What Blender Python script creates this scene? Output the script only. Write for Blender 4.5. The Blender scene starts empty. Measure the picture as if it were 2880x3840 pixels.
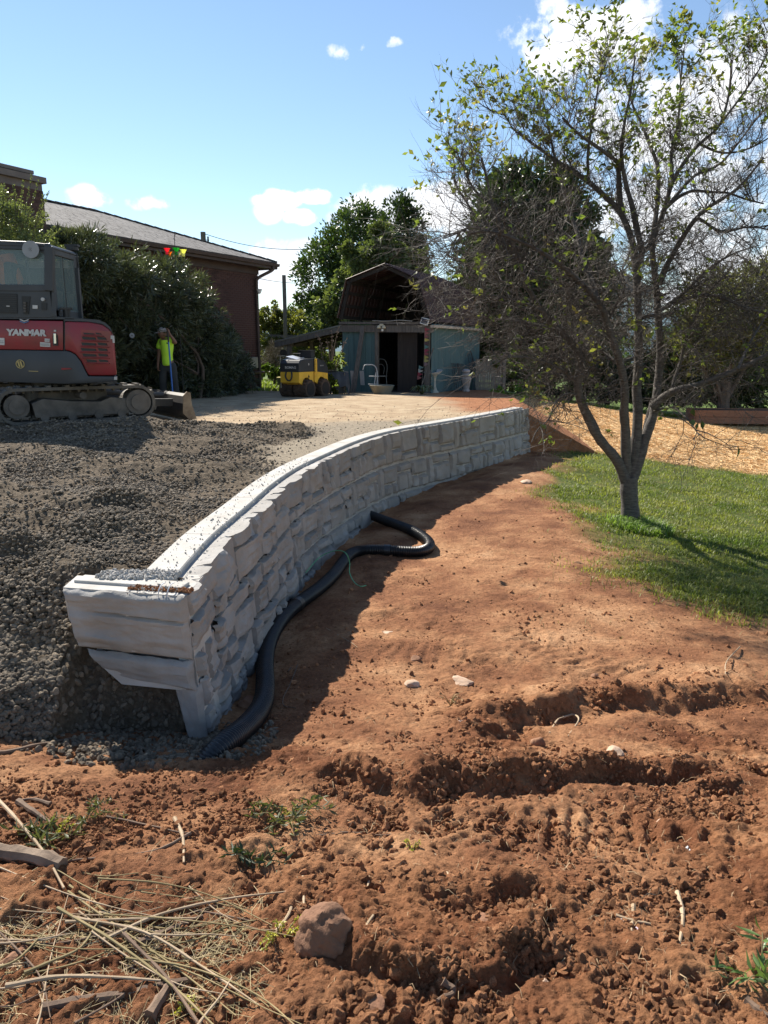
import bpy, bmesh, math, random
import numpy as np
from mathutils import Vector, Matrix, Euler
random.seed(7)
R = math.radians
SC = bpy.context.scene
COL = SC.collection
# ---------------------------------------------------------------- camera
PITCH = 12.6
CZ = 1.19
FPX = 2775.0
cam_d = bpy.data.cameras.new('camera')
cam = bpy.data.objects.new('camera', cam_d); COL.objects.link(cam)
cam.location = (0, 0, CZ); cam.rotation_euler = (R(90 - PITCH), 0, 0)
cam_d.sensor_fit = 'VERTICAL'; cam_d.sensor_height = 24.0; cam_d.lens = 24.0 * FPX / 3840.0
cam_d.clip_start = 0.05; cam_d.clip_end = 6000
SC.camera = cam
# ---------------------------------------------------------------- sun, sky, exposure
SUN_AZ = -35.0      # degrees from +Y, negative = left
SUN_EL = 39.0
sd = bpy.data.lights.new('sun', 'SUN'); sd.energy = 5.0; sd.angle = R(0.53); sd.color = (1.0, 0.93, 0.82)
sun = bpy.data.objects.new('sun', sd); COL.objects.link(sun)
_sv = Vector((math.sin(R(SUN_AZ)) * math.cos(R(SUN_EL)), math.cos(R(SUN_AZ)) * math.cos(R(SUN_EL)), math.sin(R(SUN_EL))))
sun.rotation_euler = _sv.to_track_quat('Z', 'Y').to_euler()
SC.view_settings.view_transform = 'Standard'; SC.view_settings.look = 'None'
SC.view_settings.gamma = 1.0; SC.view_settings.exposure = 0.98
SC.view_settings.use_curve_mapping = False
world = bpy.data.worlds.new('World'); SC.world = world; world.use_nodes = True
def build_world():
    nt = world.node_tree; N = nt.nodes; L = nt.links; N.clear()
    out = N.new('ShaderNodeOutputWorld'); bg = N.new('ShaderNodeBackground')
    sky = N.new('ShaderNodeTexSky'); sky.sky_type = 'NISHITA'; sky.sun_disc = False
    sky.sun_elevation = R(SUN_EL); sky.sun_rotation = R(SUN_AZ)
    sky.air_density = 1.1; sky.dust_density = 0.0; sky.ozone_density = 2.6; sky.altitude = 300
    bg.inputs['Strength'].default_value = 0.069
    tc = N.new('ShaderNodeTexCoord')
    nz = N.new('ShaderNodeTexNoise'); nz.inputs['Scale'].default_value = 9.0; nz.inputs['Detail'].default_value = 9; nz.inputs['Roughness'].default_value = 0.62
    L.new(tc.outputs['Generated'], nz.inputs['Vector'])
    # clouds: soft patches round given sky directions, broken up by noise
    def ray(px, py):
        u = (px - 1440) / FPX; v = (1920 - py) / FPX; p = R(PITCH)
        return Vector((u, math.cos(p) + v * math.sin(p), -math.sin(p) + v * math.cos(p))).normalized()
    # px, py (full photograph), radius x, radius y (radians), strength
    cl = [(2270, 115, .058, .034, 1.15), (2150, 190, .050, .030, 1.1), (2340, 70, .03, .02, 1.0), (2740, 330, .085, .05, 1.1), (2560, 480, .06, .04, .9), (2060, 100, .05, .03, .55),
          (1040, 750, .024, .010, .8), (1125, 815, .016, .008, .95), (1185, 735, .022, .008, .7), (1010, 790, .014, .012, .8),
          (1390, 770, .036, .02, .95), (1600, 800, .07, .024, .9), (1750, 800, .08, .03, .8), (1420, 830, .05, .03, .7),
          (330, 745, .02, .012, .9), (600, 765, .03, .009, .8), (1255, 205, .016, .01, .5), (1465, 158, .014, .006, .4), (1350, 170, .03, .01, .25),
          (1080, 1010, .06, .03, .85), (1130, 1120, .05, .028, .6), (1020, 1080, .05, .03, .5), (1240, 990, .06, .02, .55), (460, 315, .03, .008, .14),
          (2250, 930, .12, .05, .75), (2500, 820, .12, .05, .75), (2700, 1000, .16, .06, .8), (2450, 1060, .2, .07, .7), (2850, 1120, .2, .09, .7), (2800, 800, .10, .05, .5),
          (3400, 500, .3, .12, .8), (3300, 1000, .35, .12, .8), (-700, 900, .25, .08, .5), (-200, 1050, .2, .06, .5)]
    acc = None
    for px, py, rx, ry, st in cl:
        c = ray(px, py); rt = Vector((c.y, -c.x, 0)).normalized(); up = rt.cross(c).normalized()
        def dotn(v):
            d = N.new('ShaderNodeVectorMath'); d.operation = 'DOT_PRODUCT'; L.new(tc.outputs['Generated'], d.inputs[0]); d.inputs[1].default_value = v; return d.outputs['Value']
        def m(op, a, b=None):
            q = N.new('ShaderNodeMath'); q.operation = op
            for i, s in enumerate((a, b)):
                if s is None: continue
                if isinstance(s, (int, float)): q.inputs[i].default_value = s
                else: L.new(s, q.inputs[i])
            return q.outputs[0]
        a = m('DIVIDE', dotn(rt), rx); b = m('DIVIDE', dotn(up), ry)
        r2 = m('ADD', m('MULTIPLY', a, a), m('MULTIPLY', b, b))
        g = m('MULTIPLY', m('EXPONENT', m('MULTIPLY', r2, -1.0)), st)
        f = m('GREATER_THAN', dotn(c), 0.0)
        g = m('MULTIPLY', g, f)
        acc = g if acc is None else m('MAXIMUM', acc, g)
    nz2 = N.new('ShaderNodeTexNoise'); nz2.inputs['Scale'].default_value = 26.0; nz2.inputs['Detail'].default_value = 8; nz2.inputs['Roughness'].default_value = 0.6
    L.new(tc.outputs['Generated'], nz2.inputs['Vector'])
    n1 = m('SUBTRACT', nz.outputs['Fac'], 0.5); n2 = m('SUBTRACT', nz2.outputs['Fac'], 0.5)
    s = m('ADD', m('MULTIPLY', n1, 1.7), m('MULTIPLY', n2, 1.6))
    dens = m('ADD', acc, m('MULTIPLY', s, 1.55))
    gate = m('MULTIPLY', dens, m('MINIMUM', m('MULTIPLY', acc, 5.0), 1.0))
    mr = N.new('ShaderNodeMapRange'); mr.interpolation_type = 'SMOOTHSTEP'
    mr.inputs['From Min'].default_value = 0.22; mr.inputs['From Max'].default_value = 0.72; L.new(gate, mr.inputs['Value'])
    cc = N.new('ShaderNodeMix'); cc.data_type = 'RGBA'
    cc.inputs['A'].default_value = (10.6, 10.7, 10.9, 1); cc.inputs['B'].default_value = (7.0, 7.5, 8.3, 1)
    mr2 = N.new('ShaderNodeMapRange'); mr2.inputs['From Min'].default_value = 0.42; mr2.inputs['From Max'].default_value = 0.7; L.new(nz2.outputs['Fac'], mr2.inputs['Value'])
    L.new(mr2.outputs['Result'], cc.inputs['Factor'])
    mx = N.new('ShaderNodeMix'); mx.data_type = 'RGBA'
    hs = N.new('ShaderNodeHueSaturation'); hs.inputs['Saturation'].default_value = .98; hs.inputs['Value'].default_value = 1.16; L.new(sky.outputs['Color'], hs.inputs['Color'])
    L.new(mr.outputs['Result'], mx.inputs['Factor']); L.new(hs.outputs['Color'], mx.inputs['A']); L.new(cc.outputs['Result'], mx.inputs['B'])
    L.new(mx.outputs['Result'], bg.inputs['Color']); L.new(bg.outputs[0], out.inputs['Surface'])
build_world()
# ---------------------------------------------------------------- photograph ray helpers (points in metres)
_sp, _cp = math.sin(R(PITCH)), math.cos(R(PITCH))
def ray(px, py):
    u = (px - 1440) / FPX; v = (1920 - py) / FPX
    return Vector((u, _cp + v * _sp, -_sp + v * _cp))
def onz(px, py, z):
    r = ray(px, py); t = (z - CZ) / r.z; return Vector((r.x * t, r.y * t, z))
def ony(px, py, y):
    r = ray(px, py); t = y / r.y; return Vector((r.x * t, y, CZ + r.z * t))
def onp(px, py, p0, n):
    r = ray(px, py); o = Vector((0, 0, CZ)); t = (Vector(p0) - o).dot(n) / r.dot(n); return o + r * t
# ---------------------------------------------------------------- numpy noise
def _h(ix, iy, s):
    h = (ix.astype(np.int64) * 374761393 + iy.astype(np.int64) * 668265263 + s * 2147483647 * 31) & 0x7fffffff
    h = ((h ^ (h >> 13)) * 1274126177) & 0x7fffffff
    h = ((h ^ (h >> 15)) * 1103515245 + 12345) & 0x7fffffff
    return ((h ^ (h >> 16)) & 0xffff) / 65535.0
def vnoise(x, y, s=0):
    x = np.asarray(x, float); y = np.asarray(y, float)
    ix = np.floor(x); iy = np.floor(y); fx = x - ix; fy = y - iy
    fx = fx * fx * fx * (fx * (fx * 6 - 15) + 10); fy = fy * fy * fy * (fy * (fy * 6 - 15) + 10)
    a = _h(ix, iy, s); b = _h(ix + 1, iy, s); c = _h(ix, iy + 1, s); d = _h(ix + 1, iy + 1, s)
    return ((a * (1 - fx) + b * fx) * (1 - fy) + (c * (1 - fx) + d * fx) * fy) * 2 - 1
def fbm(x, y, s=0, o=4, g=0.5, l=2.03):
    r = 0; a = 1; t = 0
    for k in range(o):
        c, d = math.cos(k * 1.3), math.sin(k * 1.3)
        r = r + a * vnoise(c * x - d * y + k * 7.1, d * x + c * y - k * 3.3, s + k * 17); t += a; a *= g; x = x * l; y = y * l
    return r / t
def bumps(x, y, s=0, dens=0.7):
    """rounded stones or clods: height 0..1"""
    ix = np.floor(x); iy = np.floor(y); best = np.zeros_like(x)
    for dx in (-1, 0, 1):
        for dy in (-1, 0, 1):
            cx = ix + dx; cy = iy + dy
            jx = cx + .5 + .7 * (_h(cx, cy, s) - .5); jy = cy + .5 + .7 * (_h(cx, cy, s + 5) - .5)
            r = .2 + .45 * _h(cx, cy, s + 9) ** 1.5; on = _h(cx, cy, s + 3) < dens
            an = _h(cx, cy, s + 11) * 3.14; ux, uy = x - jx, y - jy
            px = ux * np.cos(an) + uy * np.sin(an); py = (-ux * np.sin(an) + uy * np.cos(an)) * (1.1 + .6 * _h(cx, cy, s + 13))
            d2 = (px * px + py * py) / (r * r)
            hh = np.where((d2 < 1) & on, np.sqrt(np.maximum(0, 1 - d2)) * r, 0)
            best = np.maximum(best, hh)
    return best
def sstep(a, b, x):
    t = np.clip((x - a) / (b - a), 0, 1); return t * t * (3 - 2 * t)
# ---------------------------------------------------------------- materials
MATS = {}
def mat(name, c1, c2=None, scale=3.0, rough=0.8, bump=0.0, bscale=None, metal=0.0, spec=0.5, island=0.0, detail=6, contrast=(0.35, 0.65), trans=0.0, stretch=None, coat=0.0, c3=None, alpha=None):
    if name in MATS: return MATS[name]
    m = bpy.data.materials.new(name); m.use_nodes = True; nt = m.node_tree; N = nt.nodes; L = nt.links
    b = N['Principled BSDF']; out = N['Material Output']
    b.inputs['Roughness'].default_value = rough; b.inputs['Metallic'].default_value = metal
    b.inputs['Specular IOR Level'].default_value = spec; b.inputs['Coat Weight'].default_value = coat
    tc = N.new('ShaderNodeTexCoord'); src = tc.outputs['Object']
    if stretch:
        mp = N.new('ShaderNodeMapping'); mp.inputs['Scale'].default_value = stretch; L.new(src, mp.inputs['Vector']); src = mp.outputs[0]
    c2 = c2 or tuple(x * 0.75 for x in c1)
    nz = N.new('ShaderNodeTexNoise'); nz.inputs['Scale'].default_value = scale; nz.inputs['Detail'].default_value = detail; nz.inputs['Roughness'].default_value = .6
    L.new(src, nz.inputs['Vector'])
    cr = N.new('ShaderNodeValToRGB'); e = cr.color_ramp.elements
    e[0].position = contrast[0]; e[0].color = (*c1, 1); e[1].position = contrast[1]; e[1].color = (*c2, 1)
    if c3: k = e.new(0.5 * (contrast[0] + contrast[1])); k.color = (*c3, 1)
    L.new(nz.outputs['Fac'], cr.inputs['Fac']); col = cr.outputs['Color']
    if island:
        ge = N.new('ShaderNodeNewGeometry'); mr = N.new('ShaderNodeMapRange')
        mr.inputs['To Min'].default_value = 1 - island; mr.inputs['To Max'].default_value = 1 + island
        L.new(ge.outputs['Random Per Island'], mr.inputs['Value'])
        mm = N.new('ShaderNodeVectorMath'); mm.operation = 'SCALE'; L.new(col, mm.inputs[0]); L.new(mr.outputs['Result'], mm.inputs['Scale']); col = mm.outputs[0]
    L.new(col, b.inputs['Base Color'])
    if bump:
        n2 = N.new('ShaderNodeTexNoise'); n2.inputs['Scale'].default_value = bscale or scale * 6; n2.inputs['Detail'].default_value = 8; n2.inputs['Roughness'].default_value = .65
        L.new(src, n2.inputs['Vector'])
        bp = N.new('ShaderNodeBump'); bp.inputs['Strength'].default_value = 1.0; bp.inputs['Distance'].default_value = bump
        L.new(n2.outputs['Fac'], bp.inputs['Height']); L.new(bp.outputs[0], b.inputs['Normal'])
    if trans:
        tr = N.new('ShaderNodeBsdfTranslucent'); mx = N.new('ShaderNodeMixShader'); mx.inputs[0].default_value = trans
        sc = N.new('ShaderNodeVectorMath'); sc.operation = 'MULTIPLY'; sc.inputs[1].default_value = (1.35, 1.42, .60); L.new(col, sc.inputs[0]); L.new(sc.outputs[0], tr.inputs['Color'])
        L.new(b.outputs[0], mx.inputs[1]); L.new(tr.outputs[0], mx.inputs[2]); L.new(mx.outputs[0], out.inputs['Surface'])
    if alpha is not None: b.inputs['Alpha'].default_value = alpha
    MATS[name] = m; return m
# ---------------------------------------------------------------- object helpers
def link(o, parent=None):
    COL.objects.link(o)
    if parent is not None: o.parent = parent
    return o
def tag(o, label=None, cat=None, group=None, kind=None):
    if label: o['label'] = label
    if cat: o['category'] = cat
    if group: o['group'] = group
    if kind: o['kind'] = kind
    return o
def thing(name, label, cat, loc=(0, 0, 0), rz=0.0, group=None):
    o = bpy.data.objects.new(name, None); COL.objects.link(o); o.location = loc; o.rotation_euler = (0, 0, rz); o.empty_display_size = .1
    return tag(o, label, cat, group)
def npmesh(name, v, f, m, parent=None, smooth=False, attrs=None):
    """v (n,3), f (k,3|4) arrays, or list of polygons"""
    me = bpy.data.meshes.new(name); v = np.asarray(v, np.float32)
    if isinstance(f, np.ndarray):
        k, w = f.shape
        me.vertices.add(len(v)); me.vertices.foreach_set('co', v.ravel())
        me.loops.add(k * w); me.loops.foreach_set('vertex_index', f.astype(np.int32).ravel())
        me.polygons.add(k); me.polygons.foreach_set('loop_start', np.arange(0, k * w, w, dtype=np.int32))
        try: me.polygons.foreach_set('loop_total', np.full(k, w, dtype=np.int32))
        except Exception: pass
        me.update(calc_edges=True)
    else:
        me.from_pydata([tuple(p) for p in v], [], f); me.update()
    if attrs:
        for an, arr in attrs.items():
            a = me.attributes.new(an, 'FLOAT_COLOR', 'POINT'); c = np.ones((len(v), 4), np.float32); c[:, :arr.shape[1]] = arr; a.data.foreach_set('color', c.ravel())
    if smooth: me.polygons.foreach_set('use_smooth', np.ones(len(me.polygons), bool))
    if m: me.materials.append(m)
    o = bpy.data.objects.new(name, me); return link(o, parent)
class MB:
    """collects shapes into one mesh"""
    def __init__(s): s.v = []; s.f = []
    def add(s, vs, fs):
        n = len(s.v); s.v += [tuple(p) for p in vs]; s.f += [tuple(n + i for i in q) for q in fs]; return s
    def box(s, c, d, rot=None, bev=0.0):
        x, y, z = d[0] / 2, d[1] / 2, d[2] / 2
        if bev <= 0:
            vs = [Vector((i * x, j * y, k * z)) for k in (-1, 1) for j in (-1, 1) for i in (-1, 1)]
            fs = [(0, 2, 3, 1), (4, 5, 7, 6), (0, 1, 5, 4), (2, 6, 7, 3), (0, 4, 6, 2), (1, 3, 7, 5)]
        else:
            bm = bmesh.new(); bmesh.ops.create_cube(bm, size=1)
            for q in bm.verts: q.co = Vector((q.co.x * d[0], q.co.y * d[1], q.co.z * d[2]))
            bmesh.ops.bevel(bm, geom=list(bm.edges), offset=min(bev, .45 * min(d)), segments=2, affect='EDGES', profile=.5)
            bm.verts.ensure_lookup_table(); bm.verts.index_update()
            vs = [q.co.copy() for q in bm.verts]; fs = [[q.index for q in f.verts] for f in bm.faces]; bm.free()
        M = Euler(rot).to_matrix() if rot and not isinstance(rot, Matrix) else (rot or Matrix.Identity(3))
        c = Vector(c); return s.add([M @ q + c for q in vs], fs)
    def beam(s, a, b, w, h, up=(0, 0, 1)):
        a = Vector(a); b = Vector(b); d = (b - a); l = d.length; d.normalize(); up = Vector(up)
        if abs(d.dot(up)) > .98: up = Vector((0, 1, 0))
        x = d.cross(up).normalized(); z = x.cross(d)
        M = Matrix((x, d, z)).transposed(); return s.box((a + b) / 2, (w, l, h), M)
    def tube(s, pts, r, n=8, cap=True):
        pts = [Vector(p) for p in pts]; k = len(pts); rr = r if isinstance(r, (list, tuple)) else [r] * k
        t0 = (pts[1] - pts[0]).normalized(); ref = Vector((0, 0, 1)) if abs(t0.z) < .9 else Vector((1, 0, 0))
        x = t0.cross(ref).normalized(); vs = []
        for i in range(k):
            t = (pts[min(i + 1, k - 1)] - pts[max(i - 1, 0)]).normalized()
            x = (x - t * x.dot(t)); x = x.normalized() if x.length > 1e-6 else t.orthogonal().normalized(); y = t.cross(x)
            for j in range(n):
                a = 2 * math.pi * j / n; vs.append(pts[i] + (x * math.cos(a) + y * math.sin(a)) * rr[i])
        fs = [(i * n + j, i * n + (j + 1) % n, (i + 1) * n + (j + 1) % n, (i + 1) * n + j) for i in range(k - 1) for j in range(n)]
        if cap: fs += [tuple(range(n - 1, -1, -1)), tuple(range((k - 1) * n, k * n))]
        return s.add(vs, fs)
    def cyl(s, a, b, r, n=16, r2=None): return s.tube([a, b], [r, r if r2 is None else r2], n)
    def prism(s, poly, off):
        """poly: 3-D points of a flat outline, off: extrusion vector"""
        n = len(poly); off = Vector(off); vs = [Vector(p) for p in poly] + [Vector(p) + off for p in poly]
        return s.add(vs, [tuple(range(n - 1, -1, -1)), tuple(range(n, 2 * n))] + [(i, (i + 1) % n, n + (i + 1) % n, n + i) for i in range(n)])
    def lathe(s, prof, c=(0, 0, 0), n=20, axis='Z'):
        c = Vector(c); vs = []
        for r, z in prof:
            for j in range(n):
                a = 2 * math.pi * j / n
                p = {'Z': (r * math.cos(a), r * math.sin(a), z), 'X': (z, r * math.cos(a), r * math.sin(a)), 'Y': (r * math.cos(a), z, r * math.sin(a))}[axis]
                vs.append(Vector(p) + c)
        k = len(prof); fs = [(i * n + j, i * n + (j + 1) % n, (i + 1) * n + (j + 1) % n, (i + 1) * n + j) for i in range(k - 1) for j in range(n)]
        fs += [tuple(range(n - 1, -1, -1)), tuple(range((k - 1) * n, k * n))]
        return s.add(vs, fs)
    def quad(s, a, b, c, d): return s.add([a, b, c, d], [(0, 1, 2, 3)])
    def build(s, name, m, parent=None, smooth=False, bevel=0.0, auto=True):
        me = bpy.data.meshes.new(name); me.from_pydata(s.v, [], s.f); me.update()
        bm = bmesh.new(); bm.from_mesh(me); bmesh.ops.recalc_face_normals(bm, faces=bm.faces)
        if bevel: bmesh.ops.bevel(bm, geom=[e for e in bm.edges if len(e.link_faces) == 2 and e.calc_face_angle(0) > .6], offset=bevel, segments=2, affect='EDGES', profile=.5)
        bm.to_mesh(me); bm.free()
        if smooth:
            me.polygons.foreach_set('use_smooth', np.ones(len(me.polygons), bool))
            try: me.set_sharp_from_angle(angle=R(38))
            except Exception: pass
        if m: me.materials.append(m)
        o = bpy.data.objects.new(name, me); return link(o, parent)
def smoothpath(pts, n=8):
    P = [Vector(p) for p in pts]; P = [P[0] * 2 - P[1]] + P + [P[-1] * 2 - P[-2]]; out = []
    for i in range(1, len(P) - 2):
        for k in range(n):
            t = k / n; a, b, c, d = P[i - 1], P[i], P[i + 1], P[i + 2]
            out.append(.5 * ((2 * b) + (c - a) * t + (2 * a - 5 * b + 4 * c - d) * t * t + (3 * b - a - 3 * c + d) * t ** 3))
    out.append(P[-2]); return out
def text(name, body, size, loc, rot, m, parent, depth=.002, scale=(1, 1, 1), shear=0.0, bold=0.0):
    cu = bpy.data.curves.new(name, 'FONT'); cu.body = body; cu.size = size; cu.extrude = depth; cu.shear = shear; cu.offset = bold
    cu.align_x = 'LEFT'; cu.materials.append(m)
    o = bpy.data.objects.new(name, cu); COL.objects.link(o)
    dg = bpy.context.evaluated_depsgraph_get(); me = bpy.data.meshes.new_from_object(o.evaluated_get(dg))
    bpy.data.objects.remove(o); q = bpy.data.objects.new(name, me); link(q, parent); q.location = loc; q.rotation_euler = rot; q.scale = scale; return q
# ---------------------------------------------------------------- scatter (uncountable stuff only)
def rock_mesh(seed, sub=1, flat=.75, ang=.35):
    rr = random.Random(seed); bm = bmesh.new(); bmesh.ops.create_icosphere(bm, subdivisions=sub, radius=1)
    pl = [(Vector((rr.gauss(0, 1), rr.gauss(0, 1), rr.gauss(0, 1))).normalized(), rr.uniform(.5, .85)) for _ in range(7)]
    for v in bm.verts:
        for n, d in pl:
            q = v.co.dot(n)
            if q > d: v.co -= n * (q - d) * .9
        v.co *= 1 + rr.uniform(-.5, .5) * ang * .35
        v.co.z *= flat; v.co.x *= 1.15
    me = bpy.data.meshes.new('rock_variant'); bm.to_mesh(me); bm.free(); return me
VCOL = {}
def variants(key, meshes, m, smooth=False):
    c = bpy.data.collections.new(key)
    for me in meshes:
        me.materials.clear(); me.materials.append(m)
        if smooth: me.polygons.foreach_set('use_smooth', np.ones(len(me.polygons), bool))
        o = bpy.data.objects.new(key, me); c.objects.link(o)
    VCOL[key] = c; return c
def scatter(name, pts, rot, scl, coll, label, cat, parent=None):
    me = bpy.data.meshes.new(name); n = len(pts); me.vertices.add(n); me.vertices.foreach_set('co', np.asarray(pts, np.float32).ravel())
    for an, arr in (('rot', rot), ('scl', scl)):
        a = me.attributes.new(an, 'FLOAT_VECTOR', 'POINT'); a.data.foreach_set('vector', np.asarray(arr, np.float32).ravel())
    a = me.attributes.new('idx', 'INT', 'POINT'); a.data.foreach_set('value', np.random.RandomState(3).randint(0, 1000, n).astype(np.int32))
    me.update(); o = bpy.data.objects.new(name, me); link(o, parent)
    ng = bpy.data.node_groups.new(name, 'GeometryNodeTree')
    ng.interface.new_socket('Geometry', in_out='INPUT', socket_type='NodeSocketGeometry'); ng.interface.new_socket('Geometry', in_out='OUTPUT', socket_type='NodeSocketGeometry')
    N = ng.nodes; L = ng.links; gi = N.new('NodeGroupInput'); go = N.new('NodeGroupOutput'); ip = N.new('GeometryNodeInstanceOnPoints'); ci = N.new('GeometryNodeCollectionInfo')
    ci.inputs['Collection'].default_value = coll; ci.inputs['Separate Children'].default_value = True; ci.inputs['Reset Children'].default_value = True
    def na(nm, dt):
        q = N.new('GeometryNodeInputNamedAttribute'); q.data_type = dt; q.inputs['Name'].default_value = nm
        return [s for s in q.outputs if s.enabled and s.name == 'Attribute'][0]
    er = N.new('FunctionNodeEulerToRotation'); L.new(na('rot', 'FLOAT_VECTOR'), er.inputs[0])
    L.new(gi.outputs[0], ip.inputs['Points']); L.new(ci.outputs[0], ip.inputs['Instance']); ip.inputs['Pick Instance'].default_value = True
    L.new(na('idx', 'INT'), ip.inputs['Instance Index']); L.new(er.outputs[0], ip.inputs['Rotation']); L.new(na('scl', 'FLOAT_VECTOR'), ip.inputs['Scale'])
    L.new(ip.outputs[0], go.inputs[0]); md = o.modifiers.new('scatter', 'NODES'); md.node_group = ng
    return tag(o, label, cat, kind='stuff')
# ================================================================ terrain
WY = np.array([3.45, 3.8, 4.43, 4.82, 5.5, 6.46, 7.31, 8.03, 9.35, 10.29, 10.96, 11.85, 12.91, 13.7, 14.75])
WX = np.array([-.97, -.985, -.99, -.975, -.925, -.865, -.755, -.60, -.27, .06, .42, 1.02, 1.72, 2.22, 2.86])
def wall_x(y): return np.interp(y, WY, WX)
def wall_off(x, y):
    """signed distance right of the wall's outer top edge (metres)"""
    sl = np.interp(y, [3.4, 5, 7, 9, 11, 13, 15], [0, .05, .14, .30, .62, .64, .60])
    return (x - wall_x(y)) / np.sqrt(1 + sl * sl)
def base_low(x, y):
    z = np.interp(y, [-6, 0, 1.5, 2.3, 2.9, 3.5, 4.4, 7, 9.5, 12, 14.5, 17, 20, 24, 32, 60, 200, 900], [-.34, -.36, -.44, -.52, -.62, -.78, -.90, -.96, -.96, -.88, -.76, -.50, -.34, -.33, -.5, -1.2, -3, -8])
    z = z - .10 * np.clip(x - 2.3, 0, 6) * sstep(4.5, 8, y) * (1 - sstep(14, 20, y))
    z = z - .13 * np.clip(x - 3.6, 0, 7) * sstep(14, 20, y)
    z = z - .05 * np.clip(x - .5, 0, 3) * (1 - sstep(3, 6, y))
    z = z + .10 * sstep(-.8, -2.2, x) * (1 - sstep(3.2, 4.5, y))
    z = z + .10 * sstep(21.8, 23, y) * sstep(4.2, 2.6, x)
    w = wall_off(x, y); z = z - .06 * np.exp(-((w - .18) / .22) ** 2) * sstep(3.5, 4.5, y)
    return z
# ridges (scarps) and machine track imprints in the dug soil, as world polylines
def pl_dist(x, y, pts):
    best = np.full(x.shape, 1e9); side = np.zeros(x.shape); along = np.zeros(x.shape); acc = 0
    for (ax, ay), (bx, by) in zip(pts[:-1], pts[1:]):
        dx, dy = bx - ax, by - ay; l = math.hypot(dx, dy); t = np.clip(((x - ax) * dx + (y - ay) * dy) / (l * l), 0, 1)
        d = np.hypot(x - ax - t * dx, y - ay - t * dy); sd_ = ((x - ax) * dy - (y - ay) * dx) / l
        m = d < best; best = np.where(m, d, best); side = np.where(m, sd_, side); along = np.where(m, acc + t * l, along); acc += l
    return best, side, along
def G(px, py, z=-.5):
    p = onz(px, py, z); return (p.x, p.y)
SCARPS = [([G(1130, 2930, -.62), G(1500, 2990, -.6), G(1800, 2960, -.6), G(2100, 2900, -.62), G(2450, 2880, -.63), G(2950, 2800, -.65)], .065, .11),
          ([G(1780, 2790, -.66), G(1900, 2640, -.7), G(2150, 2560, -.72), G(2450, 2545, -.73), G(2950, 2500, -.75)], .075, .17),
          ([G(1150, 3610, -.45), G(1450, 3640, -.45), G(1750, 3650, -.45), G(2000, 3560, -.46), G(2350, 3700, -.45)], .05, .07),
          ([G(2600, 2960, -.6), G(2900, 2880, -.62)], .04, .08),
          ([G(1300, 3300, -.5), G(1700, 3420, -.5), G(2200, 3360, -.5)], .035, .10)]
TRACKS = [([G(1560, 3085, -.55), G(1900, 3110, -.55), G(2300, 3075, -.56), G(2900, 3020, -.57)], .17, .09, .016),
          ([G(1150, 3780, -.43), G(1500, 3760, -.43), G(1950, 3860, -.43)], .12, .085, .02),
          ([G(1350, 2420, -.8), G(1900, 2350, -.8), G(2500, 2480, -.78)], .20, .11, .008)]
def ground_z(x, y, detail=True):
    z = base_low(x, y)
    z = z + .05 * fbm(x * .9, y * .9, 3, 3) * sstep(60, 20, y)
    near = sstep(7.5, 4.2, y)
    z = z + near * .030 * fbm(x * 2.4, y * 2.4, 11, 4)
    for pts, hgt, wid in SCARPS:
        d, s, a = pl_dist(x, y, pts); L_ = sum(math.dist(p, q) for p, q in zip(pts[:-1], pts[1:]))
        wob = .09 * fbm(x * 5, y * 5, 21, 4); s = s + wob
        fade = sstep(0, .25, a) * sstep(L_, L_ - .25, a) * sstep(.9, .3, d)
        z = z + fade * hgt * (np.exp(-((s + wid * .5) / wid) ** 2) - .8 * np.exp(-((s - wid * .35) / (wid * .6)) ** 2)) * (1 + 1.1 * fbm(a * 5, s * 5, 5, 4))
    for pts, wid, pitch, dep in TRACKS:
        d, s, a = pl_dist(x, y, pts); L_ = sum(math.dist(p, q) for p, q in zip(pts[:-1], pts[1:]))
        m = sstep(wid, wid * .75, d) * sstep(0, .1, a) * sstep(L_, L_ - .1, a) * sstep(-.55, .1, fbm(x * 3, y * 3, 31, 3) + .15)
        ph = a + s * .5 + .05 * fbm(x * 5, y * 5, 33, 3); tri = np.abs((ph / pitch) % 1 - .5) * 2
        z = z + m * (dep * sstep(.25, .7, tri) - dep) * (.5 + .9 * sstep(-.3, .3, fbm(x * 6, y * 6, 35, 2)))
    return z
def grassmask(x, y):
    n = .55 * fbm(x * 1.3, y * 1.3, 41, 4)
    # lawn edge on the left, in world metres
    ex = np.interp(y, [2, 4.4, 5.0, 5.5, 6.3, 8.6, 10, 11.5, 13, 14.7, 16], [9, 7, 4.2, 2.7, 1.8, 1.9, 1.9, 2.1, 2.6, 3.2, 3.6])
    e2 = np.interp(x, [1.5, 3, 4.5, 6, 8], [15.3, 15.2, 15.0, 14.7, 14.3])
    return sstep(-.2, .9, x - ex + n * 1.3) * sstep(.12, -.15, y - e2 + n * .5)
def strawmask(x, y):
    n = .5 * fbm(x * .8, y * .8, 47, 4)
    e2 = np.interp(x, [1.5, 3, 4.5, 6, 8], [15.3, 15.2, 15.0, 14.7, 14.3])
    ex = np.interp(y, [11, 13, 15, 17, 20, 24], [3.0, 3.0, 3.3, 3.7, 3.7, 3.4])
    return sstep(-.25, .1, y - e2 + n * .5) * sstep(-.2, .5, x - ex + n * .9) * sstep(25.5, 24, y - .0 * x + n)
def pad_edge(y): return np.interp(y, [14.7, 16, 18, 20, 22.5, 26, 40], [2.7, 2.95, 3.2, 3.4, 3.4, 3.3, 3.0])
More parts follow.
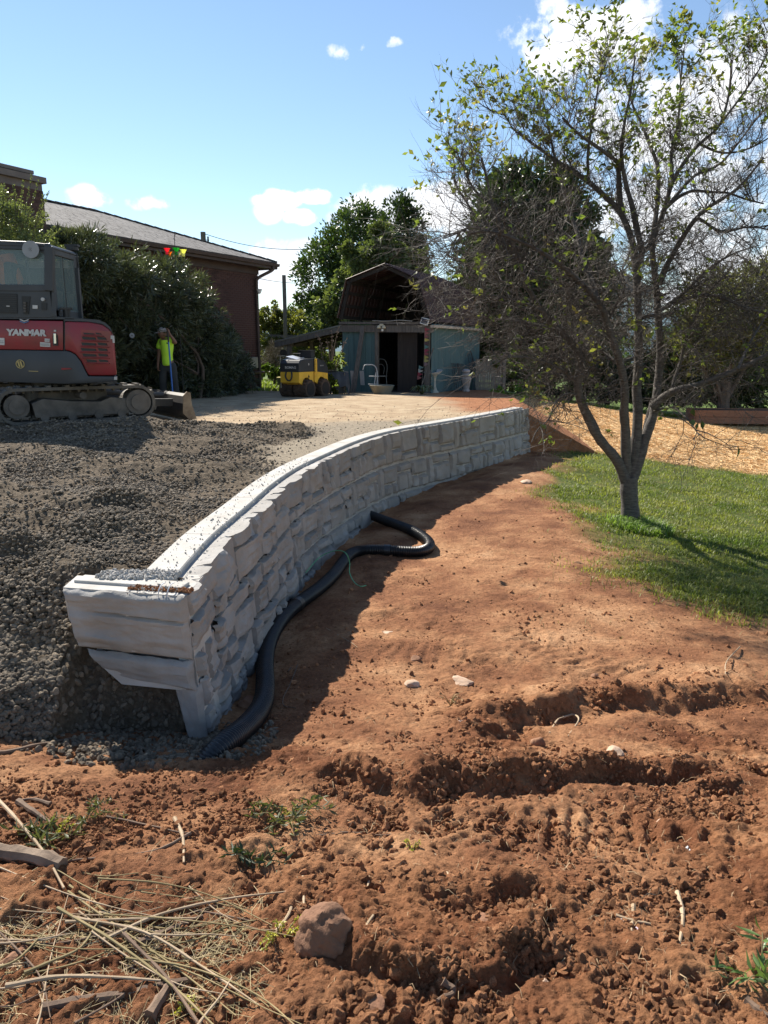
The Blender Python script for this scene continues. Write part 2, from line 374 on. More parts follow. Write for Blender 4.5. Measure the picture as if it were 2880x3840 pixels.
def pad_z(x, y, rocks=False):
    z = np.interp(y, [3.3, 6, 9, 11.5, 14, 18, 22, 60], [-.03, -.01, .0, -.02, -.03, -.05, -.14, -.8])
    w = np.where(y < 14.75, wall_off(x, y), x - pad_edge(y))
    # loose gravel mounds on the left
    lm = loose(x, y)
    mound = .08 + .24 * fbm(x * .55 + 3, y * .9, 61, 4) + .075 * np.sin(y * 3.1 + x * .8 + 1.5 * fbm(x * .5, y * .5, 63, 2)) * sstep(10.5, 7, y)
    z = z + lm * mound * sstep(-.28, -1.0, w)
    z = z + .045 * fbm(x * 2.2, y * 3, 65, 4) * sstep(.2, .8, lm) * sstep(-.3, -.6, w)
    # bank in front of the wall's end
    y0 = np.interp(x, [-6, -3, -2.0, -1.75, -1.55, -1.45, -.9], [4.5, 4.45, 4.30, 4.1, 3.95, 3.75, 3.72]) + .08 * fbm(x * 3, y * 3, 67, 2)
    sl = np.interp(x, [-3, -1.9, -1.6, -1.45, -1.3], [.56, .60, .9, 2.2, 4.0])
    z = z - np.clip(y0 - y, 0, 2) * sl
    cut = np.where(y < 14.75, np.where(w > np.where(y < 3.8, -.06, -.22), 1, 0), 0)
    z = np.where(cut > 0, -1.6, z)
    z = np.where((y >= 14.75) & (w > 0), z - w * .55, z)
    return z
def loose(x, y):
    """1 on the loose dark gravel"""
    n = fbm(x * 1.1, y * 1.1, 71, 4)
    bx = np.interp(y, [3, 5.5, 6.6, 7.6, 8.8, 10.3, 11.3], [1, 1, -1.0, -1.15, -1.35, -1.05, -.8])
    return sstep(.15, -.25, x - bx + n * .35) * sstep(11.4, 10.9, y + n * .6 - .03 * x)
# ---- ground material
def ground_material(name, kind):
    m = bpy.data.materials.new(name); m.use_nodes = True; nt = m.node_tree; N = nt.nodes; L = nt.links; b = N['Principled BSDF']
    b.inputs['Roughness'].default_value = .95; b.inputs['Specular IOR Level'].default_value = .15
    tc = N.new('ShaderNodeTexCoord'); P = tc.outputs['Object']
    def noise(s, d=8, r=.62):
        n = N.new('ShaderNodeTexNoise'); n.inputs['Scale'].default_value = s; n.inputs['Detail'].default_value = d; n.inputs['Roughness'].default_value = r; L.new(P, n.inputs['Vector']); return n.outputs['Fac']
    def ramp(f, stops):
        c = N.new('ShaderNodeValToRGB'); e = c.color_ramp.elements
        while len(e) < len(stops): e.new(.5)
        for k, (p, q) in enumerate(stops): e[k].position = p; e[k].color = (*q, 1)
        L.new(f, c.inputs['Fac']); return c.outputs['Color']
    def mix(f, a, c2, mode='MIX'):
        q = N.new('ShaderNodeMix'); q.data_type = 'RGBA'; q.blend_type = mode
        if isinstance(f, float): q.inputs['Factor'].default_value = f
        else: L.new(f, q.inputs['Factor'])
        L.new(a, q.inputs['A'])
        if isinstance(c2, tuple): q.inputs['B'].default_value = (*c2, 1)
        else: L.new(c2, q.inputs['B'])
        return q.outputs['Result']
    at = N.new('ShaderNodeAttribute'); at.attribute_name = 'zone'; sp = N.new('ShaderNodeSeparateColor'); L.new(at.outputs['Color'], sp.inputs[0])
    if kind == 'low':
        dirt = ramp(noise(1.6), [(.30, (.15, .060, .030)), (.45, (.27, .122, .060)), (.57, (.40, .205, .103)), (.70, (.53, .305, .165))])
        fine = ramp(noise(38, 6), [(.30, (.58, .56, .54)), (.55, (1, 1, 1)), (.75, (1.25, 1.22, 1.15))])
        dirt = mix(.85, dirt, fine, 'MULTIPLY')
        ad = N.new('ShaderNodeAttribute'); ad.attribute_name = 'dug'; sd2 = N.new('ShaderNodeSeparateColor'); L.new(ad.outputs['Color'], sd2.inputs[0]); mm_ = N.new('ShaderNodeMath'); mm_.operation = 'MULTIPLY'; mm_.inputs[1].default_value = .75; L.new(sd2.outputs[0], mm_.inputs[0])
        dirt = mix(mm_.outputs[0], dirt, (.70, .60, .54), 'MULTIPLY')
        grass = ramp(noise(14), [(.3, (.045, .065, .014)), (.5, (.085, .115, .024)), (.68, (.19, .15, .06))])
        straw = ramp(noise(22), [(.28, (.42, .22, .09)), (.5, (.60, .37, .16)), (.72, (.72, .50, .25))])
        col = mix(sp.outputs[0], dirt, grass); col = mix(sp.outputs[1], col, straw)
        far = ramp(noise(.6), [(.35, (.06, .10, .02)), (.65, (.12, .17, .04))]); col = mix(sp.outputs[2], col, far)
    else:
        grav = ramp(noise(30), [(.3, (.07, .052, .034)), (.5, (.125, .096, .066)), (.7, (.20, .156, .108))])
        pack = ramp(noise(26, 10, .75), [(.30, (.14, .115, .085)), (.48, (.27, .225, .165)), (.68, (.42, .355, .265))])
        tan = ramp(noise(2.2, 10), [(.30, (.30, .21, .13)), (.5, (.43, .32, .205)), (.7, (.50, .40, .27))])
        red = ramp(noise(5), [(.3, (.22, .085, .035)), (.6, (.36, .16, .075))])
        col = mix(sp.outputs[0], pack, grav); col = mix(sp.outputs[1], col, tan); col = mix(sp.outputs[2], col, red)
    L.new(col, b.inputs['Base Color'])
    bp = N.new('ShaderNodeBump'); bp.inputs['Strength'].default_value = 1; bp.inputs['Distance'].default_value = .016
    L.new(noise(85 if kind == 'low' else 55, 10, .7), bp.inputs['Height'])
    bq = N.new('ShaderNodeBump'); bq.inputs['Distance'].default_value = .02 if kind == 'low' else .03; L.new(noise(16, 6), bq.inputs['Height']); L.new(bp.outputs[0], bq.inputs['Normal'])
    L.new(bq.outputs[0], b.inputs['Normal']); return m
def polar_grid(rs, th, cx, cy):
    Rr, T = np.meshgrid(rs, th, indexing='ij'); X = cx + Rr * np.sin(T); Y = cy + Rr * np.cos(T)
    nr, nt_ = Rr.shape; i = np.arange(nr * nt_).reshape(nr, nt_)
    F = np.stack([i[:-1, :-1], i[:-1, 1:], i[1:, 1:], i[1:, :-1]], -1).reshape(-1, 4); return X.ravel(), Y.ravel(), F
def clodding(x, y, r):
    """small relief of broken soil, amplitudes limited by what the mesh spacing can hold"""
    rough = .55 + .45 * sstep(-.3, .35, fbm(x * 1.7, y * 1.7, 81, 3)); rough = rough * np.interp(y, [0, 3.4, 5, 8, 14], [1, 1, .55, .4, .3])
    sm = sstep(.05, -.35, fbm(x * 1.1 + 5, y * 1.6, 89, 3)); rough = rough * (1 - .75 * sm); z = .034 * bumps(x * 5, y * 5, 83, .14) * rough + .010 * bumps(x * 17 + 3, y * 17, 87, .12) * rough + .030 * (1 - np.abs(fbm(x * 4.5, y * 4.5, 95, 5, .6)) * 2.2) * rough + .024 * fbm(x * 13, y * 13, 96, 5, .72) * rough
    z = z + .009 * bumps(x * 36, y * 36, 91, .75) * (.35 + .65 * rough) + .010 * fbm(x * 11, y * 11, 93, 4) * rough
    z = z + .004 * fbm(x * 40, y * 40, 97, 3) * sstep(8, 4, y)
    return z
def build_ground():
    rs = np.concatenate([np.geomspace(1.15, 8.5, 660), np.geomspace(8.54, 26, 230)[0:], np.geomspace(27, 1500, 60)])
    th = np.linspace(R(-56), R(56), 640)
    X, Y, F = polar_grid(rs, th, 0, -.35)
    rr = np.hypot(X, Y)
    Z = ground_z(X, Y); g = grassmask(X, Y); s = strawmask(X, Y)
    Z = Z + clodding(X, Y, rr) * (1 - .75 * g) * (1 - .5 * s) * sstep(26, 14, Y)
    Z = Z + s * .030 * fbm(X * 6, Y * 6, 99, 4)
    dug = sstep(-.2, .35, fbm(X * 1.7, Y * 1.7, 81, 3)) * sstep(4.6, 3.6, Y)
    for pts, hgt, wid in SCARPS:
        d_, s_, a_ = pl_dist(X, Y, pts); dug = np.maximum(dug, np.exp(-(d_ / .16) ** 2))
    far = sstep(-.3, .3, Y - 25 + .6 * fbm(X, Y, 5, 3)) * 1.0
    far = np.maximum(far, sstep(22.3, 22.9, Y + .3 * fbm(X, Y, 6, 3)) * sstep(3.3, 2.6, X))
    npmesh('ground', np.stack([X, Y, Z], 1), F, ground_material('ground', 'low'), smooth=True, attrs={'zone': np.stack([g ** 2.2, s * (1 - .35 * sstep(.1, .6, fbm(X * 1.5, Y * 1.5, 55, 4))), far], 1), 'dug': np.stack([dug, dug, dug], 1)})['kind'] = 'structure'
    # the gravel pad behind the wall
    rs = np.concatenate([np.geomspace(3.0, 12.5, 520), np.geomspace(12.55, 27, 130), np.geomspace(27.5, 60, 20)]); th = np.linspace(R(-60), R(17), 520)
    X, Y, F = polar_grid(rs, th, 0, -.35); Z = pad_z(X, Y); lm = loose(X, Y)
    lowb = sstep(-.35, -.6, Z)
    Z2 = Z + np.where(Z > -1.2, lm * (.010 * bumps(X * 14, Y * 14, 101, .5) + .010 * bumps(X * 30, Y * 30, 105, .9) + .02 * fbm(X * 5, Y * 5, 107, 3)) + (1 - lm) * .010 * bumps(X * 24, Y * 24, 109, .6) * sstep(16, 12, Y), 0)
    keep = (Z > -1.5).reshape(-1); kf = keep[F].any(1) & (X[F].mean(1) < 6) & (Y[F].mean(1) < 24.2)
    tan = sstep(-.4, .5, Y - 12.4 + .9 * fbm(X * .6, Y * .9, 111, 3) - .35 * X) * (1 - .0 * X)
    red = np.clip(sstep(13.6, 15.0, Y + .3 * fbm(X, Y, 113, 3)) * sstep(.9, 2.0, X + .5 * fbm(X, Y, 115, 3)) + sstep(-.9, -1.2, pad_z(X, Y)) * 0, 0, 1)
    gr = np.clip(lm, 0, 1)
    npmesh('gravel_pad', np.stack([X, Y, Z2], 1), F[kf], ground_material('gravel_pad', 'pad'), smooth=True, attrs={'zone': np.stack([gr, tan * (1 - gr), red], 1)})['kind'] = 'structure'
build_ground()
def top_z(x, y):
    """height of whatever ground shows at x, y (arrays or numbers)"""
    x = np.atleast_1d(np.asarray(x, float)); y = np.atleast_1d(np.asarray(y, float)); return np.maximum(ground_z(x, y), pad_z(x, y))
def tz(x, y): return float(top_z(x, y)[0])
# ---- loose stones, clods, grass, straw
RS = np.random.RandomState(11)
def mk_gravel():
    mg = mat('crushed_stone', (.115, .088, .060), (.25, .198, .138), scale=9, rough=.9, bump=.004, bscale=60, contrast=(.3, .7))
    # per stone tone
    nt = mg.node_tree; b = nt.nodes['Principled BSDF']; oi = nt.nodes.new('ShaderNodeObjectInfo'); mr = nt.nodes.new('ShaderNodeMapRange'); mr.inputs['To Min'].default_value = .55; mr.inputs['To Max'].default_value = 1.5
    sc = nt.nodes.new('ShaderNodeVectorMath'); sc.operation = 'SCALE'; nt.links.new(oi.outputs['Random'], mr.inputs['Value']); nt.links.new(b.inputs['Base Color'].links[0].from_socket, sc.inputs[0]); nt.links.new(mr.outputs[0], sc.inputs['Scale']); nt.links.new(sc.outputs[0], b.inputs['Base Color'])
    cg = variants('gravel_stone', [rock_mesh(i, 2 if i < 3 else 1) for i in range(9)], mg)
    n = 520000
    # denser where near
    r = 3.2 * np.exp(RS.rand(n) ** .9 * math.log(11.6 / 3.2)); t = R(-47) + RS.rand(n) * R(55)
    x = r * np.sin(t); y = r * np.cos(t); lm = loose(x, y); zp = pad_z(x, y); zg = ground_z(x, y)
    patch = sstep(-.35, .25, fbm(x * 1.6, y * 1.6, 121, 3)); d = np.hypot(x, y)
    bank = sstep(-.02, -.25, zp)
    keep = (RS.rand(n) < np.clip(lm * (.15 + .75 * patch ** 1.5 + .5 * bank), 0, 1) * np.clip(.35 + 0 * d, 0, 1)) & (zp > zg - .03) & (zp > -1.2) & (wall_off(x, y) < -.27)
    keep &= ~((x > -1.65) & (x < -1.42) & (y < 3.95) & (y > 3.3))
    x, y, zp, d, patch, bank = x[keep], y[keep], zp[keep], d[keep], patch[keep], bank[keep]; k = len(x)
    s = (.0045 + .011 * RS.rand(k) ** 2.2 + .008 * bank * RS.rand(k)) * np.interp(d, [3, 8, 12], [1, 1.25, 1.5])
    rot = RS.rand(k, 3) * 6.28; rot[:, 0] = RS.randn(k) * .5; rot[:, 1] = RS.randn(k) * .5
    z = zp + s * .35 + .004
    scatter('gravel', np.stack([x, y, z], 1), rot, np.stack([s * (.8 + .5 * RS.rand(k)), s, s * (.7 + .5 * RS.rand(k))], 1), cg, 'loose dark grey crushed stone heaped behind the white wall', 'gravel')
    # gravel spilled at the foot of the wall's end, and on its cap
    n = 4200; x = -1.75 + RS.rand(n) * 1.35; y = 2.95 + RS.rand(n) * .95
    lim = (np.hypot((x + 1.15) / .75, (y - 3.35) / .42) < .45 + .6 * RS.rand(n)) & (wall_off(x, y) < .42)
    x, y = x[lim], y[lim]; k = len(x); z = ground_z(x, y) + .012; z = np.where(pad_z(x, y) > z, pad_z(x, y) + .01, z)
    s = .010 + .016 * RS.rand(k) ** 1.5; rot = RS.rand(k, 3) * 6.28
    scatter('spilled_gravel', np.stack([x, y, z], 1), rot, np.stack([s, s * .9, s * .8], 1), cg, 'grey stones spilled round the foot of the wall end', 'gravel')
    # small stones strewn on the packed area
    n = 4500; x = -4 + RS.rand(n) * 7; y = 8 + RS.rand(n) * 9; k_ = (wall_off(x, y) < -.35) & (loose(x, y) < .4) & (RS.rand(n) < sstep(17, 9, y)); x, y = x[k_], y[k_]; k = len(x)
    s = .005 + .009 * RS.rand(k) ** 2; scatter('pebbles', np.stack([x, y, pad_z(x, y) + s * .4], 1), RS.rand(k, 3) * 6, np.stack([s, s, s * .8], 1), cg, 'small pebbles strewn over the packed tan surface', 'gravel')
    return cg
CG = mk_gravel()
def mk_clods():
    md = mat('clod_soil', (.20, .082, .040), (.47, .235, .115), scale=7, rough=.95, bump=.006, bscale=40, contrast=(.32, .68), spec=.15)
    nt = md.node_tree; b = nt.nodes['Principled BSDF']; oi = nt.nodes.new('ShaderNodeObjectInfo'); mr = nt.nodes.new('ShaderNodeMapRange'); mr.inputs['To Min'].default_value = .6; mr.inputs['To Max'].default_value = 1.45
    sc = nt.nodes.new('ShaderNodeVectorMath'); sc.operation = 'SCALE'; nt.links.new(oi.outputs['Random'], mr.inputs['Value']); nt.links.new(b.inputs['Base Color'].links[0].from_socket, sc.inputs[0]); nt.links.new(mr.outputs[0], sc.inputs['Scale']); nt.links.new(sc.outputs[0], b.inputs['Base Color'])
    cd = variants('clod', [rock_mesh(40 + i, 2, .8, 1.3) for i in range(8)], md, smooth=False)
    n = 620000; r = 1.3 * np.exp(RS.rand(n) * math.log(11 / 1.3)); t = R(-38) + RS.rand(n) * R(78); x = r * np.sin(t); y = r * np.cos(t)
    pz = pad_z(x, y); z = ground_z(x, y); g = grassmask(x, y)
    pt = sstep(-.25, .35, fbm(x * 1.7, y * 1.7, 81, 3)) * np.interp(y, [0, 3.6, 4.5, 11], [1, 1, .35, .25])
    near_sc = np.zeros_like(x)
    for pts, h, w in SCARPS:
        d, s_, a = pl_dist(x, y, pts); near_sc = np.maximum(near_sc, np.exp(-(d / .16) ** 2))
    k_ = (z > pz - .01) & (RS.rand(n) < np.clip((.14 + .60 * pt + .45 * near_sc) * np.interp(y, [3.4, 5], [1, .35]), 0, 1) * (1 - g)) & ~((wall_off(x, y) < .16) & (y > 3.4)) & (strawmask(x, y) < .3)
    x, y, z = x[k_], y[k_], z[k_]; k = len(x)
    s = .0020 + .0065 * RS.rand(k) ** 1.8 + np.where(RS.rand(k) < .10 + .08 * near_sc[k_], .003 + .014 * RS.rand(k) ** 2.5, 0); z = z + s * .3
    scatter('soil_clods', np.stack([x, y, z], 1), RS.rand(k, 3) * 6.28, np.stack([s, s * (.7 + .4 * RS.rand(k)), s * .8], 1), cd, 'crumbled red clay clods over the dug ground', 'soil')
mk_clods()
def blades(name, x, y, z, L_, W_, lean, m, label, cat, seed=1, flat=False, kind='stuff', seg=2):
    rs = np.random.RandomState(seed); n = len(x); a = rs.rand(n) * 6.283; ca, sa = np.cos(a), np.sin(a); l = L_ * (.5 + rs.rand(n)); w = W_ * (.6 + .8 * rs.rand(n)); ln = lean * (.4 + 1.2 * rs.rand(n))
    b = a + 1.57 + rs.randn(n) * .3; wx, wy = np.cos(b) * w / 2, np.sin(b) * w / 2
    if flat:
        dz = rs.randn(n) * .12 * l; p0 = np.stack([x - ca * l / 2, y - sa * l / 2, z + np.abs(rs.randn(n)) * .008], 1); p1 = np.stack([x, y, z + .010 + np.abs(rs.randn(n)) * .012], 1); p2 = np.stack([x + ca * l / 2, y + sa * l / 2, z + np.abs(dz) * .3], 1); e = 1.0
        wv = np.stack([wx, wy, rs.randn(n) * w * .3], 1); V = np.stack([p0 - wv, p0 + wv, p1 - wv, p1 + wv, p2 - wv, p2 + wv], 1)
    else:
        p0 = np.stack([x, y, z], 1); p1 = p0 + np.stack([ca * ln * l * .35, sa * ln * l * .35, l * .6], 1); p2 = p0 + np.stack([ca * ln * l, sa * ln * l, l * (1 - .35 * ln)], 1)
        wv = np.stack([wx, wy, 0 * wx], 1); V = np.stack([p0 - wv, p0 + wv, p1 - wv * .8, p1 + wv * .8, p2 - wv * .15, p2 + wv * .15], 1)
    i = np.arange(n) * 6; F = np.stack([np.stack([i, i + 1, i + 3, i + 2], 1), np.stack([i + 2, i + 3, i + 5, i + 4], 1)], 1).reshape(-1, 4)
    return tag(npmesh(name, V.reshape(-1, 3), F, m), label, cat, kind=kind)
def mk_lawn():
    n = 420000; r = 4.7 * np.exp(RS.rand(n) * math.log(17.5 / 4.7)); t = R(5) + RS.rand(n) * R(29); x = r * np.sin(t); y = r * np.cos(t); g = grassmask(x, y)
    k_ = RS.rand(n) < g ** 2.2 * (.06 + .52 * sstep(-.4, .3, fbm(x * 2.5, y * 2.5, 131, 4))); x, y = x[k_], y[k_]
    mg = mat('grass_blade', (.10, .15, .022), (.28, .28, .075), scale=1.3, rough=.5, island=.5, trans=.42, spec=.4)
    blades('lawn_grass', x, y, ground_z(x, y), .045, .0075, .7, mg, 'short green grass growing under and around the bare tree', 'grass')
    # longer tufts by the trunk
    n = 1600; a = RS.rand(n) * 6.28; q = RS.rand(n) ** .6 * .42; x = 3.25 + q * np.cos(a); y = 9.15 + q * np.sin(a) * .8
    m2 = mat('tuft_blade', (.12, .22, .03), (.22, .30, .07), scale=3, rough=.5, island=.35, trans=.45)
    blades('grass_tuft', x, y, ground_z(x, y), .12, .009, .9, m2, 'longer bright grass tufts at the foot of the bare tree', 'grass', 5)
    # straw mulch
    n = 95000; x = 2 + RS.rand(n) * 12; y = 13.6 + RS.rand(n) ** 1.2 * 11.5; s = strawmask(x, y); k_ = (RS.rand(n) < s) & (np.abs(x / y) < .62); x, y = x[k_], y[k_]
    ms = mat('straw', (.62, .38, .16), (.80, .56, .28), scale=2, rough=.7, island=.25, spec=.4)
    blades('straw_mulch', x, y, ground_z(x, y) + .006, .17, .0058, 0, ms, 'golden straw spread over the seeded ground', 'straw', 9, flat=True)
    # thin grass and bits over the soil edge
    n = 5000; x = 1.2 + RS.rand(n) * 3; y = 4.5 + RS.rand(n) * 6; g = grassmask(x, y); k_ = (g < .6) & (RS.rand(n) < .15 + g) & (fbm(x * 3, y * 3, 141, 2) > .1); x, y = x[k_], y[k_]
    blades('dry_grass', x, y, ground_z(x, y), .05, .004, 1.2, mat('dry_blade', (.30, .22, .10), (.20, .20, .07), scale=4, rough=.7, island=.3, trans=.2), 'sparse dry grass bits at the edge of the dug soil', 'grass', 15)
    # grass beyond, by the house corner and under the far trees
    def region(x0, x1, y0, y1, n): return x0 + RS.rand(n) * (x1 - x0), y0 + RS.rand(n) * (y1 - y0)
    x, y = region(-5.5, .3, 23.2, 38, 14000); k_ = np.abs(x / y) < .2; x, y = x[k_], y[k_]
    mg2 = mat('far_blade', (.14, .20, .03), (.24, .30, .06), scale=1, rough=.6, island=.3, trans=.4)
    blades('yard_grass', x, y, np.maximum(ground_z(x, y), pad_z(x, y)), .12, .03, .6, mg2, 'sunlit green grass behind the brick house corner', 'grass', 19)
    x, y = region(3.2, 11, 21.5, 27, 12000); k_ = strawmask(x, y) < .2; x, y = x[k_], y[k_]
    blades('verge_grass', x, y, ground_z(x, y), .10, .025, .6, mg2, 'green grass strip between the straw and the hedge', 'grass', 21)
mk_lawn()
# ================================================================ retaining wall of cast stone blocks
M_STONE = mat('cast_stone', (.235, .226, .214), (.345, .336, .322), scale=3.2, rough=.85, bump=.006, bscale=26, contrast=(.3, .7), c3=(.29, .272, .248), island=.07)
M_CAP = mat('cast_concrete', (.38, .355, .315), (.48, .462, .43), scale=5, rough=.9, bump=.003, bscale=60, contrast=(.3, .62))
class WallPath:
    def __init__(s):
        pts = smoothpath([(x, y, 0) for x, y in zip(WX, WY)], 12); s.p = pts; s.l = [0]
        for a, b in zip(pts[:-1], pts[1:]): s.l.append(s.l[-1] + (b - a).length)
        s.len = s.l[-1]; s.la = np.array(s.l); s.xa = np.array([p.x for p in pts]); s.ya = np.array([p.y for p in pts])
        dx = np.gradient(s.xa, s.la); dy = np.gradient(s.ya, s.la); k = np.ones(9) / 9
        dx = np.convolve(np.pad(dx, 4, 'edge'), k, 'valid'); dy = np.convolve(np.pad(dy, 4, 'edge'), k, 'valid'); q = np.hypot(dx, dy); s.nx = dy / q; s.ny = -dx / q
    def at(s, t, z, o):
        """t along, z height, o outwards from the face (arrays)"""
        x = np.interp(t, s.la, s.xa); y = np.interp(t, s.la, s.ya); nx = np.interp(t, s.la, s.nx); ny = np.interp(t, s.la, s.ny)
        z = np.where(z < 0, z * np.interp(t, [0, 2, 8, 13], [.76, .86, 1.10, 1.18]), z); b = o - z * .075   # batter: lower is further out
        return np.stack([x + nx * b, y + ny * b, z], -1)
WP = WallPath()
def build_wall():
    rr = random.Random(5)
    W = thing('retaining_wall', 'long curved retaining wall of pale rock-faced cast blocks holding up the gravel', 'retaining wall', (-.97, 3.45, -.9))
    W['kind'] = 'structure' if False else 'thing'
    del W['kind']
    def par(o): o.parent = p_; o.matrix_parent_inverse = Matrix.Translation(-W.location); return o
    H = .41; courses = [(0, -H), (-H, -2 * H), (-2 * H, -3 * H)]
    # split patterns of one cast face: list of (x0, x1, y0, y1) in 0..1, y from the top
    pats = [[(0, .34, 0, .42), (.34, .74, 0, .42), (.74, 1, 0, .66), (0, .22, .42, 1), (.22, .74, .42, 1), (.74, 1, .66, 1)],
            [(0, .20, 0, 1), (.20, .62, 0, .60), (.20, .45, .60, 1), (.45, .62, .60, 1), (.62, 1, 0, .34), (.62, .86, .34, 1), (.86, 1, .34, 1)],
            [(0, .45, 0, .30), (0, .45, .30, 1), (.45, .60, 0, 1), (.60, 1, 0, .55), (.60, .82, .55, 1), (.82, 1, .55, 1)],
            [(0, .28, 0, .55), (0, .28, .55, 1), (.28, .70, 0, .72), (.28, .70, .72, 1), (.70, .84, 0, 1), (.84, 1, 0, .45), (.84, 1, .45, 1)],
            [(0, .55, 0, .66), (0, .30, .66, 1), (.30, .55, .66, 1), (.55, .78, 0, .40), (.78, 1, 0, .40), (.55, 1, .40, 1)]]
    def warp(t, z):
        a = .014 * fbm(t * 5, z * 5, 201, 3); b = .008 * fbm(t * 5 + 9, z * 5, 203, 3); return t + a, z + b
    def stone(t0, t1, z0, z1, parent, top, seed, tn, course, zc0=0, zc1=-1):
        g = .0045; dt = .016 if tn < 2.2 else (.024 if tn < 5 else .034)
        n = max(4, int((t1 - t0) / dt)); m = max(4, int((z0 - z1) / dt))
        u = np.linspace(0, 1, n + 1); v = np.linspace(0, 1, m + 1); U, V = np.meshgrid(u, v, indexing='ij')
        T = t0 + g + U * (t1 - t0 - 2 * g); Z = z0 - g * (0 if top else (3.4 if z0 > zc0 - .001 else 1)) - V * (z0 - z1 - g * (0 if top else (3.4 if z0 > zc0 - .001 else 1)) - g * (3.0 if z1 < zc1 + .001 else 1))
        w, h = t1 - t0, z0 - z1
        e = np.minimum(np.minimum(U, 1 - U) * w, V * h if not top else np.full_like(V, 9)); e = np.minimum(e, (1 - V) * h)
        e = e + .006 * fbm(T * 22, Z * 22, seed + 3, 2)
        r = random.Random(seed); near = 1.15 if tn < 4 else .9
        pr = r.uniform(.020, .042) * near; ta = r.uniform(-.07, .07); tb = r.uniform(-.10, .05)
        O = pr + ta * (U - .5) * w + tb * (V - .5) * h
        # fractured facets
        for k in range(5):
            ang = r.uniform(0, 6.28); off = r.uniform(.12, .46) * (w * abs(math.cos(ang)) + h * abs(math.sin(ang))); q = (U - .5) * w * math.cos(ang) + (V - .5) * h * math.sin(ang)
            O = O - np.clip(q - off, 0, 9) * r.uniform(.15, .6)
        O = O + .009 * fbm(T * 9, Z * 16, seed, 4) + .004 * np.abs(fbm(T * 30, Z * 30, seed + 7, 3))
        lay = fbm(T * 2.5, Z * 26, seed + 13, 2); O = O + .004 * np.round(lay * 3)
        O = np.maximum(O, .012 + .004 * fbm(T * 12, Z * 12, seed + 21, 2)); O = O * sstep(-.003, .009, e) - .032 * sstep(.006, -.002, e)
        Tw, Zw = warp(T, Z)
        if top: Zw = np.where(V < .02, 0.0, Zw); Zw = Zw - .006 * np.abs(fbm(T * 12, Z * 0, 211, 3)) * sstep(.2, 0, V)
        P = WP.at(Tw, Zw, O); i = np.arange((n + 1) * (m + 1)).reshape(n + 1, m + 1)
        F = np.stack([i[:-1, :-1], i[1:, :-1], i[1:, 1:], i[:-1, 1:]], -1).reshape(-1, 4); P = P.reshape(-1, 3)
        if top:   # broken upper surface running back to the groove
            rows = []; base = len(P); prev = i[:, 0]
            for kk, o in enumerate((-.0, -.04, -.085)):
                q = WP.at(Tw[:, 0], np.full(n + 1, -.002 - .006 * kk) - .008 * np.abs(fbm(T[:, 0] * 14, T[:, 0] * 0 + kk, 213, 3)), O[:, 0] * (1 - kk / 2.) * .5 + o + (0.0 if kk else .5 * O[:, 0]))
                idx = base + np.arange(n + 1); base += n + 1; P = np.concatenate([P, q]); F = np.concatenate([F, np.stack([prev[:-1], idx[:-1], idx[1:], prev[1:]], -1)]); prev = idx
        o = npmesh('stone', P, F, M_STONE, parent, smooth=True)
        try: o.data.set_sharp_from_angle(angle=R(18))
        except Exception: pass
        o.matrix_parent_inverse = Matrix.Translation(-W.location); return o
    seed = 1000
    for ci, (z0, z1) in enumerate(courses):
        t = [0.0, -.45, -.8][ci] + .0; L_ = 1.17; first = True
        t = 0.0; lens = [.62 if ci == 1 else 1.17] if ci != 2 else [.9]
        while t < WP.len - .05:
            l = lens.pop() if lens else L_; t2 = min(t + l, WP.len)
            if WP.len - t2 < .3: t2 = WP.len
            if ci == 2:
                # third course is mostly under the soil: shown only where the ground is low
                pass
            k = max(3, int((t2 - t) / .12)); ts = np.linspace(max(t + .004, .055 if ci == 0 else .32), t2 - .004, k + 1); zz = (z0 - .003 if ci else -.012, z1)
            V = []
            for zv, o in ((zz[0], -.0), (zz[0], -.30), (zz[1], -.30), (zz[1], -.0)):
                if ci == 0 and zv == zz[0] and o == 0: zv, o = -.035, -.012
                V.append(WP.at(ts, np.full(k + 1, zv), np.full(k + 1, o - .024)))
            V = np.stack(V, 1).reshape(-1, 3); F = []
            for a in range(k):
                for b in range(4): F.append((a * 4 + b, a * 4 + (b + 1) % 4, (a + 1) * 4 + (b + 1) % 4, (a + 1) * 4 + b))
            F += [(0, 3, 2, 1), (k * 4, k * 4 + 1, k * 4 + 2, k * 4 + 3)]
            B = npmesh('block', V, F, M_CAP, W); B.matrix_parent_inverse = Matrix.Translation(-W.location)
            pt = rr.choice(pats); fl = rr.random() < .5
            for (a0, a1, b0, b1) in pt:
                if fl: a0, a1 = 1 - a1, 1 - a0
                if t2 - t < .8:
                    pass
                seed += 1
                so = stone(t + a0 * (t2 - t), t + a1 * (t2 - t), z0 + b0 * (z1 - z0), z0 + b1 * (z1 - z0), B, ci == 0 and b0 == 0, seed, t, ci, z0, z1)
                so.matrix_parent_inverse = Matrix.Identity(4)
                if a0 < .01 or True: pass
            if ci == 0:   # flat strip behind the groove
                kk = max(3, int((t2 - t) / .1)); ts = np.linspace(max(t + .003, .15), t2 - .003, kk + 1); prof = [(-.115, -.03), (-.118, .004), (-.124, .010), (-.300, .012), (-.306, .004), (-.306, -.05)]
                V = np.stack([WP.at(ts, np.full(kk + 1, z), np.full(kk + 1, o)) for o, z in prof], 1).reshape(-1, 3); q = len(prof)
                F = [(a * q + b, a * q + b + 1, (a + 1) * q + b + 1, (a + 1) * q + b) for a in range(kk) for b in range(q - 1)] + [tuple(range(q)), tuple(kk * q + z for z in range(q - 1, -1, -1))]
                cp = npmesh('coping', V, F, M_CAP, B)
            t = t2
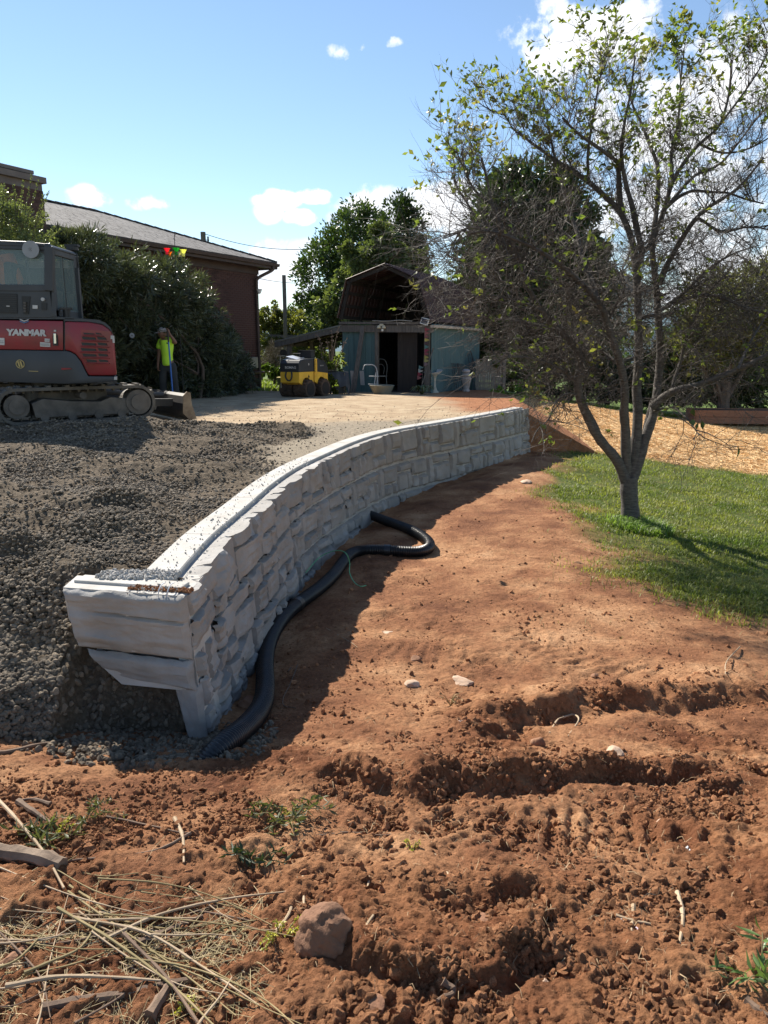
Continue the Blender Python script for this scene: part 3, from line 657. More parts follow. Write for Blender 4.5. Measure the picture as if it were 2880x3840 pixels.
    for o in W.children_recursive:
        if o.parent is W: o.matrix_parent_inverse = Matrix.Translation(-W.location)
        else: o.matrix_parent_inverse = Matrix.Identity(4)
    # ---- the wall's return at the near end: one full block over a tapered one
    def face_patch(name, c, parent, seed, amp=.014, n=46, m=28, crack=0):
        """c: four corners (top-left, top-right, bottom-right, bottom-left) of a rough block face"""
        c = [Vector(q) for q in c]; nrm = (c[1] - c[0]).cross(c[3] - c[0]).normalized() * -1
        u = np.linspace(0, 1, n + 1); v = np.linspace(0, 1, m + 1); U, V = np.meshgrid(u, v, indexing='ij')
        C = [np.array(q) for q in c]; P = (C[0] * ((1 - U) * (1 - V))[..., None] + C[1] * (U * (1 - V))[..., None] + C[2] * (U * V)[..., None] + C[3] * ((1 - U) * V)[..., None])
        w = (c[1] - c[0]).length; h = (c[3] - c[0]).length
        e = np.minimum(np.minimum(U, 1 - U) * w, np.minimum(V, 1 - V) * h) + .008 * fbm(U * 9, V * 6, seed, 3)
        O = .030 + amp * fbm(U * 2.2, V * 3.5, seed + 1, 4) - .6 * amp * np.abs(fbm(U * 1.6 + V * 1.2, V * 4 - U * .9, seed + 2, 4)) * 2
        O = np.maximum(O - .03 * sstep(.70, .98, V + .06 * fbm(U * 4, V, seed + 5, 2)), .006)
        if crack: O = O - .024 * np.exp(-((V - crack - .05 * U - .02 * fbm(U * 3, U * 0, seed + 6, 3)) / .022) ** 2) * sstep(.05, .5, U)
        O = O * sstep(-.004, .028, e) - .014 * sstep(.012, 0, e)
        P = P + np.array(nrm) * O[..., None]
        P[..., 0] += (.008 * fbm(U * 0, V * 7, seed + 8, 3)) * (U > .98); P[..., 2] += .006 * fbm(U * 8, V * 0, seed + 9, 3) * (V < .02)
        i = np.arange((n + 1) * (m + 1)).reshape(n + 1, m + 1); F = np.stack([i[:-1, :-1], i[:-1, 1:], i[1:, 1:], i[1:, :-1]], -1).reshape(-1, 4)
        o = npmesh(name, P.reshape(-1, 3), F, M_STONE, parent, smooth=True)
        try: o.data.set_sharp_from_angle(angle=R(30))
        except Exception: pass
        o.matrix_parent_inverse = Matrix.Identity(4); return o
    yA, yB = 3.575, 3.435
    xl, xr = -1.625, -.955
    # bodies as prisms running back under the gravel
    for bi, poly in enumerate(([(xl, 0.0), (xr - .06, 0.0), (xr - .05, -.315), (xl + .07, -.30), (xl + .012, -.16)],
                               [(xl + .12, -.362), (xr - .05, -.365), (xr - .03, -.49), (xr - .06, -.50), (xl + .28, -.50)])):
        yf = lambda x: yA + (yB - yA) * (x - xl) / (xr - xl) + (-.0 if bi == 0 else -.005)
        mb = MB(); mb.prism([(x, yf(x), z) for x, z in poly], (-.01, .20, 0))
        B = mb.build('block', M_CAP, W); B.matrix_parent_inverse = Matrix.Translation(-W.location)
        B['label'] = 'full block facing out at the near end of the wall' if bi == 0 else 'tapered block overhanging the hollow at the near end'
        if bi == 0:
            q = [(xl - .004, yf(xl) - .004, .0), (xr - .012, yf(xr) - .004, -.0), (xr - .004, yf(xr) - .004, -.336), (xl + .048, yf(xl) - .004, -.322)]
            face_patch('stone', q, B, 311, .014, 80, 54, crack=.34)
            # return's own coping, rubble strip
            mb = MB(); mb.box(((xl + xr) / 2 - .01, (yA + yB) / 2 + .135, .004), (.60, .10, .02), (0, 0, math.atan2(yB - yA, xr - xl)), bev=.006); c_ = mb.build('coping', M_CAP, B); c_.matrix_parent_inverse = Matrix.Identity(4)
        else:
            q = [(xl + .085, yf(xl) - .004, -.334), (xr + .0, yf(xr) - .004, -.346), (xr + .012, yf(xr) - .004, -.500), (xl + .265, yf(xl) - .004, -.506)]
            face_patch('stone', q, B, 331, .007, 70, 24)
    mb = MB(); mb.add([(-1.05, 3.475, -.004), (-.972, 3.455, -.004), (-.965, 3.80, -.004), (-1.05, 3.80, -.004), (-1.00, 3.475, -1.0), (-.898, 3.455, -1.0), (-.892, 3.80, -1.0), (-1.00, 3.80, -1.0)], [(0, 1, 2, 3), (4, 5, 6, 7), (0, 1, 5, 4), (1, 2, 6, 5), (2, 3, 7, 6), (3, 0, 4, 7)]); B = mb.build('corner_block', M_CAP, W); B.matrix_parent_inverse = Matrix.Translation(-W.location)
    # footing corner stones under the overhang
    mb = MB(); mb.prism([(-1.07, 3.50, -.476), (-.935, 3.47, -.476), (-.905, 3.46, -1.05), (-.97, 3.50, -1.05)], (0, .19, 0)); B = mb.build('block', M_CAP, W); B.matrix_parent_inverse = Matrix.Translation(-W.location)
    face_patch('stone', [(-1.075, 3.485, -.474), (-.925, 3.455, -.474), (-.895, 3.44, -1.0), (-.965, 3.465, -1.0)], B, 351, .012, 20, 50)
build_wall()
def wall_trim():
    # clear tape curled over the coping, and soil crumbs
    t = thing('plastic_strap', 'short clear plastic strap curled over the corner of the end block', 'strap', (-1.10, 3.50, .02))
    m = mat('clear_strap', (.75, .75, .75), (.6, .6, .6), rough=.3)
    mb = MB()
    for dx in (0, .045):
        mb.tube(smoothpath([(dx, .05, .012), (dx, .0, .02), (dx - .004, -.045, .004), (dx - .006, -.055, -.035)], 5), .0035, 5)
    mb.build('strap_edge', m, t)
wall_trim()
# soil crumbs on the end block
def crumbs():
    rs = np.random.RandomState(31); n = 500; x = -1.28 + rs.rand(n) * .33; y = 3.475 + (1 - (x + 1.5) / .55) * .10 + rs.rand(n) * .06; s = .004 + .006 * rs.rand(n) ** 2
    cd = VCOL['clod']; scatter('soil_crumbs', np.stack([x, y, np.full(n, .004) + s * .3], 1), rs.rand(n, 3) * 6, np.stack([s, s, s * .7], 1), cd, 'dark red soil crumbs lying on top of the end block', 'soil')
    n = 420; t = rs.rand(n) ** 1.5 * 4.5; P = WP.at(t, np.full(n, .0), -.04 - rs.rand(n) * .26); s = .003 + .007 * rs.rand(n) ** 2.5
    n2 = 420; P2 = np.stack([-1.50 + rs.rand(n2) * .42, 3.66 + rs.rand(n2) * .14, np.full(n2, .012)], 1); s2 = .006 + .012 * rs.rand(n2)
    P = np.concatenate([P, P2]); s = np.concatenate([s, s2]); P[:, 2] = np.maximum(P[:, 2], .012) + s * .4; n = len(s)
    scatter('chips', P, rs.rand(n, 3) * 6, np.stack([s, s, s * .7], 1), variants('chip', [rock_mesh(90 + i, 1) for i in range(4)], M_CAP), 'small stone chips littering the top of the wall', 'gravel')
crumbs()
# ================================================================ corrugated drain pipe
def build_pipe():
    T = thing('drain_pipe', 'long black corrugated plastic drain pipe snaking from the wall along its foot', 'pipe', (-.42, 9.1, -.9))
    ctl = [(770, 0, 1108), (800, 0, 1113), (830, 0, 1125), (860, 0, 1133), (890, 0, 1145), (915, 0, 1158), (930, 0, 1172), (932, 0, 1184), (915, 0, 1192), (890, 0, 1192), (860, 0, 1190), (815, 0, 1187), (775, 0, 1186), (752, 0, 1195), (740, 0, 1215), (722, 0, 1243), (690, 0, 1272), (650, 0, 1297), (615, 0, 1325), (590, 0, 1360), (574, 0, 1400), (570, 0, 1440), (575, 0, 1480), (572, 0, 1515), (556, 0, 1548), (525, 0, 1580), (492, 0, 1603), (462, 0, 1622)]
    pts = []
    for px, _, py in ctl:
        q = onz(px * 1.736, py * 1.736, -.86); z = tz(q.x, q.y)
        for _i in range(3): q = onz(px * 1.736, py * 1.736, z + .06); z = tz(q.x, q.y)
        pts.append(Vector((q.x, q.y, z + .058)))
    for i, (dx, dz) in enumerate([(0, .03), (0, .02)]): pts[i].z += dz
    f0 = pts[0]; pts = [Vector((f0.x - .22, f0.y + .18, f0.z + .03))] + pts; pts[-1].z -= .03; pts.append(pts[-1] + Vector((-.10, -.06, -.10)))
    sm = [pts[0]] + [(pts[i - 1] + pts[i] * 2 + pts[i + 1]) / 4 for i in range(1, len(pts) - 1)] + [pts[-1]]
    path = smoothpath(sm, 40); l = [0]
    for a, b in zip(path[:-1], path[1:]): l.append(l[-1] + (b - a).length)
    l = np.array(l); A = np.array([tuple(p) for p in path]); pitch = .0180; nn = int(l[-1] / (pitch / 4)); t = np.linspace(0, l[-1], nn); C = np.stack([np.interp(t, l, A[:, k]) for k in range(3)], 1)
    k9 = np.ones(31) / 31; C = np.stack([np.convolve(np.pad(C[:, k], 15, 'edge'), k9, 'valid') for k in range(3)], 1)
    D = np.gradient(C, axis=0); D /= np.linalg.norm(D, axis=1)[:, None]; up = np.array([0, 0, 1.0]); X = np.cross(D, up); X /= np.linalg.norm(X, axis=1)[:, None]; Y = np.cross(X, D)
    ph = (np.arange(nn) % 4); r = np.where((ph == 1) | (ph == 2), .0600, .0475); S = 18; a = np.arange(S) * 2 * np.pi / S
    V = C[:, None] + (X[:, None] * np.cos(a)[None, :, None] + Y[:, None] * np.sin(a)[None, :, None]) * r[:, None, None]
    i = np.arange(nn * S).reshape(nn, S); j = np.roll(i, -1, 1); F = np.stack([i[:-1], j[:-1], j[1:], i[1:]], -1).reshape(-1, 4)
    mp = mat('black_plastic', (.012, .013, .015), (.055, .036, .026), contrast=(.5, .8), scale=6, rough=.38, spec=.5, bump=.0006, bscale=90)
    o = npmesh('corrugated_tube', V.reshape(-1, 3), F, mp, T); o.matrix_parent_inverse = Matrix.Translation(-T.location)
    # coupling bands
    for f in (.36, .62):
        q = int(nn * f); mb = MB(); mb.tube([C[q] + D[q] * d for d in (-.035, 0, .035)], .0625, 18); c = mb.build('coupling', mp, T, smooth=True); c.matrix_parent_inverse = Matrix.Translation(-T.location)
build_pipe()
def green_cord():
    pts = [(660, 1228), (690, 1195), (722, 1181), (745, 1184), (755, 1205), (755, 1228), (765, 1248), (779, 1257), (791, 1255)]; hs = [.08, .16, .24, .26, .16, .08, .03, .02, .02]; P = []
    for (a, b), h in zip(pts, hs):
        q = onz(a * 1.736, b * 1.736, -.85 + h); P.append((q.x, q.y, max(tz(q.x, q.y) + .01, -.85 + h - .04)))
    o = MB().tube(smoothpath(P, 8), .0042, 5).build('cord', mat('green_cord', (.08, .32, .16), (.10, .40, .2), rough=.5), smooth=True)
    tag(o, 'thin green cord looped over the black drain pipe', 'cord')
green_cord()
# ================================================================ brick house
def build_house():
    C = Vector((-4.01, 24.5, -.29)); a = Vector((-.462, -.887, 0)).normalized(); n = Vector((.887, -.462, 0)).normalized()  # a: along wall to the camera, n: outwards
    inn = -n; TOP = 3.76; LEN = 14.2
    T = thing('brick_house', 'dark brick house with grey shingle hip roof and tall chimney behind the big bush', 'house', C)
    def put(o, p=None): o.parent = p or T; o.matrix_parent_inverse = Matrix.Translation(-T.location) if (p is None or p is T) else Matrix.Identity(4); return o
    m_br = mat('house_brick', (.062, .030, .025), (.105, .052, .042), scale=2.5, rough=.85, island=.25, bump=.003, bscale=60)
    m_mo = mat('mortar', (.15, .125, .115), (.19, .165, .15), rough=.95)
    m_trim = mat('brown_trim', (.055, .035, .028), (.075, .05, .04), rough=.55)
    m_sh = mat('shingle', (.085, .080, .078), (.16, .15, .145), scale=4, rough=.9, island=.3, bump=.003, bscale=70)
    mb = MB(); z0 = -.7; W_ = 8.0
    mb.prism([C + Vector((0, 0, z0)) - n * .02, C + a * LEN + Vector((0, 0, z0)) - n * .02, C + a * LEN + inn * W_ + Vector((0, 0, z0)), C + inn * W_ + Vector((0, 0, z0))], (0, 0, TOP - z0))
    put(mb.build('wall', m_mo, T))
    # bricks: the three hundred nearest the corner on their own, the rest as one part
    bl, bh, jt = .2, .0665, .0095
    M = Matrix((a, n, Vector((0, 0, 1)))).transposed()
    bm = MB().box((0, 0, 0), (bl - jt, .03, bh - jt)); proto = None; rest = MB(); cnt = 0; rows = int((TOP + .3) / bh)
    vis = []
    for r in range(rows):
        z = C.z - .1 + (r + .5) * bh; off = bl / 2 if r % 2 else 0
        for c in range(int(LEN / bl)):
            s = c * bl + off + bl / 2
            if s > LEN - .1: continue
            # door/window hole near the corner and the high window
            if 1.05 < s < 1.75 and z < 1.55: continue
            if 5.7 < s < 7.5 and 2.4 < z < 3.35: continue
            vis.append((s, z))
    vis.sort(key=lambda q: q[0] + (0 if q[1] > .3 else 3))
    for k, (s, z) in enumerate(vis):
        p = C + a * s + n * .004 + Vector((0, 0, z - C.z))
        if k < 300:
            if proto is None:
                proto = bm.build('brick', m_br, T); proto.matrix_parent_inverse = Matrix.Identity(4); o = proto
            else:
                o = proto.copy(); COL.objects.link(o); o.parent = T
            o.matrix_local = Matrix.Translation(p - T.location) @ M.to_4x4()
        elif z > 0.2 or s < 3: rest.box(p, (bl - jt, .03, bh - jt), M)
    # end wall bricks edge (toothed corner silhouette)
    for r in range(rows):
        z = C.z - .1 + (r + .5) * bh
        rest.box(C + inn * (.1 if r % 2 else .05) + Vector((0, 0, z - C.z)) - a * .006, (.012, .2 if r % 2 else .1, bh - jt), M)
    o = put(rest.build('bricks', m_br, T)); o['kind'] = 'stuff'
    # doorway and window
    m_dk = mat('dark_glass', (.02, .025, .03), (.03, .035, .04), rough=.12, spec=.6); m_wh = mat('white_paint', (.75, .74, .70), (.68, .67, .63), rough=.5)
    D = put(MB().box(C + a * 1.4 + Vector((0, 0, .85)) + n * .0, (.66, .05, 1.55), M).build('door', mat('dark_door', (.03, .028, .03), rough=.5), T))
    for s in (1.05, 1.75): put(MB().box(C + a * s + n * .02 + Vector((0, 0, .85)), (.06, .06, 1.62), M).build('door_frame', m_trim, D), D)
    Wn = put(MB().box(C + a * 6.6 + n * .0 + Vector((0, 0, 3.15)), (1.7, .04, .86), M).build('window', m_dk, T))
    put(MB().box(C + a * 6.6 + n * .03 + Vector((0, 0, 3.58)), (1.76, .05, .06), M).box(C + a * 6.6 + n * .03 + Vector((0, 0, 2.72)), (1.76, .05, .06), M).box(C + a * 5.74 + n * .03 + Vector((0, 0, 3.15)), (.05, .05, .86), M).box(C + a * 7.46 + n * .03 + Vector((0, 0, 3.15)), (.05, .05, .86), M).build('window_frame', m_wh, Wn), Wn)
    # roof: hip at the far end
    ov = .45; ez = TOP + .02; E = C + n * ov - a * ov; E.z = ez
    hw = 3.75; rise = 1.27; ap = E + a * hw + inn * hw; ap.z = ez + rise
    E2 = C + n * ov + a * (LEN + .4); E2.z = ez; ap2 = E2 + inn * hw; ap2.z = ez + rise
    B1 = E + inn * (2 * hw); B2 = E2 + inn * (2 * hw)
    th = Vector((0, 0, .05)); mb = MB()
    mb.add([E, E2, ap2, ap, B1, B2], [(0, 1, 2, 3), (0, 3, 4), (4, 3, 2, 5), (1, 5, 2), (0, 4, 5, 1)]); rf = put(mb.build('roof', m_sh, T))
    sh = MB(); nr = 26; sl = Vector((inn * hw)) + Vector((0, 0, rise)); sl_n = sl.cross(a).normalized(); sl_n = sl_n if sl_n.z > 0 else -sl_n; su = sl.normalized()
    rr = random.Random(3); Ls = sl.length; Ms = Matrix((a, su, sl_n)).transposed()
    for r in range(nr):
        f = (r + .5) / nr; s0 = hw * f * 1.0; s = s0 - .1 + (r % 2) * .12
        while s < LEN + .8:
            w = rr.uniform(.16, .34); p = E + a * (s + w / 2) + sl * f + sl_n * (.012 + rr.uniform(0, .005)); sh.box(p, (w - .012, Ls / nr * 1.05, .014), Ms @ Euler((.06, 0, 0)).to_matrix()); s += w
    o = put(sh.build('shingles', m_sh, T)); o['kind'] = 'stuff'
    # far hip face shingles, ridge and hip caps
    cp = MB(); 
    for p, q in ((E, ap), (ap, ap2)):
        k = int((q - p).length / .28)
        for i in range(k): cp.beam(p.lerp(q, i / k) + Vector((0, 0, .03)), p.lerp(q, (i + 1.15) / k) + Vector((0, 0, .045)), .20, .025)
    put(cp.build('ridge_caps', m_sh, T))
    # soffit, fascia, gutter
    mb = MB(); mb.beam(E + Vector((0, 0, -.10)), E2 + Vector((0, 0, -.10)), .03, .19); mb.beam(E + Vector((0, 0, -.10)), B1 + Vector((0, 0, -.10)), .03, .19); put(mb.build('fascia', m_trim, T))
    g = MB(); pr = [(0, 0), (.10, .015), (.12, .09), (.105, .09), (.09, .02), (.01, .015), (.01, .09), (0, .09)]
    g.prism([E + n * x + Vector((0, 0, -.13 + z)) for x, z in pr], (E2 - E)); put(g.build('gutter', m_trim, T))
    mb = MB(); mb.prism([C - a * ov + Vector((0, 0, TOP - C.z - .13)), C - a * ov + n * ov + Vector((0, 0, TOP - C.z - .13)), E2 + Vector((0, 0, -.15)), E2 - n * ov + Vector((0, 0, -.15))], (0, 0, .02)); put(mb.build('soffit', m_trim, T))
    mb = MB(); mb.beam(C - a * .02 + n * .02 + Vector((0, 0, TOP - C.z - .24)), C + a * LEN + n * .02 + Vector((0, 0, TOP - C.z - .24)), .04, .22); put(mb.build('frieze_board', m_trim, T))
    # downspout
    mb = MB(); q = C + n * .09 + a * .18
    mb.tube(smoothpath([q + n * .40 - a * .35 + Vector((0, 0, 3.95)), q + n * .38 - a * .33 + Vector((0, 0, 3.83)), q + n * .05 - a * .02 + Vector((0, 0, 3.58)), q + Vector((0, 0, 3.4))], 5) + [q + Vector((0, 0, .1))], .05, 8); put(mb.build('downspout', m_trim, T, smooth=True))
    fl = put(MB().lathe([(.03, 0), (.06, .05), (.09, .14), (.07, .15)], q + n * .1 + Vector((0, 0, 3.1)), 10).build('floodlight', m_wh, T))
    bx = put(MB().box(C + a * .55 + n * .10 + Vector((0, 0, .98)), (.42, .14, .34), M, bev=.02).build('utility_box', mat('beige_metal', (.36, .34, .26), (.30, .28, .22), rough=.6), T))
    mb = MB(); mb.tube([C + a * .9 + n * .1 + Vector((0, 0, .68)), C - a * .05 + n * .1 + Vector((0, 0, .66))], .045, 8); mb.tube([C + a * .5 + n * .1 + Vector((0, 0, .66)), C + a * .5 + n * .1 + Vector((0, 0, .02))], .025, 8); put(mb.build('pipework', m_trim, T))
    # chimney: stands out from the wall, shoulders in front
    dp = .75; wd = 2.6; pc = onp(152, 640, C + n * (dp - .05), n); c0 = C + a * ((pc - C).dot(a) - .12); ct = onp(150, 612, C + n * dp, n).z - .2; mb = MB()
    mb.prism([c0 + n * .0, c0 + a * wd, c0 + a * wd + n * dp, c0 + n * dp], (0, 0, 3.05)); mb.prism([c0 + a * .12 + n * .05 + Vector((0, 0, 3.05)), c0 + a * (wd - .12) + n * .05 + Vector((0, 0, 3.05)), c0 + a * (wd - .12) + n * (dp - .05) + Vector((0, 0, 3.05)), c0 + a * .12 + n * (dp - .05) + Vector((0, 0, 3.05))], (0, 0, ct - 3.05 + .14))
    ch = put(mb.build('chimney', m_mo, T)); mb = MB(); z = 3.0; k = 0
    while z < ct - .02:
        for face in range(2):
            L_ = wd - .24 if face == 0 else dp - .1; s = -.1 if k % 2 else 0
            while s < L_:
                w = min(.19, L_ - s); s1 = max(s, 0); w = s + w - s1
                if w > .03:
                    if face == 0: mb.box(c0 + a * (.12 + s1 + w / 2) + n * (dp - .05) + Vector((0, 0, z)), (w, .03, .057), M)
                    else: mb.box(c0 + a * .12 + n * (.05 + s1 + w / 2) + Vector((0, 0, z)), (.03, w, .057), M)
                s += .2
        z += .0665; k += 1
    o = put(mb.build('bricks', m_br, ch), ch); o['kind'] = 'stuff'
    mb = MB(); mm = c0 + a * wd / 2 + n * dp / 2; mb.box(mm + Vector((0, 0, ct + .16)), (wd - .12, dp + .06, .12), M); mb.box(mm + Vector((0, 0, ct + .30)), (wd - .5, dp - .2, .07), M); put(mb.build('chimney_cap', m_mo, ch), ch)
    mb = MB(); s_ = c0 + n * .0
    mb.add([c0 + n * .45 + Vector((0, 0, 3.66)), c0 - a * .55 + n * .45 + Vector((0, 0, 3.66)), c0 - a * .02 + Vector((0, 0, 3.80 + .35)) - n * .5, c0 + Vector((0, 0, 3.68)) - n * .0], [(0, 1, 2, 3)]); put(mb.build('flashing', mat('flashing', (.10, .10, .11), rough=.4, metal=.6), ch), ch)
build_house()
# ================================================================ barn
def build_barn():
    A0 = onp(1287, 1480, (0, 22.4, 0), Vector((.39, .92, 0)).normalized()); A0.z = -.13     # front left corner
    f = Vector((.921, -.390, 0)); s = Vector((.390, .921, 0)); FN = s
    def on_front(px, py): return onp(px, py, A0, FN)
    FR = on_front(1618, 1490); Wd = (FR - A0).dot(f); 
    T = thing('barn', 'old open-fronted barn with teal walls and a rusty gambrel metal roof', 'barn', A0)
    def put(o, p=None): o.parent = p or T; o.matrix_parent_inverse = Matrix.Translation(-T.location) if (p is None or p is T) else Matrix.Identity(4); return o
    zb = -.35; L = 5.0; EZ = on_front(1290, 1215).z
    kl = on_front(1305, 1050); kr = on_front(1575, 1047); pk = on_front(1450, 990); el = on_front(1273, 1193); er = on_front(1622, 1205)
    def q(p): return ((p - A0).dot(f), p.z)
    KL, KR, PK, EL, ER = map(q, (kl, kr, pk, el, er)); 
    def P3(u, z, w=0): return A0 + f * u + s * w + Vector((0, 0, z - A0.z))
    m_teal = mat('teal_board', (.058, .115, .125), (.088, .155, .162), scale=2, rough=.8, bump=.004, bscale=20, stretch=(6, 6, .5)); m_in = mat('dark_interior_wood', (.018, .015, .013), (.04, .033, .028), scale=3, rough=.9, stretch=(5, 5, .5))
    m_rust = mat('rusty_roof_metal', (.034, .013, .012), (.066, .025, .021), scale=3, rough=.55, bump=.002, metal=.25); m_wd = mat('grey_wood', (.085, .075, .068), (.15, .135, .12), scale=5, rough=.9, bump=.004, stretch=(6, 6, .8))
    # walls: boards, parts
    def boards(u0, u1, z0, z1, w, side=False, bw=.20):
        k = max(1, round((u1 - u0) / bw)); d = (u1 - u0) / k; pr = None
        for i in range(k):
            c = P3(u0 + (i + .5) * d, (z0 + z1) / 2, w) if not side else P3(w, (z0 + z1) / 2, u0 + (i + .5) * d)
            M = Matrix((f, s, Vector((0, 0, 1)))).transposed()
            dim = (d - .008, .022, z1 - z0) if not side else (.022, d - .008, z1 - z0)
            o = MB().box(c + (s if not side else f) * random.uniform(-.003, .003), dim, M).build('board', m_teal, T); put(o)
    dl = q(on_front(1415, 1400))[0]; dr = q(on_front(1597, 1400))[0]; dt = on_front(1450, 1232).z
    boards(0, dl, zb, dt + .02, .01); boards(0, L, zb, EZ - .03, Wd - .02, True)
    # back wall & left wall & floor, dark
    mb = MB(); M = Matrix((f, s, Vector((0, 0, 1)))).transposed()
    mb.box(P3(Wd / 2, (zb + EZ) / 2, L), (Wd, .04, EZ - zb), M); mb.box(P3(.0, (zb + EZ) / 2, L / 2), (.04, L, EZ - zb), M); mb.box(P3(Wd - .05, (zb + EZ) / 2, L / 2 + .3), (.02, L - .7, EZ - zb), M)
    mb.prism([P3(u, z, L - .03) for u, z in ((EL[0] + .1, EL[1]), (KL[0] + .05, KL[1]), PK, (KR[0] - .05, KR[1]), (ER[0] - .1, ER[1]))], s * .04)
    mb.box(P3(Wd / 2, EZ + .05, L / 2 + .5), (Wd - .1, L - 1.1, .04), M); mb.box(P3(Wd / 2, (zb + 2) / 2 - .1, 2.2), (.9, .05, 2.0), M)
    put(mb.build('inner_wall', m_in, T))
    put(MB().box(P3(Wd / 2, -.14, L / 2 + .1), (Wd - .1, L, .04), M).build('floor', mat('barn_floor', (.06, .045, .035), rough=.95), T))
    # frame
    for u, w_ in ((dl, .10), (dr + .05, .14)): put(MB().box(P3(u, (zb + dt) / 2, -.02), (w_, .10, dt - zb), M).build('post', m_wd, T))
    mb = MB(); put(MB().beam(P3(-.05, EZ - .13, -.06), P3(Wd + .05, EZ - .17, -.06), .06, .20).build('lintel', m_wd, T)); put(MB().beam(P3(-.05, EZ + .03, -.08), P3(Wd - .1, EZ - .01, -.08), .10, .07).build('beam', m_wd, T))
    # sliding door half open inside
    put(MB().box(P3(dl + .55 * (dr - dl), .86, .30), (.62, .03, 1.98), M).build('door', mat('brown_door', (.022, .016, .014), (.035, .026, .022), rough=.7, stretch=(5, 5, .5)), T))
    # roof panels: ribs and sheets
    oh = -.18
    segs = [(EL, KL, 'l'), (KL, PK, 'l'), (PK, KR, 'r'), (KR, ER, 'r')]; pw = .24
    for (a0, a1, sd_) in segs:
        k = int((L + .35) / pw)
        for i in range(k):
            w0 = oh + i * pw; p00 = P3(a0[0], a0[1], w0); p01 = P3(a1[0], a1[1], w0); up = (p01 - p00); nn_ = up.cross(s).normalized(); nn_ = nn_ if nn_.z > 0 else -nn_
            gap = .016 if (a0 is EL) else .0
            x = [(0 + gap, 0), (.03, 0), (.05, .022), (.075, .022), (.095, 0), (.16, 0), (.17, .008), (.18, 0), (pw, 0)]
            vs = []; 
            for (dx, hz_) in x: vs += [p00 + s * dx + nn_ * hz_, p01 + s * dx + nn_ * hz_]
            vs2 = [v - nn_ * .006 for v in vs]; n2 = len(vs)
            fs = [(j * 2, j * 2 + 2, j * 2 + 3, j * 2 + 1) for j in range(len(x) - 1)] + [(n2 + j * 2, n2 + j * 2 + 1, n2 + j * 2 + 3, n2 + j * 2 + 2) for j in range(len(x) - 1)]
            fs += [(j * 2, n2 + j * 2, n2 + j * 2 + 2, j * 2 + 2) for j in range(len(x) - 1)] + [(j * 2 + 1, j * 2 + 3, n2 + j * 2 + 3, n2 + j * 2 + 1) for j in range(len(x) - 1)]
            put(MB().add(vs + vs2, fs).build('roof_panel', m_rust, T))
    # purlins and rafters seen from inside
    for (a0, a1, sd_) in segs:
        for t in ((.05, .35, .68, .95) if a1 is KL or a0 is KR else (.1, .9)):
            u = a0[0] + (a1[0] - a0[0]) * t; z = a0[1] + (a1[1] - a0[1]) * t; c = .06 if sd_ == 'l' else -.06
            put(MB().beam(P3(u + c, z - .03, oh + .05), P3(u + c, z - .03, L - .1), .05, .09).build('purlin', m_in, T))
        for w in (-.06, 1.3, 2.6, 3.9):
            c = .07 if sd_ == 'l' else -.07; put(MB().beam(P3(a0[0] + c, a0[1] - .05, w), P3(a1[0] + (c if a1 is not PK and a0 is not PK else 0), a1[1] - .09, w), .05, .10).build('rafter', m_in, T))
    # right eave board
    put(MB().beam(P3(Wd + .07, EZ - .10, -.16), P3(Wd + .07, EZ - .10, L + .1), .16, .07).build('eave_board', mat('pale_board', (.42, .36, .30), (.52, .46, .38), rough=.8), T))
    # white vent slab at gable
    put(MB().box(P3(KR[0] + .13, EZ + .62, .05), (.05, .06, .16), M).build('bracket', mat('white_paint', (.7, .7, .7)), T))
    wp = MB().tube(smoothpath([P3(1.05, EZ + .08, -.15), P3(1.5, EZ + .06, -.15), P3(1.9, EZ + .08, -.15), P3(2.3, EZ + .05, -.15)], 4), .012, 5); put(wp.build('wire', mat('pale_wire', (.4, .38, .34)), T))
    # ---- lean-to on the left
    ro = on_front(1035, 1283); RO = q(ro); 
    rt = (0.0, on_front(1285, 1222).z); w0, w1 = -.1, 4.2
    vs = [P3(RO[0], RO[1], w0), P3(rt[0], rt[1], w0), P3(rt[0], rt[1], w1), P3(RO[0], RO[1], w1)]
    lt = put(MB().prism(vs, (0, 0, .035)).build('lean_to_roof', mat('lean_to_metal', (.18, .18, .18), (.26, .26, .26), rough=.5, metal=.3), T))
    put(MB().beam(P3(RO[0], RO[1] - .09, w0 + .02), P3(rt[0], rt[1] - .09, w0 + .02), .04, .15).build('fascia', m_wd, T)); put(MB().beam(P3(RO[0] + .05, RO[1] - .07, w0), P3(RO[0] + .05, RO[1] - .07, w1), .05, .13).build('fascia', m_wd, T))
    for u, w in ((RO[0] + .42, .1), (RO[0] + .42, 1.6), (RO[0] + .42, 3.0), (RO[0] + .5, 4.1), (RO[0] + 1.5, 4.1)):
        zz = RO[1] + (rt[1] - RO[1]) * ((u - RO[0]) / (rt[0] - RO[0])) - .05
        put(MB().box(P3(u, (zz + zb) / 2, w), (.13, .13, zz - zb), M).build('post', m_wd, T))
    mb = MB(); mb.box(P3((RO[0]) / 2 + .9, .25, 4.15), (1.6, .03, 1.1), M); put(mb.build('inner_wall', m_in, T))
    for w in (1., 2., 3.): put(MB().beam(P3(RO[0], RO[1] - .05, w), P3(rt[0], rt[1] - .05, w), .05, .09).build('rafter', m_in, T))
    put(MB().lathe([(.05, -.02), (.11, -.02), (.11, .02), (.05, .02)], P3(RO[0] + .26, RO[1] - .33, .0), 14, 'Y').build('pulley', m_in, T))
    # ---- items on and about the barn
    # street sign
    sg0 = on_front(1304, 1218); sg1 = on_front(1392, 1233); u0, z1_ = q(sg0); u1, z0_ = q(sg1); sgn = thing('street_sign', 'green street name sign nailed above the teal wall, partly hidden by a leaning board', 'sign', P3(u0, z0_, -.03))
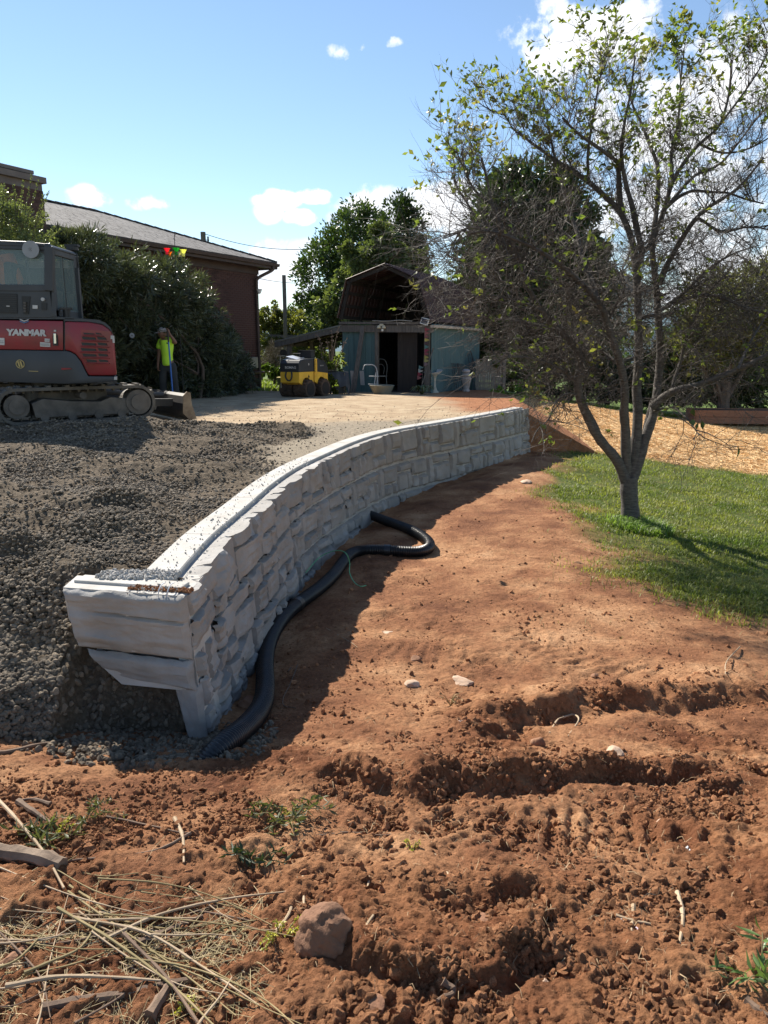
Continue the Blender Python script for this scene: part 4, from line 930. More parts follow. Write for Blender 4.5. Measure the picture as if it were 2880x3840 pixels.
    zh = z1_ - z0_; o = MB().box((0, 0, 0), (u1 - u0, .008, zh), M).build('sign_plate', mat('sign_green', (.01, .22, .10), (.012, .25, .12), rough=.35), sgn); o.location = P3((u0 + u1) / 2, (z0_ + z1_) / 2, -.03) - sgn.location
    rz = math.atan2(f.y, f.x); mwt = mat('sign_white', (.75, .78, .75), rough=.4)
    o = text('lettering', 'N. CAROLINA', zh * .92, P3(u0 + .03, z0_ + zh * .16, -.037) - sgn.location, (R(90), 0, rz), mwt, sgn, .001, (.80, 1, 1), bold=.003)
    o = text('lettering', 'AVE', zh * .5, P3(u1 - .13, z0_ + zh * .40, -.037) - sgn.location, (R(90), 0, rz), mwt, sgn, .001, (.8, 1, 1))
    # leaning boards left of the door
    for i, (px, pb, pt_, w_, lab) in enumerate(((1362, 1352, 1366, .13, 'tall grey weathered plank leaning on the teal wall over the street sign'), (1353, 1346, 1352, .05, 'thin grey pole leaning beside the tall plank on the teal wall'))):
        b = P3(q(on_front(pb, 1480))[0], -.13, -.50 - .05 * i); t_ = P3(q(on_front(pt_, 1222))[0], on_front(1366, 1222).z if i == 0 else 1.2, -.09)
        tag(MB().beam(b, t_, w_, .04, up=s).build('leaning_plank', m_wd), lab, 'plank')
    wb = P3(q(on_front(1340, 1400))[0], .28, -.35); tag(MB().box(wb, (.10, .02, .42), M @ Euler((.15, 0, 0)).to_matrix()).box(wb + f * .32, (.13, .02, .42), M @ Euler((.15, 0, 0)).to_matrix()).build('white_board', mat('white_board', (.34, .35, .37), rough=.6)), 'pale boards stood behind the covered table against the teal wall', 'board')
    # floodlight over the door, solar panel
    fl = on_front(1437, 1222); t = thing('floodlight', 'cream twin floodlight mounted above the barn door opening', 'lamp', fl - s * .12)
    mc = mat('cream_plastic', (.62, .55, .40), (.5, .45, .33), rough=.5); MB().box((0, 0, .02), (.12, .08, .07), M, bev=.015).build('housing', mc, t)
    for dx in (-.08, .06): MB().lathe([(.03, 0), (.06, -.05), (.062, -.08), (.03, -.09)], (dx, -.05, .01), 12).build('lamp_head', mc, t)
    MB().lathe([(.0, -.17), (.035, -.15), (.04, -.11), (.03, -.09)], (.02, -.04, 0), 10).build('sensor', mat('white_paint', (.7, .7, .7)), t)
    sp = on_front(1600, 1206); t = thing('solar_panel', 'small white framed solar panel tilted on the barn door post', 'solar panel', sp - s * .16); MM = M @ Euler((-.25, .25, 0)).to_matrix()
    MB().box((0, 0, 0), (.24, .03, .19), MM, bev=.006).build('panel_frame', mat('white_paint', (.7, .7, .7)), t); MB().box(MM @ Vector((0, -.018, 0)), (.19, .004, .14), MM).build('solar_cell', mat('cell_blue', (.01, .015, .03), rough=.15), t); MB().beam((0, .02, 0), tuple(s * .14 + Vector((0, 0, -.1))), .02, .02).build('bracket', m_wd, t)
    # bunting: triangles strung down the post
    t = thing('bunting', 'string of faded red, pink, yellow and teal triangle pennants hanging down the barn post', 'bunting', P3(dr + .08, 1.6, -.12))
    cols = [(.30, .05, .07), (.32, .12, .12), (.28, .10, .11), (.5, .42, .12), (.10, .06, .07), (.12, .25, .24), (.28, .05, .09), (.30, .08, .10), (.45, .40, .12), (.45, .42, .16), (.28, .2, .22), (.14, .26, .26), (.4, .4, .38)]
    zt = on_front(1607, 1232).z; zbm = on_front(1600, 1425).z
    for i in range(15):
        z = zt + (zbm - zt) * (i + .3) / 15; u = dr + .03 - .015 * i * (i > 10); h = .125; c = cols[i % len(cols)]; sg = 1
        v = [P3(u - .05, z + h * .5, -.10), P3(u - .05, z - h * .5, -.10), P3(u + .12, z, -.12 - .02 * (i % 3))]
        o = MB().prism(v, s * .004).build('pennant', mat('pennant_%d' % (i % 13), c, tuple(k * .8 for k in c), rough=.8), t); o.matrix_parent_inverse = Matrix.Translation(-t.location)
    o = MB().tube([P3(dr - .02, zt + .1, -.10), P3(dr - .02, (zt + zbm) / 2, -.11), P3(dr - .08, zbm - .15, -.12)], .006, 5).build('string', m_wd, t); o.matrix_parent_inverse = Matrix.Translation(-t.location)
    # pole leaning by the post
    tag(MB().tube([P3(dr - .02, -.1, -.45), P3(dr + .25, 1.15, -.10)], .018, 7).build('garden_pole', m_wd), 'grey pole leaning against the barn post by the bunting', 'pole')
    # covered table
    gy = -.13; tc = onz(1215, 1478, gy); tw = 1.05
    t = thing('covered_table', 'low table draped with a grey cloth and a tan sheet in front of the barn', 'table', tc)
    mcl = mat('grey_cloth', (.045, .048, .055), (.08, .083, .09), scale=4, rough=.9, bump=.01, bscale=5)
    n = 26; u = np.linspace(-.62, .74, n); v = np.linspace(-.3, .3, 9); U, V = np.meshgrid(u, v, indexing='ij'); Z = .62 + .03 * np.sin(U * 4) - .02 * (U + .3) ** 2 + 0 * V
    Z = np.where(np.abs(V) > .28, Z - .12 - .10 * np.abs(np.sin(U * 5)) - .25 * (U > .42), Z); Z = np.where(U > .70, Z - .42, Z); Z = np.where(U < -.58, Z - .14, Z); Vv = V * np.where(np.abs(V) > .28, 1.12, 1)
    i = np.arange(n * 9).reshape(n, 9); F = np.stack([i[:-1, :-1], i[1:, :-1], i[1:, 1:], i[:-1, 1:]], -1).reshape(-1, 4); npmesh('cloth', np.stack([U, Vv, Z], -1).reshape(-1, 3), F, mcl, t, smooth=True)
    npmesh('tan_sheet', np.stack([U[4:20] * .85 + .05, V[4:20] * .8, Z[4:20] * 0 + .655 + .012 * np.sin(U[4:20] * 9)], -1).reshape(-1, 3), (np.arange(16 * 9).reshape(16, 9)[:-1, :-1, None] + np.array([0, 9, 10, 1])).reshape(-1, 4), mat('tan_sheet', (.45, .38, .22), (.55, .40, .18), rough=.8), t, smooth=True)
    for x, y in ((-.56, -.24), (-.56, .24), (.6, -.24), (.6, .24)): MB().tube([(x, y, 0), (x, y, .6)], .018, 6).build('leg', m_wd, t)
    MB().box((.42, 0, .12), (.30, .3, .2), bev=.02).build('stone_base', mat('grey_stone', (.12, .12, .12), rough=.9), t)
    # step ladder
    b = onz(1402, 1478, gy) ; t = thing('step_ladder', 'white folding step ladder stood by the barn door', 'ladder', b); mwl = mat('white_tube', (.42, .43, .44), (.38, .38, .38), rough=.4)
    z1 = ony(1395, 1370, b.y).z - gy
    MB().tube(smoothpath([(.14, -.1, 0), (.10, 0, z1 * .5), (.08, .02, z1 * .86), (.0, .03, z1), (-.12, .03, z1 * 1.02), (-.26, .03, z1), (-.31, .03, z1 * .84)], 5), .013, 7).tube(smoothpath([(.02, .25, 0), (.10, .1, z1 * .55), (.10, .04, z1 * .8)], 5), .012, 7).tube([(-.02, -.1, 0), (.06, .02, z1 * .75)], .012, 7).build('ladder_frame', mwl, t, smooth=True)
    for zz, x in ((.28, -.02), (.5, .0)): MB().box((x, .05, zz), (.28, .16, .02)).build('step', mwl, t)
    # garden chair behind
    b = onz(1428, 1470, gy) + Vector((0, .5, 0)); t = thing('garden_chair', 'thin metal garden chair with a round looped back behind the step ladder', 'chair', b); mg = mat('grey_metal', (.22, .22, .20), rough=.5)
    MB().lathe([(.0, .44), (.2, .44), (.2, .46), (0, .46)], (0, 0, 0), 14).build('seat', mg, t)
    for x, y in ((-.16, -.15), (.16, -.15), (-.16, .15), (.16, .15)): MB().tube([(x * 1.2, y * 1.2, 0), (x, y, .44)], .011, 6).build('leg', mg, t)
    MB().tube(smoothpath([(-.17, .17, .45), (-.19, .2, .75), (-.1, .21, .93), (.1, .21, .93), (.19, .2, .75), (.17, .17, .45)], 5), .011, 6).tube(smoothpath([(-.08, .2, .5), (-.1, .2, .7), (0, .2, .8), (.1, .2, .7), (.08, .2, .5)], 5), .008, 6).build('backrest', mg, t)
    # tub planter
    b = onz(1432, 1478, gy); t = thing('tub_planter', 'low flared stone-coloured tub standing in front of the barn door', 'planter', b)
    MB().lathe([(.0, 0), (.24, 0), (.36, .25), (.345, .26), (.31, .20), (0, .19)], (0, 0, 0), 22).build('tub', mat('tub_stone', (.17, .16, .12), (.24, .22, .17), rough=.9), t, smooth=True)
    # bird bath
    b = onz(1625, 1474, gy - .02); t = thing('bird_bath', 'pale stone bird bath with a shallow bowl in front of the teal side wall', 'bird bath', b); ms = mat('birdbath_stone', (.36, .33, .27), (.46, .43, .37), rough=.9, scale=9)
    MB().lathe([(0, 0), (.16, 0), (.16, .04), (.11, .08), (.075, .2), (.065, .34), (.09, .48), (.12, .52), (0, .52)], (0, 0, 0), 16).build('pedestal', ms, t, smooth=True)
    o = MB().lathe([(0, .0), (.12, .0), (.24, .07), (.28, .12), (.25, .12), (.16, .07), (0, .06)], (0, 0, 0), 22).build('bowl', mat('birdbath_bowl', (.45, .46, .47), (.55, .56, .57), rough=.7), t, smooth=True); o.location = (0, 0, .52); o.rotation_euler = (.12, -.12, 0)
    # statue pot
    b = onz(1748, 1470, -.16); t = thing('garden_urn', 'weathered pale garden urn standing by the lattice on the teal side wall', 'urn', b)
    MB().lathe([(0, 0), (.10, 0), (.12, .04), (.09, .10), (.13, .3), (.16, .40), (.12, .46), (.15, .5), (.13, .56), (0, .58)], (0, 0, 0), 14).build('urn_body', mat('urn_stone', (.22, .20, .19), (.40, .36, .35), scale=6, rough=.9), t, smooth=True)
    MB().lathe([(0, 0), (.12, .02), (.13, .08), (.05, .12), (0, .12)], (-.02, -.02, .57), 10).build('cap', mat('urn_cap', (.45, .4, .4)), t, smooth=True)
    # lattice panels and rails leaning on the side wall
    def sidep(px, py, off=0): p = onp(px, py, P3(Wd + .02 + off, 0, 0), f); return p
    for i, (xa, xb, lab) in enumerate(((1700, 1722, 'dark wire lattice panel leaning on the teal side wall nearest the bird bath'), (1722, 1738, 'dark wire lattice panel leaning behind the urn on the teal side wall'))):
        t = thing('lattice_panel', lab, 'lattice', sidep(xa, 1470, .35)); md = mat('dark_metal', (.03, .03, .03), (.05, .05, .05), rough=.6)
        b0 = sidep(xa + 8, 1468, .35); b1 = sidep(xb + 14, 1462, .35); t0 = sidep(xa - 6, 1362, .05); t1 = sidep(xb - 2, 1366, .05)
        for k in range(5):
            o = MB().tube([b0.lerp(b1, k / 4), t0.lerp(t1, k / 4)], .012, 5).build('bar', md, t); o.matrix_parent_inverse = Matrix.Translation(-t.location)
        for k in range(9):
            o = MB().tube([b0.lerp(t0, k / 8), b1.lerp(t1, k / 8)], .008, 5).build('bar', md, t); o.matrix_parent_inverse = Matrix.Translation(-t.location)
    for i, (x0, x1, tp, r_, lab) in enumerate(((1786, 1752, 1325, .012, 'thin dark rod leaning on the teal side wall, nearest the urn'), (1796, 1758, 1318, .013, 'dark rod leaning against the middle of the bundle on the teal side wall'), (1806, 1765, 1315, .02, 'thicker dark rail leaning on the teal side wall beside the fence'), (1776, 1770, 1330, .012, 'short upright rod stood within the leaning bundle on the teal wall'))):
        tag(MB().tube([sidep(x0, 1468, .45), sidep(x1, tp, .05)], r_, 6).build('leaning_rod', mat('dark_metal', (.03, .03, .03))), lab, 'rod')
    # hosta in front of the post
    return A0, f, s, P3, Wd, dr, q, on_front
BARN = build_barn()
# ================================================================ picket fence right of the barn, trees' neighbours
def build_fence():
    t = thing('picket_fence', 'old grey picket fence running on from the barn side wall', 'fence', (4.0, 24.6, -.3)); mw = mat('old_picket', (.16, .14, .12), (.24, .21, .18), rough=.9, bump=.004, stretch=(6, 6, .8)); rr = random.Random(4)
    for i in range(13):
        px = 1786 + i * 8.0; d = 24.5 + i * .05; b = ony(px, 1462, d); h = rr.uniform(1.0, 1.16)
        MB().prism([Vector((b.x - .032, 0, 0)), Vector((b.x + .032, 0, 0)), Vector((b.x + .032 + rr.uniform(-.01, .01), 0, h)), Vector((b.x, 0, h + .04)), Vector((b.x - .032, 0, h - .01))], (0, .02, 0)).build('picket', mw, t).location = (-4.0, d - 24.6, -.02)
    for z in (.3, .85): MB().beam((ony(1780, 1462, 24.5).x - 4, .03, z), (ony(1890, 1462, 25).x - 4, .5, z), .03, .07).build('rail', mw, t)
    MB().box((ony(1890, 1462, 25).x - 4, .5, .6), (.10, .10, 1.35)).build('post', mw, t)
build_fence()
# ================================================================ trench roller
def build_roller():
    g = -.10; b = onz(1145, 1487, g); yaw = R(-28)
    T = thing('trench_roller', 'yellow and black walk-behind trench roller with knobbed steel drums parked by the house corner', 'trench roller', b, yaw)
    my = mat('machine_yellow', (.80, .48, .04), (.62, .35, .04), scale=4, rough=.5, contrast=(.4, .8)); mk = mat('machine_black', (.02, .022, .027), (.032, .034, .04), rough=.45); md = mat('muddy_steel', (.045, .032, .024), (.10, .065, .045), scale=8, rough=.9, bump=.006, bscale=30)
    # x: across the drum (width), y: along travel, front at -y
    W_ = .86; r = .27
    for yc, nm in ((-.42, 0), (.42, 1)):
        for sx in (-1, 1):
            mb = MB(); x0 = sx * .03; x1 = sx * W_ / 2; mb.cyl((x0, yc, r), (x1, yc, r), r, 26); D = mb.build('drum', md, T)
            kn = MB()
            for ri in range(3):
                for k in range(14):
                    a = 2 * math.pi * (k + .5 * (ri % 2)) / 14; x = x0 + (x1 - x0) * (ri + .5) / 3; M = Euler((-a, 0, 0)).to_matrix(); kn.box(Vector((x, yc + math.sin(a) * (r + .012), r + math.cos(a) * (r + .012))), (.085, .06, .035), M)
            k = kn.build('knobs', md, D)
            MB().cyl((x1, yc, r), (x1 + sx * .012, yc, r), r * .72, 20).build('hub', mat('hub_dark', (.02, .017, .015), rough=.8), D)
    # frame halves with wheel-arch cut-outs
    def sidep(y0, y1, z0, zt, yc):
        pts = [(y0, z0 + .18)]; 
        for k in range(9):
            a = math.pi - math.pi * k / 8; pts.append((yc + math.cos(a) * .22, r + .14 + math.sin(a) * .22))
        return pts + [(y1, z0 + .18), (y1, zt), (y0, zt)]
    for y0, y1, yc, zt in ((-.80, -.03, -.42, .80), (.03, .78, .42, .80)):
        mb = MB(); mb.prism([Vector((-.30, y, z)) for y, z in sidep(y0, y1, .30, zt, yc)], (.60, 0, 0)); mb.build('frame', my, T)
    MB().box((0, 0, .60), (.20, .2, .30)).build('hinge', mk, T)
    hf = [(-.80, .80), (-.80, 1.06), (-.72, 1.17), (-.50, 1.20), (-.02, 1.20), (-.02, .80)]; MB().prism([Vector((-.31, y, z)) for y, z in hf], (.62, 0, 0)).build('hood', mk, T, bevel=.02)
    hb = [(.03, .80), (.03, 1.20), (.25, 1.20), (.62, 1.10), (.79, .90), (.79, .72), (.62, .74)]; MB().prism([Vector((-.31, y, z)) for y, z in hb], (.62, 0, 0)).build('hood', mk, T, bevel=.02)
    # yellow vertical panel with black perforations
    P = MB().box((.318, .08, .98), (.012, .12, .44)).build('side_panel', my, T)
    for k in range(9): MB().box((.327, .05, .80 + k * .042), (.006, .022, .022)).build('vent_hole', mk, P)
    # nose details: grille bar, hose
    MB().tube(smoothpath([(-.10, -.81, .82), (-.11, -.84, .66), (-.04, -.85, .55), (.05, -.85, .56), (.09, -.84, .66), (.07, -.81, .82)], 5), .022, 8).build('hose', mk, T, smooth=True)
    MB().tube([(-.34, -.72, .3), (-.34, -.72, 1.28)], .014, 6).build('post', mat('beige_metal', (.36, .34, .26)), T); MB().box((-.34, -.66, 1.29), (.10, .22, .015)).build('bracket', mat('beige_metal', (.36, .34, .26)), T)
    MB().box((-.02, -.50, 1.24), (.34, .34, .012), (.1, .25, 0)).build('manual_sheet', mat('silver_sheet', (.6, .6, .62), rough=.25), T); MB().box((.05, -.38, 1.215), (.26, .16, .03), (0, -.1, .3)).build('tray', mat('silver_sheet', (.6, .6, .62)), T)
    MB().box((.0, .1, 1.33), (.42, .2, .22)).box((0, .1, 1.45), (.46, .26, .02)).build('control_box', mk, T)
    mb = MB(); 
    for x in (-.2, -.12, -.04): mb.tube([(x, -.2, 1.2), (x, -.2, 1.36)], .012, 5)
    mb.tube([(-.25, -.2, 1.36), (0, -.2, 1.36)], .012, 5); mb.build('cable_bundle', mk, T)
    mwt = mat('decal_white', (.6, .58, .55), rough=.5)
    text('lettering', 'BOMAG', .10, (-.14, -.812, .905), (R(90), 0, 0), mwt, T, .0006, bold=.002); text('lettering', 'BOMAG', .055, (.327, .30, .96), (R(90), 0, R(90)), mwt, T, .0006)
    mbk = mat('decal_black', (.03, .03, .03)); MB().prism([Vector((.302, -.34, .62)), Vector((.302, -.24, .62)), Vector((.302, -.29, .72))], (.004, 0, 0)).prism([Vector((.302, -.32, .58)), Vector((.302, -.26, .58)), Vector((.302, -.29, .61))], (.004, 0, 0)).build('decal', mbk, T)
    MB().box((.316, -.30, 1.03), (.006, .03, .06)).build('decal', mwt, T)
    T.scale = (.96, .86, .82)
    # wheelbarrow-like box behind it
    t = thing('toolbox', 'low dark green cart box with yellow lip on the grass by the house', 'cart', onz(1045, 1455, -.12) + Vector((0, 1.2, 0)))
    MB().box((0, 0, .16), (.36, .5, .22), bev=.01).build('box', mat('cart_green', (.06, .07, .03), rough=.7), t); MB().box((0, 0, .29), (.40, .54, .02)).build('lip', mat('cart_yellow', (.5, .42, .12)), t)
build_roller()
# ================================================================ excavator
def build_excavator():
    T = thing('excavator', 'red and charcoal mini excavator on rubber tracks with its dozer blade lowered', 'excavator', (-5.03, 11.81, .09)); TL = T.location
    def put(o, p=None): o.parent = p or T; o.matrix_parent_inverse = Matrix.Translation(-TL) if (p is None or p is T) else Matrix.Identity(4); return o
    mr = mat('excavator_red', (.27, .018, .028), (.17, .035, .030), scale=3, rough=.42, spec=.5, coat=.15, contrast=(.4, .75)); mdk = mat('excavator_charcoal', (.035, .040, .046), (.05, .055, .062), scale=2, rough=.5); mk = mat('excavator_black', (.015, .016, .018), rough=.5)
    mrub = mat('track_rubber', (.08, .072, .062), (.16, .143, .12), scale=5, rough=.9, bump=.004, bscale=40); mst = mat('track_steel', (.07, .063, .055), (.15, .13, .11), scale=5, rough=.7, bump=.003, bscale=30)
    YP = 10.8
    def e(x, y, yp=YP): return ony(x * .434, 850 + y * .434, yp)
    def pr(name, pts, m, y0=YP, th=1.9, bev=.0, parent=None, yp=YP, smooth=False):
        P = [Vector((e(*p, yp).x, y0, e(*p, yp).z)) for p in pts]
        if th < 1.5: return put(MB().prism(P, (0, th, 0)).build(name, m, T, smooth=smooth, bevel=bev), parent)
        secs = [(0, 0), (.25, -.09), (.6, -.24), (.95, -.40), (1.3, -.60), (1.6, -.86), (th, -1.25)]; n_ = len(P); xm = max(q.x for q in P); vs = []   # rounded tail seen from above
        for dy, dx in secs: vs += [Vector((q.x + dx * max(0, min(1, 1 - (xm - q.x) / 1.6)), q.y + dy, q.z)) for q in P]
        fs = [tuple(range(n_ - 1, -1, -1)), tuple((len(secs) - 1) * n_ + i for i in range(n_))] + [(k * n_ + i, k * n_ + (i + 1) % n_, (k + 1) * n_ + (i + 1) % n_, (k + 1) * n_ + i) for k in range(len(secs) - 1) for i in range(n_)]
        return put(MB().add(vs, fs).build(name, m, T, smooth=True, bevel=bev), parent)
    # superstructure
    pr('body', [(-560, 800), (545, 815), (545, 1068), (-560, 1052)], mr, bev=.012)
    cw = [(556, 818), (760, 822), (880, 842), (940, 880), (975, 930), (988, 985), (1000, 1150), (1010, 1287), (765, 1287), (735, 1230), (700, 1160), (650, 1100), (600, 1075), (556, 1068)]
    CW = pr('rear_cowl', cw, mr, bev=.03, smooth=True)
    pr('hood', [(556, 792), (700, 796), (840, 806), (905, 828), (950, 868), (972, 925), (940, 880), (880, 840), (760, 820), (556, 815)], mdk, YP + .01, 1.86)
    pr('skirt', [(-560, 1056), (556, 1072), (600, 1080), (648, 1106), (694, 1165), (728, 1235), (758, 1292), (1012, 1295), (1013, 1333), (950, 1338), (760, 1352), (560, 1360), (-560, 1325)], mdk, YP + .015, 1.86, bev=.012)
    pr('divider', [(544, 800), (557, 800), (557, 1070), (544, 1070)], mk, YP + .02, .5)
    # vent louvres in the cowl: two columns of slots
    rows = [(915, 930, (722, 820), (828, 880)), (950, 975, (712, 832), (842, 922)), (1000, 1025, (706, 834), (846, 930)), (1048, 1072, (702, 836), (850, 932)), (1096, 1120, (716, 838), (852, 936)), (1146, 1168, (750, 842), (856, 938))]
    for (ya, yb, A, B) in rows:
        for (xa, xb) in (A, B): pr('vent_slot', [(xa, ya), (xb - 10, ya + 8), (xb, yb + 2), (xa + 10, yb)], mk, YP - .022, .035, parent=CW)
        pr('louvre', [(A[0] - 8, yb + 4), (B[1] + 16, yb + 12), (B[1] + 18, yb + 20), (A[0] - 6, yb + 16)], mr, YP - .045, .06, bev=.008, parent=CW)
    pr('door_panel', [(700, 888), (960, 905), (975, 1190), (780, 1190), (705, 1060)], mr, YP - .004, .02, parent=CW)
    # writing and marks
    mw = mat('decal_white', (.72, .72, .72), rough=.4)
    p = e(66, 936); q = e(412, 950); h = e(60, 885).z - e(60, 936).z
    o = text('lettering', 'YANMAR', h * 1.38, (p.x, YP - .016, p.z), (R(90), R(1.2), 0), mw, T, .001, (1, 1, 1), shear=.12, bold=.008); put(o)
    bb = o.dimensions.x; o.scale.x = (q.x - p.x) / bb; o.location = Vector((p.x, YP - .016, p.z)); o.matrix_parent_inverse = Matrix.Translation(-TL)
    pr('emblem', [(175, 797), (212, 812), (250, 800), (250, 808), (212, 822), (175, 806)], mw, YP - .016, .02); pr('emblem', [(175, 812), (212, 827), (250, 815), (250, 822), (212, 836), (175, 820)], mat('emblem_blue', (.12, .25, .45)), YP - .016, .02)
    gold = mat('decal_gold', (.55, .42, .16), rough=.5); c = e(172, 1187, YP); mb = MB(); ro = .062
    rg = []; n = 26
    for k in range(n): 
        a0, a1 = 2 * math.pi * k / n, 2 * math.pi * (k + 1) / n
        mb.prism([Vector((c.x + math.cos(a) * r, YP + .004, c.z + math.sin(a) * r)) for a, r in ((a0, ro), (a1, ro), (a1, ro * .84), (a0, ro * .84))], (0, .012, 0))
    for dx in (-.028, .006): mb.prism([Vector((c.x + dx + x, YP + .003, c.z + z)) for x, z in ((-.012, .040), (.012, .040), (.030, -.040), (.008, -.040))], (0, .012, 0))
    put(mb.build('emblem', gold, T))
    pr('decal', [(246, 1245), (327, 1248), (327, 1253), (246, 1250)], gold, YP + .004, .02); pr('decal', [(528, 1220), (600, 1222), (624, 1230), (530, 1238)], mat('decal_red', (.35, .05, .05)), YP + .004, .02)
    pr('warning_sticker', [(350, 997), (437, 1003), (437, 1040), (350, 1035)], mw, YP - .016, .02); pr('warning_sticker', [(390, 966), (432, 969), (432, 996), (390, 994)], mw, YP - .016, .02); pr('warning_sticker', [(-20, 960), (42, 962), (42, 1024), (-20, 1022)], mw, YP - .016, .02)
    for k, (xa, xb, yy) in enumerate(((354, 430, 1012), (354, 430, 1022), (393, 430, 978), (-16, 38, 985), (-16, 38, 1000))): pr('print', [(xa, yy), (xb, yy + 1), (xb, yy + 4), (xa, yy + 3)], mdk, YP - .018, .006)
    pr('warning_sticker', [(958, 940), (985, 942), (990, 1004), (976, 1003), (974, 972), (958, 970)], mw, YP - .01, .02); pr('warning_sticker', [(985, 1296), (1008, 1297), (1008, 1324), (985, 1323)], mw, YP + .005, .02)
    pr('handle', [(468, 920), (490, 920), (494, 1014), (472, 1014)], mat('chrome', (.5, .55, .6), rough=.15, metal=1.0), YP - .03, .04, bev=.008); pr('handle_recess', [(458, 935), (500, 935), (505, 1028), (462, 1028)], mk, YP - .014, .02)
    pr('lock', [(470, 892), (488, 892), (488, 908), (470, 908)], mw, YP - .02, .03)
    # cab base panel
    CB = pr('cab_base', [(-560, 530), (415, 545), (440, 560), (450, 780), (640, 785), (640, 800), (-560, 795)], mdk, YP + .01, 1.0)
    pr('cab_base', [(-560, 795), (450, 788), (450, 545), (-560, 530)], mdk, YP + .005, .98, bev=.01)
    pr('grille', [(-60, 575), (148, 580), (150, 750), (-60, 745)], mk, YP - .006, .02); pr('recess', [(188, 600), (262, 602), (248, 755), (200, 755)], mk, YP - .006, .02); pr('recess', [(358, 655), (404, 657), (404, 720), (360, 718)], mk, YP - .006, .02)
    for k in range(9): pr('grille_bar', [(-58, 590 + k * 17), (146, 593 + k * 17), (146, 596 + k * 17), (-58, 593 + k * 17)], mdk, YP - .012, .01)
    for k in range(4): pr('hydraulic_fitting', [(208 + 5 * (k % 2), 650 + k * 24), (232, 652 + k * 24), (230, 668 + k * 24), (210, 666 + k * 24)], mst, YP - .03, .03)
    pr('warning_sticker', [(283, 678), (325, 680), (325, 710), (283, 708)], mw, YP - .006, .02); pr('decal', [(60, 682), (87, 683), (87, 692), (60, 691)], mw, YP - .016, .01)
    c = e(375, 628); put(MB().cyl((c.x, YP - .03, c.z), (c.x, YP + .02, c.z), .024, 16).build('fuel_cap', mw, T))
    # cab frame: pillars, roof, glass
    yb = 11.62
    def bar(name, p0, p1, w, d, m=mdk, y0=YP + .02, y1=None, bev=.008): 
        a = e(*p0); b = e(*p1); return put(MB().beam((a.x, y0, a.z), (b.x, y0 if y1 is None else y1, b.z), w, d, up=(0, 1, 0)).build(name, m, T, bevel=bev))
    bar('cab_pillar', (425, 170), (425, 555), .12, .09); bar('cab_pillar', (-560, 130), (-560, 540), .10, .09)
    bar('window_rail', (-560, 525), (430, 530), .09, .05); bar('window_rail', (-560, 150), (430, 175), .09, .05)
    a = e(400, 175); mbq = MB(); mbq.prism([Vector((e(x, y).x, YP + .01, e(x, y).z)) for x, y in ((300, 180), (420, 180), (420, 330), (398, 300), (386, 255), (355, 215))], (0, .04, 0)); put(mbq.build('window_corner', mdk, T))
    RX = e(440, 300).x; zt = e(440, 175).z; zbm = e(440, 785).z; zr = e(600, 240, yb).z
    for y_, w in ((YP + .05, .09), (yb, .07)): put(MB().box((RX - .03, y_, (zt + zbm) / 2 - .02), (.07, w, zt - zbm - .02), bev=.01).build('cab_pillar', mdk, T))
    put(MB().box((RX - .02, (YP + yb) / 2 - .02, (zt + zbm) / 2), (.03, .035, zt - zbm - .1)).build('window_divider', mk, T))
    for z_ in (zt - .04, zbm + .06): put(MB().box((RX - .03, (YP + yb) / 2, z_), (.07, yb - YP, .10 if z_ > 1.5 else .16), bev=.01).build('window_rail', mdk, T))
    put(MB().box((RX - .6, yb, zbm + .35), (1.3, .05, .8)).build('cab_wall', mdk, T)); put(MB().box((RX - .85, yb, zt - .03), (1.7, .06, .08)).box((RX - 1.2, yb, (zt + zbm) / 2), (.07, .06, zt - zbm)).build('window_rail', mdk, T))
    R_ = [(e(-560, 116).x, e(-560, 116).z), (e(0, 118).x, e(0, 118).z), (e(250, 128).x, e(250, 128).z), (e(420, 150).x, e(420, 150).z), (RX + .02, e(440, 172).z), (RX + .02, e(440, 182).z), (e(-560, 150).x, e(-560, 150).z)]
    put(MB().prism([Vector((x, YP - .01, z)) for x, z in R_], (0, yb - YP + .06, 0)).build('cab_roof', mdk, T, bevel=.015))
    g = bpy.data.materials.new('cab_glass'); g.use_nodes = True; nt = g.node_tree; bs = nt.nodes['Principled BSDF']; bs.inputs['Base Color'].default_value = (.25, .34, .34, 1); bs.inputs['Roughness'].default_value = .04; bs.inputs['Alpha'].default_value = .30; bs.inputs['Specular IOR Level'].default_value = .8
    z0, z1 = e(200, 515).z, e(200, 165).z; put(MB().box((e(-60, 300).x, YP + .02, (z0 + z1) / 2), (e(390, 300).x - e(-510, 300).x, .006, z1 - z0)).build('side_window', g, T))
    for ya, yc in ((YP + .09, (YP + yb) / 2 - .04), ((YP + yb) / 2, yb - .04)): put(MB().box((RX, (ya + yc) / 2, (zt + zbm) / 2), (.006, yc - ya, zt - zbm - .2)).build('rear_window', g, T))
    put(MB().box((RX - .9, yb + .01, (z0 + z1) / 2), (1.6, .006, z1 - z0)).build('far_window', g, T))
    bar('wiper_bar', (200, 225), (250, 510), .03, .03, mk, YP + .06)
    put(MB().box((RX - .75, yb - .02, zt - .15), (1.3, .02, .10)).build('sun_blind', mat('blind_grey', (.5, .52, .52)), T))
    c = e(278, 200); put(MB().cyl((c.x, YP - .05, c.z), (c.x, YP - .035, c.z), .115, 28).build('round_sticker', mat('disc_grey', (.35, .36, .37), rough=.5), T)); 
    for k in range(7): 
        a = k * .9; put(MB().cyl((c.x + .02 * math.cos(a) * (k > 0), YP - .054, c.z + .02 * math.sin(a) * (k > 0)), (c.x + .02 * math.cos(a) * (k > 0), YP - .05, c.z + .02 * math.sin(a) * (k > 0)), .004, 6).build('hole', mk, T))
